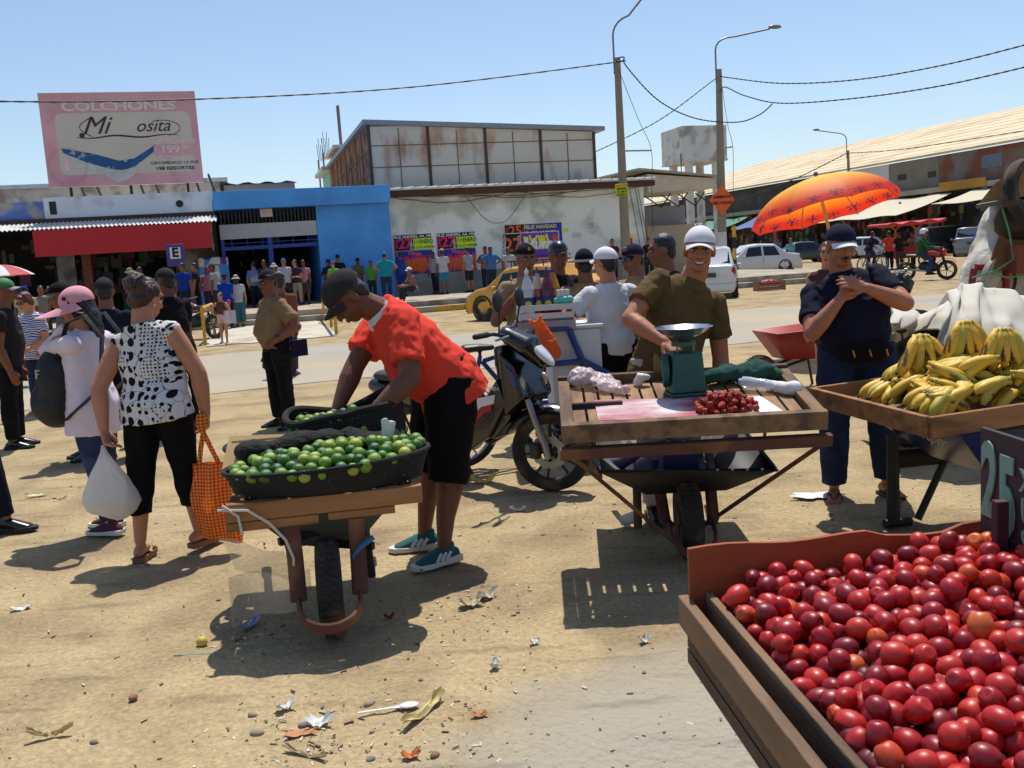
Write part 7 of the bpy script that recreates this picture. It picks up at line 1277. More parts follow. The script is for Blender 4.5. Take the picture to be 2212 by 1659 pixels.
def mwheel(M4, R, name):
    Rm = M4.to_3x3(); c = M4.translation; ax = Rm @ V((1, 0, 0)); Ra = align(ax); mb = MB(); r = .045
    mb.lathe([(R - .075, -r * .7), (R - .05, -r), (R - .02, -r * .9), (R - .004, -r * .5), (R, 0), (R - .004, r * .5), (R - .02, r * .9), (R - .05, r), (R - .075, r * .7)], 48, c, Ra, cap=False); o = mb.build(name, tyre, t); mb = MB()
    mb.lathe([(R - .066, -.03), (R - .08, -.026), (R - .088, 0), (R - .08, .026), (R - .066, .03)], 48, c, Ra, cap=False); mb.lathe([(.001, -.04), (.035, -.04), (.035, .04), (.001, .04)], 16, c, Ra)
    for k in range(10): a = 2 * pi * (k + .3 * (k % 2)) / 10; d = Ra @ V((cos(a), sin(a), 0)); mb.beam(c + d * .03, c + d * (R - .08), .018, .012, ax)
    mb.build('rim', satin, o); mb = MB()
    for s_ in (-1, 1): mb.lathe([(R - .0685, s_ * .0315), (R - .0735, s_ * .0305)], 48, c, Ra, cap=False)
    mb.build('rim_stripe', redp, o); return o, c, ax, Ra
o, c, ax, Ra = mwheel(MF, .27, 'front_wheel'); dc = c - Ra @ V((0, 0, 0)) + ax * .052 * -1; mb = MB(); side_ = 1 if (Matrix.Rotation(yaw_, 3, 'Z') @ ax).dot(V((0, -1, 0))) > 0 else -1
dc = c + ax * side_ * .05; n = 60; vs = []
for k in range(n): a = 2 * pi * k / n; rr = .112 + .005 * (1 if (k // 3) % 2 else -1); vs += [dc + Ra @ V((rr * cos(a), rr * sin(a), -.003)), dc + Ra @ V((rr * cos(a), rr * sin(a), .003)), dc + Ra @ V((.062 * cos(a), .062 * sin(a), -.003)), dc + Ra @ V((.062 * cos(a), .062 * sin(a), .003))]
fs = []
for k in range(n): a, b = k * 4, (k + 1) % n * 4; fs += [(a + 1, b + 1, b + 3, a + 3), (a, a + 2, b + 2, b), (a, b, b + 1, a + 1), (a + 2, a + 3, b + 3, b + 2)]
mb.add(vs, fs); mb.build('brake_disc', silverm, o)
f_ = lambda x, y, z: MF @ V((x, y, z))
for s_ in (-1, 1): mb = MB(); mb.sweep([f_(s_ * .085, .0, -.035), f_(s_ * .085, -.02, .06), f_(s_ * .083, -.085, .25), f_(s_ * .078, -.12, .36)], [.022, .026, .021, .02], 12); mb.build('fork_leg', silverm, t)
mb = MB(); mb.grid(lambda u, v: f_((v - .5) * .15 * (1 - .25 * abs(u - .5)), .325 * cos(radians(150 - 118 * u)), .315 * sin(radians(150 - 118 * u)) - .03 * (2 * v - 1) ** 2 * 1.2), 18, 8, .006); mb.build('front_fender', nvp, t)
mb = MB(); mb.grid(lambda u, v: f_((v - .5) * .13, .332 * cos(radians(72 - 40 * u)), .322 * sin(radians(72 - 40 * u)) - .03 * (2 * v - 1) ** 2), 8, 6, .005); mb.build('fender_highlight', hl_silver, t)  # pale sheet laid on the fender as its painted white highlight
mb = MB(); mb.box(f_(side_ * .1, -.08, .02), (.05, .07, .10)); mb.build('brake_caliper', satin, t, bevel=.01)
# fairing / leg shield
def loft(secs, mt, name, par, vox=.012, fold=0):
    mb = MB()
    for a, b, r in secs: mb.limb([a, b], r, 12)
    return blob(name, mb, mt, par, vox, 4)
mb = MB(); prof = [(1.02, .50), (1.13, .62), (1.07, .84), (.97, .99), (.90, .97), (.92, .70), (.86, .52), (.80, .36), (.86, .34)]
mb.prism(prof, -.13, .13, 'x'); mb.prism([(1.0, .52), (1.16, .64), (1.09, .86), (.97, .95)], -.17, .17, 'x'); mb.prism([(1.08, .55), (1.19, .66), (1.1, .78)], -.09, .09, 'x'); blob('leg_shield', mb, gloss, t, .013, 5)
for s_ in (-1, 1):
    mb = MB(); mb.prism([(1.01, .60), (.94, .76), (.82, .62), (.52, .40), (.44, .30), (.62, .24), (.84, .36)], s_ * .125, s_ * .165, 'x'); blob('side_shield', mb, gloss, t, .010, 3)
    mb = MB(); mb.prism([(.93, .66), (.78, .63), (.60, .46), (.66, .44), (.80, .57), (.915, .60)], s_ * .164, s_ * .173, 'x'); mb.build('white_graphic', whp, t, smooth=False); mb = MB(); mb.prism([(.90, .595), (.80, .565), (.69, .46), (.74, .455), (.83, .53), (.89, .55)], s_ * .165, s_ * .174, 'x'); mb.build('red_graphic', redp, t, smooth=False)
    mb = MB(); mb.ell((s_ * .125, 1.09, .70), (.03, .05, .085), rot('X', -30), 14, 10); mb.build('indicator', lens_o, t)
    mb = MB(); mb.prism([(1.03, .86), (1.10, .80), (1.12, .70), (1.09, .72), (1.05, .80)], s_ * .165, s_ * .176, 'x'); mb.build('blue_trim', MC('blue_trim', (50, 64, 110), r=.3), t)
    if s_ == side_: text('ZONGSHEN', .035, whp, t, (s_ * .178, .86, .70), (pi / 2, radians(0), radians(90 * s_)), ext=.001, sx=1.2)
g_ = lambda x, y, z: f_(x * 1.08, y - .03, z + .085)
# headlight cowl, bars, mirrors (steered)
mb = MB(); mb.limb([g_(0, -.22, .70), g_(0, -.08, .62), g_(0, -.0, .50)], [(.10, .06), (.135, .085), (.04, .04)], 14, side=MF.to_3x3() @ V((1, 0, 0))); blob('headlight_cowl', mb, gloss, t, .012, 4)
mb = MB(); mb.ell(g_(0, .0, .575), (.085, .03, .125), MF.to_3x3() @ rot('X', 42), 20, 12); mb.build('headlight', MC('headlight_glass', (206, 210, 216), r=.08, spec=.7), t)
for s_ in (-1, 1):
    mb = MB(); mb.sweep([g_(s_ * .06, -.20, .69), g_(s_ * .2, -.25, .72), g_(s_ * .36, -.30, .72)], .013, 8); mb.build('handlebar', satin, t); mb = MB(); mb.limb([g_(s_ * .25, -.27, .722), g_(s_ * .37, -.305, .722)], .019, 10); mb.build('grip', MC('rubber_black', (18, 18, 18)), t); mb = MB(); mb.sweep([g_(s_ * .16, -.16, .70), g_(s_ * .32, -.19, .69)], .008, 6); mb.build('brake_lever', silverm, t)
    mb = MB(); mb.sweep([g_(s_ * .17, -.22, .72), g_(s_ * .20, -.20, .86), g_(s_ * .21, -.20, .90)], .006, 6); o = mb.build('mirror', satin, t); mb = MB(); mb.ell(g_(s_ * .215, -.20, .93), (.092, .02, .07), MF.to_3x3(), 18, 10); mb.build('mirror_head', mirrm, o)
mb = MB(); mb.limb([(0, -.28, .74), (0, .1, .72), (0, .42, .66)], [(.10, .04), (.13, .055), (.07, .045)], 14, side=(1, 0, 0)); blob('seat', mb, satin, t, .012, 3)
mb = MB(); mb.limb([(0, -.35, .66), (0, .1, .58), (0, .42, .50)], [(.08, .06), (.12, .10), (.09, .09)], 14, side=(1, 0, 0)); blob('side_cover', mb, gloss, t, .012, 3)
mb = MB(); mb.limb([(0, .28, .30), (0, .55, .32)], .10, 14); mb.lathe([(.001, -.15), (.085, -.15), (.09, -.12), (.09, .12), (.085, .15), (.001, .15)], 24, (0, .30, .30), align((1, 0, 0))); blob('engine', mb, silverm, t, .012, 2)
mb = MB(); mb.sweep([(side_ * .12, .4, .26), (side_ * .14, .1, .24), (side_ * .15, -.35, .30)], [.02, .03, .045], 12); mb.build('exhaust', silverm, t); mb = MB(); mb.sweep([(-side_ * .05, .35, .25), (-side_ * .16, .40, .0)], .014, 8); mb.build('kickstand', rustf, t); mb = MB(); mb.sweep([(side_ * .1, .25, .25), (side_ * .2, .27, .14), (side_ * .25, .27, .14)], .012, 8); mb.build('foot_peg', rustf, t)
mwheel(Matrix.Translation((0, 0, .27)), .27, 'rear_wheel'); mb = MB(); mb.grid(lambda u, v: ((v - .5) * .14, .33 * cos(radians(60 + 120 * u)), .27 + .33 * sin(radians(60 + 120 * u))), 14, 4, .006); mb.build('rear_fender', satin, t)
# ================================================================== drinks tricycle: white box, blue tubes
blt = MC('blue_tube', (30, 58, 120), r=.4, c2=(60, 70, 90), c2s=8, c2t=.66); whb = M('white_painted_box', (206, 206, 208), r=.6, v=.03, s=2, c2=(170, 166, 160), c2s=1.6, c2t=.63)
dq = D(1222, 760, 6.95); t = thing('drinks_tricycle', 'blue tubed tricycle cart with a white insulated drinks box', 'tricycle cart', (dq.x, dq.y, 0), radians(4))
mb = MB(); mb.bb(-.10, .27, .0, .50, .38, 1.0); mb.build('insulated_box', whb, t, bevel=.012); mb = MB(); mb.bb(-.12, .29, -.02, .52, 1.003, 1.03); mb.build('lid', whb, t, bevel=.006)
mb = MB(); A_ = lambda x, z: (x, -.06, z); mb.sweep([A_(-.23, 1.02), A_(.02, 1.015)], .022, 8); mb.sweep([A_(.02, 1.015), A_(.10, .80), A_(.13, .72)], .026, 8); mb.sweep([A_(-.16, .76), A_(.12, .765)], .022, 8); mb.sweep([A_(.12, .765), A_(.12, .35)], .026, 8); mb.sweep([A_(.12, .77), A_(.36, .62)], .022, 8); mb.sweep([A_(-.23, 1.02), A_(-.22, .35)], .02, 8); mb.sweep([A_(-.24, .38), A_(.45, .38)], .025, 8); mb.build('tube_frame', blt, t); mb = MB(); mb.sweep([(-.24, .6, .38), (.45, .6, .38)], .025, 8); mb.build('rear_tube', blt, t)
for s_, y in ((-.0, -.15), (0, .70)): wheel(t, (.40, y, .31), .31, .025, axis=(0, 1, 0), spokes=14, treads=False, rimm=silverm)
B0 = V((-.66, .10, 0)); mb = MB()
mb.sweep([(-.24, .1, .40), (-.60, .1, .36)], .018, 8); mb.sweep([(-.62, .1, .80), (-.30, .1, .38)], .018, 8); mb.sweep([(-.61, .1, .80), (-.50, .1, .83), (-.36, .1, .74), (-.26, .1, .45)], .018, 8); mb.sweep([(-.63, .1, .84), (-.70, .1, .58), (-.84, .1, .33)], .016, 8); mb.sweep([(-.60, .1, .36), (-.84, .1, .33)], .014, 8); mb.build('rear_frame', blt, t)
wheel(t, (-.84, .1, .32), .32, .024, axis=(0, 1, 0), spokes=14, treads=False, rimm=silverm, name='rear_wheel'); mb = MB(); mb.grid(lambda u, v: (-.84 + .345 * cos(radians(20 + 120 * u)), .1 + (v - .5) * .07, .32 + .345 * sin(radians(20 + 120 * u))), 12, 3, .004); mb.build('mudguard', satin, t)
mb = MB(); mb.limb([(-.74, .1, .90), (-.64, .1, .905), (-.54, .1, .90)], [(.035, .075), (.03, .06), (.022, .026)], 12, side=(0, 0, 1)); mb.sweep([(-.63, .1, .80), (-.63, .1, .88)], .014, 8); o = blob('saddle', mb, M('worn_leather', (34, 28, 26), r=.5, v=.2), t, .008, 3); 
crate_w = MC('white_slat', (204, 202, 200), r=.7, v=.04)
p = D(1181, 691, 6.9); t = thing('bottle_crate', 'white slatted crate holding the syrup bottles on the drinks cart', 'crate', p, radians(3)); mb = MB()
for z in (.0, .062):
    for y in (-.012, .26): mb = MB(); mb.bb(-.189, .189, y, y + .012, z + .008, z + .05); mb.build('slat', crate_w, t)
for x in (-.2, .19): mb = MB(); mb.bb(x, x + .012, -.012, .272, .0, .125); mb.build('end_board', crate_w, t); mb = MB(); mb.bb(-.19, .19, .0, .26, -.004, .006); mb.build('crate_floor', crate_w, t); mb = MB(); mb.bb(-.22, .21, -.03, .3, -.075, -.006); mb.build('base_box', crate_w, t, bevel=.004)
blab = MC('blue_label', (40, 44, 110), r=.5); ylab = MC('yellow_oval', (206, 190, 40), r=.5)
for i, (px, c1, c2, lb) in enumerate(((1141, (214, 218, 224), (214, 218, 224), 'clear water bottle, leftmost of the syrup bottles'), (1164, (196, 176, 150), (150, 70, 36), 'bottle half filled with brown syrup, second from the left'), (1184, (110, 30, 60), (90, 20, 50), 'bottle of dark red syrup between the brown and amber ones'), (1198, (196, 140, 40), (170, 80, 30), 'bottle of amber syrup, rightmost by the cups'))):
    q = D(px, 655, 6.9 + .10 + .05 * (i % 2)); t = thing('syrup_bottle', lb, 'bottle', (q.x, q.y, p.z + .01), 0, 'syrup bottles'); mA = M('syrup_top', c1, r=.1, alpha=.55 if i < 1 else .8, v=.02); mB = M('syrup', c2, r=.12, v=.05)
    mb = MB(); mb.lathe([(.001, 0), (.046, .002), (.05, .02), (.05, .06)], 18, mat=0); mb.build('bottle_base', mB, t); mb = MB(); mb.lathe([(.0505, .062), (.0505, .155)], 18); mb.lathe([(.046, .06), (.046, .157)], 18); mb.build('label', blab, t); mb = MB(); mb.ell((.0, -.049, .105), (.026, .006, .026)); mb.build('label_oval', ylab, t); mb = MB(); mb.lathe([(.05, .158), (.049, .20), (.046, .215)], 18); mb.build('syrup_level', mB if i else mA, t); mb = MB(); mb.lathe([(.046, .216), (.03, .275), (.016, .315), (.014, .33)], 18); mb.build('bottle_shoulder', mA, t); mb = MB(); mb.lathe([(.017, .331), (.017, .352), (.008, .354), (.007, .372), (.001, .373)], 14); mb.build('cap', blab if i else MC('cap_white', (214, 212, 216)), t)
q = D(1217, 652, 6.95); t = thing('cup_stack', 'stack of white cups and straws in a mint bag beside the bottles', 'cups', q); mb = MB()
for dx in (-.03, .0, .03): mb.lathe([(.016, 0), (.02, .09), (.001, .092)], 12, (dx, .01 * abs(dx), .0))
mb.build('cups', MC('cup_white', (210, 210, 206)), t); mb = MB(); mb.limb([(-.045, -.015, .01), (.045, -.015, .015)], [.03, .034], 10); blob('mint_bag', mb, MC('mint_plastic', (90, 180, 160), r=.4), t, .006, 2, .02)
ob = M('orange_plastic', (232, 110, 30), r=.4, v=.06, s=8, b=.5, bs=18, alpha=.92); translucent(ob, (240, 110, 20), .35)
p = D(1168, 692, 6.78); t = thing('orange_bag', 'knotted orange plastic bags hanging from the drinks cart frame', 'bags', p); mb = MB()
mb.limb([(-.02, 0, .0), (.0, 0, -.07), (.04, -.01, -.17), (.07, -.01, -.26)], [(.03, .02), (.045, .035), (.07, .05), (.065, .035)], 14, side=(1, 0, 0)); mb.limb([(-.08, 0, .0), (-.03, 0, -.02), (.0, 0, .03)], [.016, .022, .012], 10); blob('sack', mb, ob, t, .008, 3, .03, FOLD)
# ================================================================== tarp covered load, loaded cart on the right edge
tarpm = M('dirty_white_tarp', (190, 184, 170), r=.8, v=.05, s=2, b=.3, bs=6, c2=(150, 138, 116), c2s=1.5, c2t=.60)
RD = [(1890, 662, 6.9), (1935, 668, 6.8), (1985, 684, 6.7), (2030, 662, 6.6), (2055, 625, 6.55), (2078, 611, 6.5), (2110, 614, 6.5), (2160, 622, 6.5), (2215, 640, 6.5), (2290, 665, 6.5)]
LO = [(1890, 690, 6.35), (1930, 708, 6.3), (1975, 712, 6.2), (2010, 705, 6.1), (2032, 740, 6.0), (2045, 790, 5.95), (2095, 815, 5.95), (2150, 825, 5.95), (2215, 835, 5.95), (2290, 850, 5.95)]
def poly(P, u):
    x = u * (len(P) - 1); i = min(int(x), len(P) - 2); f = x - i; f = f * f * (3 - 2 * f) * .5 + f * .5; a, b = D(*P[i]), D(*P[i + 1]); return a.lerp(b, f)
def tarpf(u, v):
    r, l = poly(RD, u), poly(LO, u); bk = r + V((0, .5, -.35))
    q = r.lerp(bk, (v - .7) / .3) if v > .7 else l.lerp(r, v / .7)
    w_ = v / .7 if v < .7 else 1 - (v - .7) / .3
    return q + V((.0, -.16 * sin(pi * min(1, v / .7)) * .7, .05 * sin(pi * min(1, v / .7)) + .035 * noise.noise(V((u * 11, v * 3, 1)))  )) + V((.03, -.05, .02)) * noise.noise(V((u * 17, v * 2.5, 4))) * 1.3 + V((0, -.012, .005)) * sin(u * 22 + 9 * v + 7 * noise.noise(V((u * 4, v * 3, 8)))) * (1 - v * .6)
mb = MB(); mb.grid(tarpf, 90, 40, .006); o = mb.build('tarp', tarpm, None, ang=180); tag(o, 'crumpled dirty white tarpaulin thrown over a parked load behind the bananas', 'tarp')
q = D(2150, 760, 6.75); t = thing('covered_cart', 'black cart standing in the shade under the white tarpaulin', 'cart', (q.x, q.y, 0)); mb = MB(); mb.bb(-.35, .6, -.1, .45, .35, .95); mb.build('load_box', satin, t, bevel=.03); mb = MB(); mb.limb([(-.75, -.1, .68), (-.45, 0, .74), (-.2, .1, .74)], [.10, .14, .14]); blob('saddle_bag', mb, satin, t, .016, 3); wheel(t, (-.6, .05, .28), .28, .05, axis=(0, 1, 0)); wheel(t, (.45, .05, .28), .28, .05, axis=(0, 1, 0))
mb = MB(); mb.sweep([(-.72, -.15, .72), (-.75, -.18, .86)], .008, 6); mb.ell((-.75, -.18, .90), (.05, .015, .045)); mb.build('mirror', mirrm, t)
q = D(2180, 690, 8.2); t = thing('loaded_cart', 'red framed cargo cart piled with white sacks, cardboard and a wooden barrow', 'cart', (q.x, q.y, 0)); ox, oy = q.x, q.y
def lc(px, py, d=8.2): p = D(px, py, d); return p - V((ox, oy, 0))
redf = MC('red_tube', (140, 22, 26), r=.45, v=.15)
mb = MB(); [mb.sweep([lc(*a), lc(*b)], .03, 8) for a, b in (((2108, 577), (2230, 574)), ((2174, 574), (2170, 700)), ((2104, 580), (2095, 640)), ((2150, 672), (2240, 690)), ((2185, 540), (2185, 575)))]; mb.build('red_frame', redf, t)
mb = MB(); mb.sweep([lc(2100, 640) * 1 + V((0, 0, -.6)), lc(2100, 640)], .03, 8); mb.build('leg', redf, t); wheel(t, lc(2195, 700) * 1 + V((0, 0, -.4)), .3, .03, axis=(0, 1, 0), treads=False, spokes=12)
sackm = M('woven_white_sack', (196, 190, 178), r=.8, v=.06, s=8, b=.4, bs=30, c2=(160, 148, 126), c2s=3, c2t=.6)
mb = MB(); mb.limb([lc(2100, 650, 8.35), lc(2122, 590, 8.4), lc(2150, 530, 8.45), lc(2165, 470, 8.45)], [(.14, .2), (.17, .25), (.16, .25), (.15, .2)], 16, side=(1, 0, 0)); mb.limb([lc(2142, 478, 8.35), lc(2160, 462, 8.35), lc(2185, 455, 8.4)], [.05, .07, .06]); mb.limb([lc(2215, 520, 8.6), lc(2215, 640, 8.6)], [(.3, .2), (.34, .25)], 14, side=(1, 0, 0)); blob('sack', mb, sackm, t, .022, 3, .05, FOLD2)
mb = MB(); a = [lc(2160, 508, 8.15), lc(2225, 500, 8.15), lc(2205, 575, 8.1), lc(2130, 592, 8.1)]; mb.add(a + [p + V((0, .02, 0)) for p in a], [(0, 1, 2, 3), (7, 6, 5, 4), (0, 4, 5, 1), (1, 5, 6, 2), (2, 6, 7, 3), (3, 7, 4, 0)]); mb.build('cardboard', MC('brown_cardboard', (128, 84, 46), r=.9, v=.15, s=5), t)
mb = MB(); a = [lc(2112, 442, 8.0), lc(2150, 395, 8.0), lc(2232, 345, 8.0), lc(2245, 420, 8.0), lc(2190, 428, 8.0), lc(2160, 440, 8.0)]; mb.add(a + [p + V((.42, .6, .05)) for p in a], [(5, 4, 3, 2, 1, 0), (6, 7, 8, 9, 10, 11)] + [(i, (i + 1) % 6, 6 + (i + 1) % 6, 6 + i) for i in range(6)]); mb.build('barrow_board', M('tan_plank', (150, 118, 78), r=.85, v=.2, s=4, b=.3, bs=20, stretch=(1, 1, 4)), t); mb = MB(); mb.sweep([lc(2110, 446, 7.95), lc(2160, 437, 7.95), lc(2215, 436, 7.95), lc(2260, 445, 7.95)], .02, 8); mb.build('barrow_rim', MC('gray_rim', (96, 88, 80), r=.6), t)  # tan is the boards' own colour
mb = MB(); mb.lathe([(.16, -.04), (.24, -.05), (.26, 0), (.24, .05), (.16, .04)], 30, lc(2215, 410, 7.95), align((.5, -.85, .1)), cap=False); mb.build('tyre', tyre, t); mb = MB(); mb.limb([lc(2190, 480, 8.2), lc(2225, 470, 8.2)], [.16, .2]); blob('dark_bundle', mb, MC('brown_bundle', (58, 42, 32), v=.3), t, .025, 3, .05)
mb = MB(); a = lc(2200, 560, 8.0); mb.bb(a.x - .04, a.x + .3, a.y - .05, a.y + .2, a.z - .12, a.z + .12); mb.build('crate', MC('orange_crate', (130, 58, 32), v=.15), t); mb = MB(); mb.sweep([lc(2100, 600, 8.0), lc(2150, 585, 8.0), lc(2190, 560, 8.0), lc(2180, 500, 8.05), lc(2165, 450, 8.0)], .008, 6); mb.sweep([lc(2130, 588, 8.0), lc(2178, 600, 8.0), lc(2230, 590, 8.0)], .008, 6); mb.build('green_rope', MC('rope_green', (90, 150, 110)), t)
mb = MB(); mb.lathe([(.14, -.02), (.2, -.03), (.22, 0), (.2, .03), (.14, .02)], 30, lc(2165, 605, 8.15), align((.3, -.95, .1)), cap=False); mb.build('coiled_hose', MC('pale_hose', (170, 166, 150)), t)
# ================================================================== beach umbrella
bot_, top_ = D(1790, 520, 12.6), D(1764, 384, 12.4); axd = (top_ - bot_).normalized(); axd = V((-.16, .17, 1)).normalized()
base = top_ - axd * (top_.z / axd.z); t = thing('beach_umbrella', 'open orange and yellow beach umbrella printed with palm trees', 'umbrella', base); tp = top_ - base; Rz = align(axd, (1, 0, 0))
um = M('umbrella_cloth', (240, 120, 30), r=.6, v=.02); n = um.node_tree; at = n.nodes.new('ShaderNodeVertexColor'); at.layer_name = 'print'; n.links.new(at.outputs[0], n.nodes['Principled BSDF'].inputs['Base Color']); tr = n.nodes.new('ShaderNodeBsdfTranslucent'); n.links.new(at.outputs[0], tr.inputs[0]); ms = n.nodes.new('ShaderNodeMixShader'); ms.inputs[0].default_value = .5; n.links.new(n.nodes['Principled BSDF'].outputs[0], ms.inputs[1]); n.links.new(tr.outputs[0], ms.inputs[2]); n.links.new(ms.outputs[0], n.nodes['Material Output'].inputs[0])
Rr, hh = .97, .48; NU, NV_ = 320, 60
def uf(u, v):
    a = 2 * pi * u; seg_ = abs((u * 8) % 1 - .5) * 2; q = v; r = Rr * sin(q * 1.25) / sin(1.25) * (1 - .045 * (1 - seg_ ** 2) * q); z = -hh * (1 - cos(q * 1.25)) / (1 - cos(1.25)) - .03 * (1 - seg_) * q * (1 - q) + .03 * (1 - seg_ ** 2) * q ** 3
    return tp + Rz @ V((r * cos(a), r * sin(a), z))
mb = MB(); mb.grid(uf, NU, NV_); o = mb.build('canopy', um, t, ang=180); me = o.data; ca = me.color_attributes.new('print', 'FLOAT_COLOR', 'POINT'); 
def palm_ink(u, v):
    "silhouette band of palm crowns and trunks near the rim"
    x = (u * 20) % 1 - .5; i = int(u * 20); base_ = .93 - .05 * ((i * 7) % 3) / 2; y = (v - base_) * 9
    r = sqrt((x * 1.6) ** 2 + y * y); a = atan2(y, x * 1.6)
    if r < .55 and (r < .12 or cos(6 * a + i) > .1 + r): return True
    return abs(x) < .035 and 0 < y < .6
for j in range(NV_ + 1):
    for i in range(NU + 1):
        u, v = i / NU, j / NV_; w_ = min(1, max(0, (v - .15) / .75)); c0, c1, c2 = lin((255, 222, 84)), lin((250, 150, 36)), lin((228, 54, 34)); f1, f2 = min(1, max(0, (w_ - .25) / .45)), min(1, max(0, (w_ - .68) / .3)); c = tuple((a + (b - a) * f1) * (1 - f2) + d_ * f2 for a, b, d_ in zip(c0, c1, c2))  # yellow crown: cloth print plus the sunlit highlight, both put into the colour
        if palm_ink(u, v): c = lin((66, 44, 66))
        ca.data[j * (NU + 1) + i].color = (*c, 1)
mb = MB(); mb.sweep([(0, 0, 0), tp + axd * .06], .022, 10); mb.build('pole', MC('pale_wood_pole', (190, 150, 100)), t)
for k in range(8): a = 2 * pi * k / 8; mb = MB(); mb.sweep([uf(k / 8, v / 6) - axd * .012 for v in range(7)], .006, 6); mb.build('rib', galv, t)
mb = MB(); mb.ell(tp + axd * .05, .03); mb.build('finial', MC('violet_plate', (62, 54, 124)), t)
# ================================================================== red wheelbarrow in the background
q = G(1722, 838); t = thing('wheelbarrow', 'red wheelbarrow with black tyre standing near the road edge', 'wheelbarrow', q, radians(-80)); mb = MB(); Tp = [(-.30, -.35, .62), (.30, -.35, .62), (.32, .42, .66), (-.32, .42, .66)]; Bt = [(-.14, -.2, .34), (.14, -.2, .34), (.14, .12, .32), (-.14, .12, .32)]
mb.add(Tp + Bt, [(0, 1, 5, 4), (1, 2, 6, 5), (2, 3, 7, 6), (3, 0, 4, 7), (4, 5, 6, 7)]); o = mb.build('pan', M('barrow_red', (140, 26, 28), r=.4, v=.1, c2=(90, 70, 60), c2s=3, c2t=.66), t); o.modifiers.new('s', 'SOLIDIFY').thickness = .008; wheel(t, (0, -.42, .19), .19, .05); mb = MB()
for s_ in (-1, 1): mb.sweep([(s_ * .08, -.42, .19), (s_ * .12, .1, .33), (s_ * .24, .9, .60)], .016, 8); mb.sweep([(s_ * .16, .2, .35), (s_ * .2, .28, .0)], .015, 8)
mb.build('tube_frame', satin, t)
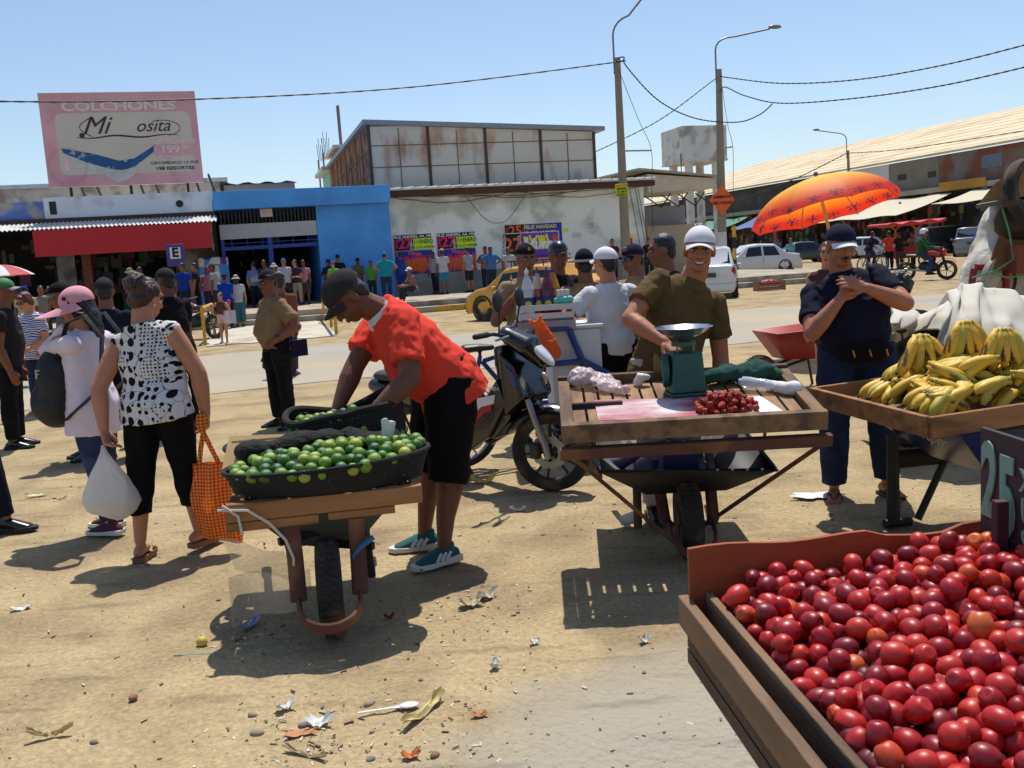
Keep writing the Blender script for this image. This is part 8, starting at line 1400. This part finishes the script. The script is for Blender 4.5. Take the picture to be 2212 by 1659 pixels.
# ================================================================== cars
def carp(label, loc, yaw, L, W, H_, col, kind='sedan', parts=(), lower=None, name='car'):
    "nose towards +y; built as one lofted shell with glass, lamps and wheels as parts"
    t = thing(name, label, 'car', loc, radians(yaw)); paint = MC('paint_%s' % col[0], col[1], r=.25, v=.02, coat=.5); hw = W / 2; zb, zs, zt = .20, H_ * .56, H_
    P = {'sedan': [(-.5, .42, 0), (-.49, .60, 0), (-.42, .64, 0), (-.33, .66, 0), (-.20, .97, 1), (-.02, 1, 1), (.10, .97, 1), (.235, .64, 0), (.36, .60, 0), (.47, .52, 0), (.5, .38, 0)], 'hatch': [(-.5, .45, 0), (-.495, .62, 0), (-.47, .66, 0), (-.38, .97, 1), (-.2, 1, 1), (.04, .98, 1), (.12, .95, 1), (.27, .64, 0), (.38, .60, 0), (.48, .50, 0), (.5, .38, 0)], 'wagon': [(-.5, .5, 0), (-.49, .62, 0), (-.47, .66, 0), (-.43, .98, 1), (-.2, 1, 1), (.06, .99, 1), (.12, .96, 1), (.22, .66, 0), (.40, .64, 0), (.48, .58, 0), (.5, .40, 0)]}[kind]
    rings = []
    for y, zz, cab in P:
        zr = zz * H_; zbt = min(zs, zr - .02); wl = hw * (1 - .10 * max(0, abs(y) - .35) / .15); wr = hw * .74 if cab else wl * .90
        rings.append([(-wl * .92, zb), (-wl, zb + .14), (-wl, (zb + zbt) / 2), (-wl * .97, zbt), (-wr, zr - (.05 if cab else .012)), (-wr * .8, zr), (0, zr + .012), (wr * .8, zr), (wr, zr - (.05 if cab else .012)), (wl * .97, zbt), (wl, (zb + zbt) / 2), (wl, zb + .14), (wl * .92, zb)])
    mb = MB(); n = 13; vs = [(x, P[i][0] * L, z) for i, r in enumerate(rings) for x, z in r]; fs = []
    for i in range(len(P) - 1): fs += [(i * n + k, i * n + (k + 1) % n, (i + 1) * n + (k + 1) % n, (i + 1) * n + k) for k in range(n)]
    fs += [tuple(range(n)), tuple((len(P) - 1) * n + k for k in range(n))[::-1]]; mb.add(vs, fs); o = mb.build('body', paint, t, ang=30); b = o.modifiers.new('b', 'BEVEL'); b.width = .025; b.segments = 2; b.limit_method = 'ANGLE'
    yf = [p[0] for p in P]; cabs = [i for i, p in enumerate(P) if p[2]]; i0, i1 = cabs[0], cabs[-1]
    def sidept(y, f, s_):
        for i in range(len(P) - 1):
            if P[i][0] <= y <= P[i + 1][0]: u = (y - P[i][0]) / (P[i + 1][0] - P[i][0]); a = [V((*rings[i][k], 0)).lerp(V((*rings[i + 1][k], 0)), u) for k in (9, 8)]; break
        q = a[0].lerp(a[1], f); return V((s_ * (q.x + .006), y * L, q.y))
    mw = .5 * (P[i0][0] + P[i1][0])
    for s_ in (-1, 1):
        for ya, yb in ((P[i0][0] - .045 if kind == 'sedan' else P[i0][0] + .01, mw - .012), (mw + .012, P[i1][0] + .055)):
            mb = MB(); c = [sidept(ya, .10, s_), sidept(yb, .10, s_), sidept(yb if yb < P[i1][0] else P[i1][0] + .005, .86, s_), sidept(max(ya, P[i0][0]), .86, s_)]; mb.add(c + [p - V((s_ * .012, 0, 0)) for p in c], [(0, 1, 2, 3), (7, 6, 5, 4), (0, 4, 5, 1), (1, 5, 6, 2), (2, 6, 7, 3), (3, 7, 4, 0)]); mb.build('side_window', glassm, t, smooth=False)
    for nm, ia, ib, dy in (('windshield', i1 + 1, i1, .008), ('rear_window', i0 - 1, i0, -.008)):
        a, b_ = rings[ia], rings[ib]; ya, yb = P[ia][0] * L + dy, P[ib][0] * L + dy; mb = MB(); A1, A2 = V((a[9][0] * .86, ya, a[8][1])), V((b_[8][0] * .92, yb, b_[8][1])); A1, A2 = A1.lerp(A2, .08), A1.lerp(A2, .93); up = V((0, 0, .008)); mb.add([V((-A1.x, A1.y, A1.z)) + up, A1 + up, A2 + up, V((-A2.x, A2.y, A2.z)) + up], [(0, 1, 2, 3)]); o = mb.build(nm, glassm, t, smooth=False); o.modifiers.new('s', 'SOLIDIFY').thickness = .01
    rw = .30 if H_ < 1.6 else .37
    for s_ in (-1, 1):
        for y in (-.30, .31): wheel(t, (s_ * (hw - .085), y * L, rw), rw, .085, spokes=7, treads=False, rimm=silverm, hub=.06)
        for y in (-.30, .31): mb = MB(); mb.lathe([(rw - .02, -.004), (rw + .045, -.004), (rw + .045, .004), (rw - .02, .004)], 28, (s_ * (hw - .002), y * L, rw + .01), align((1, 0, 0)), cap=False); mb.build('wheel_arch', satin, t)
        mb = MB(); mb.ell((s_ * hw * .72, L * .478, H_ * .45), (.16, .06, .08)); mb.build('headlight', MC('headlight_glass', (206, 210, 216), r=.08), t)
        mb = MB(); mb.ell((s_ * hw * .84, -L * .485, H_ * .52), (.09, .05, .14)); mb.build('taillight', MC('tail_red', (160, 20, 26), r=.15), t); mb = MB(); mb.ell((s_ * (hw + .06), L * .17, zs + .06), (.08, .05, .06)); mb.build('door_mirror', paint, t)
        mb = MB(); mb.bb(s_ * (hw + .001), s_ * (hw + .004), mw * L - .006, mw * L + .006, zb + .2, zs); mb.build('door_gap', satin, t)
    for y, nm in ((.502, 'front_bumper'), (-.502, 'rear_bumper')): mb = MB(); mb.bb(-hw * .86, hw * .86, y * L - .05, y * L + .05, zb + .02, zb + .24); mb.build(nm, lower or paint, t, bevel=.03)
    mb = MB(); mb.bb(-.16, .16, -L * .5 - .062, -L * .5 - .052, H_ * .42, H_ * .42 + .13); mb.build('number_plate', MC('plate_dark', (60, 62, 70)), t)
    if lower is not None:
        for s_ in (-1, 1): mb = MB(); mb.bb(s_ * (hw + .0015), s_ * (hw + .006), -L * .21, L * .21, zb + .12, zb + .36); mb.build('lower_panel', lower, t)
    return t
taxi = carp('yellow taxi hatchback with roof rack parked at the kerb', (*G(1150, 688).xy, 0), 50, 3.3, 1.42, 1.36, ('taxi', (206, 146, 20)), 'hatch', lower=MC('dull_black_panel', (40, 40, 42)))
mb = MB(); [mb.sweep([(-.5, y, 1.45), (.5, y, 1.45)], .015, 6) for y in (-.9, -.5, -.1, .25)]; [mb.sweep([(x, -.95, 1.46), (x, .3, 1.46)], .015, 6) for x in (-.5, 0, .5)]; [mb.sweep([(x, y, 1.33), (x, y, 1.46)], .015, 6) for x in (-.45, .45) for y in (-.8, .2)]; mb.build('roof_rack', satin, taxi)
q = D(1240, 590, 31); carp('second yellow taxi behind the officers with a pale sunshade in its windscreen', (q.x, q.y, 0), 195, 3.4, 1.45, 1.38, ('taxi', (206, 146, 20)), 'hatch')
hb = carp('small white hatchback seen from behind beside the smiling man', (*G(1540, 640).xy, 0), -14, 3.5, 1.5, 1.5, ('white', (204, 206, 210)), 'hatch'); 
q = D(1626, 560, 47.0); carp('white sedan in side view behind the striped post', (q.x, q.y, 0), 96, 4.4, 1.7, 1.48, ('white', (204, 206, 210)), 'sedan')
for px, d, yw, L, W, H_, col, kd, lb in ((1725, 64, 86, 4.4, 1.7, 1.42, ('dkgreen', (26, 40, 34)), 'sedan', 'dark green sedan parked before the hall shops'), (1882, 66, -118, 3.7, 1.6, 1.48, ('white', (204, 206, 210)), 'hatch', 'white car with red stickers parked behind the navy cap man'), (2052, 60, -80, 4.6, 1.85, 1.85, ('jeep', (24, 30, 34)), 'wagon', 'dark boxy off-roader parked before the hall'), (2094, 56, -25, 4.3, 1.75, 1.66, ('silver', (120, 128, 138)), 'wagon', 'silver estate car parked beside the dark off-roader'), (1640, 82, 80, 4.2, 1.7, 1.45, ('maroon', (90, 30, 34)), 'sedan', 'maroon car far off under the hall awnings')): q = D(px, 530, d); carp(lb, (q.x, q.y, 0), yw, L, W, H_, col, kd)
# motorbikes, bicycle and the red canopied cart on the far street
def bike(label, loc, yaw, col, cargo=False, name='motorbike'):
    t = thing(name, label, name, loc, radians(yaw)); pm = MC('tank_%d_%d_%d' % col, col, r=.25, coat=.3)
    for y, nm in ((.65, 'front_wheel'), (-.6, 'rear_wheel')): wheel(t, (0, y, .31), .31, .045, spokes=5, treads=False, rimm=satin, name=nm)
    mb = MB(); mb.limb([(0, .42, .78), (0, .22, .84), (0, .0, .80)], [(.10, .08), (.14, .12), (.10, .08)], 12, side=(1, 0, 0)); mb.build('tank', pm, t); mb = MB(); mb.limb([(0, 0, .80), (0, -.55, .82)], [(.12, .05), (.12, .05)], 10, side=(1, 0, 0)); mb.build('seat', satin, t); mb = MB(); mb.limb([(0, .25, .42), (0, -.05, .45)], .16, 12); mb.build('engine', satin, t)
    mb = MB(); [mb.sweep([(s_ * .09, .65, .31), (s_ * .09, .46, .95)], .024, 8) for s_ in (-1, 1)]; mb.build('fork', satin, t); mb = MB(); mb.sweep([(-.38, .32, 1.05), (0, .42, 1.0), (.38, .32, 1.05)], .015, 8); mb.build('handlebar', satin, t); mb = MB(); mb.ell((0, .56, .86), (.11, .09, .13)); mb.build('headlight_cowl', pm, t); mb = MB(); mb.grid(lambda u, v: ((v - .5) * .14, .65 + .35 * cos(radians(150 - 110 * u)), .31 + .36 * sin(radians(150 - 110 * u))), 12, 3, .01); mb.build('front_fender', pm, t); mb = MB(); mb.sweep([(.12, .1, .3), (.14, -.6, .38)], [.03, .045], 10); mb.build('exhaust', silverm, t); return t
def rider(label, loc, yaw, tc_, hel): person(label, loc, yaw, 1.68, 1, 1, .01, (4, 10), pel=(0, -.12, .86), RA=((.25, .6, -.7), (-.05, .9, -.1)), RL=((.2, .85, -.5), (.0, -.25, -1), 0), LL=((-.2, .85, -.5), (0, -.25, -1), 0), top=(cc(tc_), 1.9, .05, {}), bot=(jeans, .98, .018), shoe=('shoe', leather), hat=('helmet', MC('helmet_%d' % hel[0], hel, r=.2)), vox=.017)
q = (G(2008, 606) + V((0, .3, 0))); q.z = 0; bike('red motorbike ridden towards the right by the rider in green', q, -128, (160, 24, 28)); rider('rider in green top and white helmet on the red motorbike', q, -128, (36, 92, 50), (210, 208, 212))
q = D(2117, 540, 43); q.z = 0; bike('dark motorbike ridden by the person in blue at the right', q, 170, (30, 30, 36)); rider('rider in blue vest and gray helmet beside the silver estate car', q, 170, (30, 90, 180), (110, 120, 140))
q = D(425, 690, 24); q.z = 0; bike('red motorbike parked on the ramp behind the black shirt man', q, 60, (120, 30, 36))
q = D(40, 790, 15); q.z = 0; bike('black motorbike parked behind the striped blouse woman', q, 100, (30, 30, 34))
q = D(1957, 545, 42.5); t = thing('food_cart', 'street cart with flat red canopy on orange posts', 'food cart', (q.x, q.y, 0), radians(8)); a, b = D(1891, 487, 42.5), D(2023, 474, 42.5); mb = MB(); mb.grid(lambda u, v: (a.x - q.x + (b.x - a.x) * u, -.9 + 1.8 * v, a.z + (b.z - a.z) * u + .05 * sin(u * 20)), 16, 3, .10); mb.build('red_canopy', MC('canopy_red', (176, 30, 42)), t)
for x in (-.9, .9): mb = MB(); mb.sweep([(x * .55, 0, .4), (x * .55, 0, 1.7), (x, 0, a.z + .03)], .04, 8); mb.sweep([(x * .55, 0, 1.7), (x * .1, 0, a.z + .08)], .04, 8); mb.build('post', MC('post_orange', (190, 100, 50)), t)
mb = MB(); mb.bb(-.6, .8, -.45, .45, .45, .95); mb.build('counter', MC('counter_red', (150, 28, 34)), t, bevel=.02)
for x in (-.45, .6): wheel(t, (x, -.5, .33), .33, .03, axis=(0, 1, 0), treads=False, spokes=12)
q = D(1885, 560, 40); t = thing('bicycle', 'gray bicycle ridden by the cyclist in dark blue', 'bicycle', (q.x, q.y, 0), radians(-70))
for y in (.5, -.5): wheel(t, (0, y, .33), .33, .02, treads=False, spokes=14, rimm=silverm)
mb = MB(); [mb.sweep(p_, .018, 6) for p_ in ([(0, .5, .33), (0, .38, .95), (-.25, .3, 1.0)], [(0, .38, .85), (0, -.1, .35), (0, -.2, .9)], [(0, .36, .8), (0, -.18, .8)], [(0, -.5, .33), (0, -.1, .35)], [(0, -.5, .33), (0, -.2, .8)])]; mb.build('frame', MC('gray_tube', (90, 92, 96)), t); mb = MB(); mb.ell((0, -.22, .93), (.08, .14, .04)); mb.build('saddle', satin, t)
person('cyclist in dark blue with a backpack leaning on the bicycle', (q.x, q.y, 0), -70, 1.66, 1, 1, 0, (15, 30), pel=(0, -.2, .98), RL=((.1, .5, -.8), (0, -.2, -1), 0), LL=((-.1, .3, -.9), (0, -.3, -1), 0), RA=((.2, .7, -.6), (0, .7, -.5)), top=(navy, .8, .05, {}), bot=(djeans, .98, .018), shoe=('shoe', leather), vox=.02, face=False)
# red crate on the dirt
q = G(1662, 627); t = thing('produce_crate', 'worn crate with red plastic lining standing alone on the dirt', 'crate', q, radians(6)); mb = MB()
for z in (.03, .13, .23):
    for y in (-.25, .235): mb = MB(); mb.bb(-.434, .434, y, y + .015, z, z + .07); mb.build('slat', MC('crate_pinkwood', (150, 90, 80), v=.2), t)
for x in (-.45, .435): mb = MB(); mb.bb(x, x + .015, -.25, .25, .0, .31); mb.build('end_board', MC('crate_wood', (140, 110, 84), v=.2), t); mb = MB(); mb.limb([(-.3, 0, .26), (0, .03, .29), (.3, 0, .25)], [(.18, .06), (.2, .08), (.16, .06)], 12, side=(0, 1, 0)); blob('red_lining', mb, MC('red_plastic_lining', (190, 50, 70), r=.4), t, .025, 2, .06)
# market parasol at the left
q = D(2, 620, 27); t = thing('market_parasol', 'red and white market parasol at the left edge', 'parasol', (q.x, q.y, 0)); zt = D(2, 572, 27).z
for k in range(8): mb = MB(); mb.grid(lambda u, v: (.9 * v * cos(2 * pi * (k + u) / 8), .9 * v * sin(2 * pi * (k + u) / 8), zt - .32 * v * v), 6, 6, .008); mb.build('canopy_panel', MC('parasol_red', (170, 30, 50)) if k % 2 else MC('parasol_white', (200, 190, 190)), t)
mb = MB(); mb.sweep([(0, 0, 0), (0, 0, zt)], .02, 8); mb.build('pole', galv, t)
bake_people()
# ================================================================== litter and stones on the dirt
rd = random.Random(77)
def gl(px, py): p = G(px, py); return V((p.x, p.y, gz(p.x, p.y)))
def scrap(nm, lb, cat, px, py, L, W, c, rz=None, th=.004, seed=0, lift=.006, curl=.02, grp=None):
    r = random.Random(seed or px * 7 + py); p = gl(px, py); ph_ = [r.uniform(.65, 1.1) for _ in range(9)]; mb = MB()
    def f(u, v):
        a = (u - .5) * 2; b = (v - .5) * 2; w_ = ph_[int(u * 7)]; return (a * L / 2 * ph_[int(v * 5) + 2], b * W / 2 * w_, curl * (a * a * ph_[1] + .6 * noise.noise(V((a * 2.2 + px, b * 2.2, py)))) + .004)
    mb.grid(f, 10, 8, th * .4); o = mb.build(nm, MC('litter_%d_%d_%d' % c, c, v=.08, s=20), None); o.location = p + V((0, 0, lift)); o.rotation_euler = (0, 0, r.uniform(0, 6) if rz is None else radians(rz)); return tag(o, lb, cat, grp)
W_ = (206, 204, 200)
scrap('paper_sheet', 'white paper sheet lying on the dirt at the feet of the navy polo man', 'paper', 1762, 1075, .30, .13, W_, -5, curl=.012)
scrap('paper_scrap', 'white paper scrap at the left edge of the dirt', 'paper', 45, 1315, .09, .05, W_, 30)
scrap('paper_scrap', 'curled white paper scrap near the pebbles below the lime barrow', 'paper', 617, 1535, .08, .045, W_, 40)
scrap('paper_scrap', 'torn bright white paper among leaf bits beside the plastic spoon', 'paper', 690, 1562, .09, .07, W_, 10, curl=.03)
scrap('paper_scrap', 'small white triangle of paper in the open dirt right of the barrow shadow', 'paper', 1070, 1440, .055, .04, W_, 70)
scrap('paper_scrap', 'tiny white paper on the pale patch near the plum crate', 'paper', 1392, 1383, .04, .03, W_, 20)
scrap('paper_scrap', 'pale blue twisted wrapper in the shade of the lime barrow', 'wrapper', 538, 1352, .11, .04, (150, 160, 200), 60, curl=.03)
scrap('paper_scrap', 'white scrap at the right end of the barrow shadow', 'paper', 1155, 1388, .04, .03, W_, 15)
scrap('husk', 'crumpled pale husk beside the barrow shadow', 'husk', 1018, 1308, .13, .07, (190, 176, 150), 20, curl=.04)
scrap('husk', 'second pale husk above the crumpled one by the green shoes', 'husk', 1055, 1290, .10, .05, (190, 180, 160), 50, curl=.04)
scrap('corn_leaf', 'long dry corn leaf lying diagonally near the plastic spoon', 'leaf', 915, 1545, .24, .035, (196, 178, 120), 62, curl=.035)
scrap('corn_leaf', 'thin dry leaf at the lower left of the dirt', 'leaf', 110, 1590, .16, .02, (186, 166, 116), 12, curl=.03)
scrap('corn_leaf', 'short dry stalk at the bottom edge of the dirt', 'leaf', 660, 1585 + 40, .17, .018, (176, 156, 120), -28, curl=.02)
scrap('yellow_wrapper', 'crumpled yellow plastic wrapper behind the bending man', 'wrapper', 1045, 1040, .20, .10, (206, 186, 96), 5, curl=.05)
scrap('orange_peel', 'orange brown peel in the lower middle of the dirt', 'peel', 888, 1637, .06, .035, (190, 110, 50), 15, curl=.02)
scrap('orange_peel', 'rusty peel bit right of the corn leaf', 'peel', 1036, 1550, .055, .03, (176, 112, 66), 0, curl=.015)
scrap('cardboard_bit', 'flat brown cardboard bit by the torn white paper', 'cardboard', 650, 1582, .13, .05, (176, 120, 80), 8, curl=.01)
scrap('green_leaf', 'wilted green leaf near the black legs of the banana barrow', 'leaf', 1935, 1348 - 250, .10, .04, (120, 140, 60), 20, curl=.03)
scrap('paper_scrap', 'white and yellow sweet wrapper behind the walker at the left edge', 'wrapper', 80, 1072, .16, .05, (206, 200, 140), 8, curl=.02)
scrap('straw_bit', 'pair of pale straw sticks behind the white shopping bag', 'straw', 130, 1080, .13, .02, (196, 160, 110), 25)
scrap('paper_scrap', 'small white scrap beside the motorbike wheel', 'paper', 1120, 1103, .10, .03, W_, -10)
scrap('red_scrap', 'dark red fruit scrap behind the dotted blouse woman', 'fruit scrap', 725, 985 - 20, .06, .04, (120, 60, 46), 20)
scrap('red_scrap', 'red fruit scrap in the shade of the lime barrow', 'fruit scrap', 842, 1330, .05, .03, (150, 40, 40), 20)
p = gl(437, 1391); o = fruit(lime_me, 'lime', p + V((0, 0, .02)), .024, rd, 'pale yellow lime fallen on the dirt left of the barrow shadow', 'lime', None); o.data = lime_me.copy(); o.data.materials.clear(); o.data.materials.append(MC('yellow_lime', (190, 170, 70), r=.5)); del_ = o
mb = MB(); a, b, c = gl(375, 1418), gl(500, 1408), gl(610, 1385); mb.sweep([V((0, 0, 0)), b - a, c - a], .003, 6); o = mb.build('plastic_strap', MC('strap_teal', (80, 150, 140))); o.location = a + V((0, 0, .006)); tag(o, 'teal plastic strap running into the shade of the lime barrow', 'strap')
p = gl(835, 1538); t = thing('plastic_spoon', 'white plastic spoon on the dirt below the barrow shadow', 'spoon', p + V((0, 0, .012)), radians(8)); mb = MB(); mb.sweep([(-.10, 0, 0), (.02, 0, .004), (.05, 0, .004)], [(.006, .003), (.005, .003), (.012, .003)], 8, side=(0, 1, 0)); mb.build('handle', MC('spoon_white', (214, 212, 208), r=.4), t); mb = MB(); mb.ell((.08, 0, .006), (.036, .022, .008)); mb.build('bowl', MC('spoon_white', (214, 212, 208)), t)
p = gl(1342, 1138); mb = MB(); mb.lathe([(.028, 0), (.038, .10), (.036, .10), (.026, .003)], 22, (0, 0, .036), align((.7, -.25, .22))); o = mb.build('plastic_cup', M('cup_clear', (206, 206, 204), r=.3, alpha=.6)); o.location = p; tag(o, 'clear plastic cup tipped over beside the strawberry table', 'cup')
STM = [M('stone_a', (150, 134, 114), r=.9, v=.15, s=20), M('stone_b', (120, 112, 106), r=.9, v=.15, s=20), M('stone_c', (134, 100, 78), r=.9, v=.15, s=20)]
def stone(px, py, r, c, lb, grp=None):
    mb = MB(); mb.ell((0, 0, 0), (r, r * .75, r * .55), None, 12, 8); mb.v = [tuple(V(v) * (1 + .18 * noise.noise(V(v) * (1.3 / r) + V((px, py, 0))))) for v in mb.v]; o = mb.build('pebble', STM[c], None, ang=180); o.location = gl(px, py) + V((0, 0, r * .25)); o.rotation_euler = (0, 0, rd.uniform(0, 6)); return tag(o, lb, 'pebble', grp)
for px, py, r, c, lb in ((288, 1512, .022, 2, 'round brown pebble alone in the lower left dirt'), (798, 1520, .024, 0, 'smooth pale pebble left above the plastic spoon'), (545, 1545, .018, 0, 'pale pebble left of the torn white paper'), (555, 1580, .026, 0, 'large pale pebble beside the cardboard bit'), (655, 1562, .020, 1, 'gray pebble behind the torn white paper'), (940, 1632, .018, 2, 'rust orange pebble right of the orange peel'), (800, 1640, .018, 1, 'gray pebble left of the orange peel'), (203, 1602, .016, 1, 'dark pebble at the lower left'), (318, 1221, .022, 2, 'reddish pebble right of the sandals')): stone(px, py, r, c, lb)
rs = []
for _ in range(90):
    px, py = rd.uniform(0, 1900), rd.uniform(900, 1655); stone(px, py, rd.choice((.004, .005, .006, .008, .010)), rd.randint(0, 2), 'tiny pebble scattered on the bare dirt', 'tiny pebbles')
mb = MB()                                                        # crumbs, chaff and grit nobody could count
mats = [STM[0], STM[1], STM[2], MC('chaff', (196, 182, 150)), MC('paper_white', (190, 188, 184)), MC('dark_chaff', (86, 66, 48))]
for k in range(1900):
    if k < 900: px, py = rd.uniform(-100, 2100), 870 + 800 * rd.random()
    else: c_ = rd.choice(((560, 1380, 70, 30), (640, 1575, 90, 36), (960, 1420, 90, 70), (1050, 1310, 70, 40), (870, 1600, 160, 50), (1180, 1100, 120, 40), (1900, 1110, 120, 30))); px, py = rd.gauss(c_[0], c_[2]), rd.gauss(c_[1], c_[3])
    if py < 860 or py > 1700: continue
    p = gl(px, py); r = rd.choice((.0012, .0016, .002, .0026, .004)); m_ = rd.choice((0, 1, 2, 3, 3, 5, 5, 4))
    a = rd.uniform(0, 6); lx = r * (3 if m_ in (3, 5) else 1.2); mb.box(p + V((0, 0, r * .5)), (lx * 2, r * 1.6, r), Matrix.Rotation(a, 3, 'Z') @ Matrix.Rotation(rd.uniform(-.4, .4), 3, 'X'), m_)
o = mb.build('ground_litter', mats, None); o['kind'] = 'stuff'
# ================================================================== lettering becomes plain mesh
dg = bpy.context.evaluated_depsgraph_get()
for o in [x for x in bpy.data.objects if x.type == 'FONT']:
    me = bpy.data.meshes.new_from_object(o.evaluated_get(dg)); n = bpy.data.objects.new('lettering', me); C.objects.link(n)
    n.parent = o.parent; n.location = o.location; n.rotation_euler = o.rotation_euler; n.scale = o.scale
    for k_, v_ in o.items():
        if isinstance(v_, str): n[k_] = v_
    bpy.data.objects.remove(o)
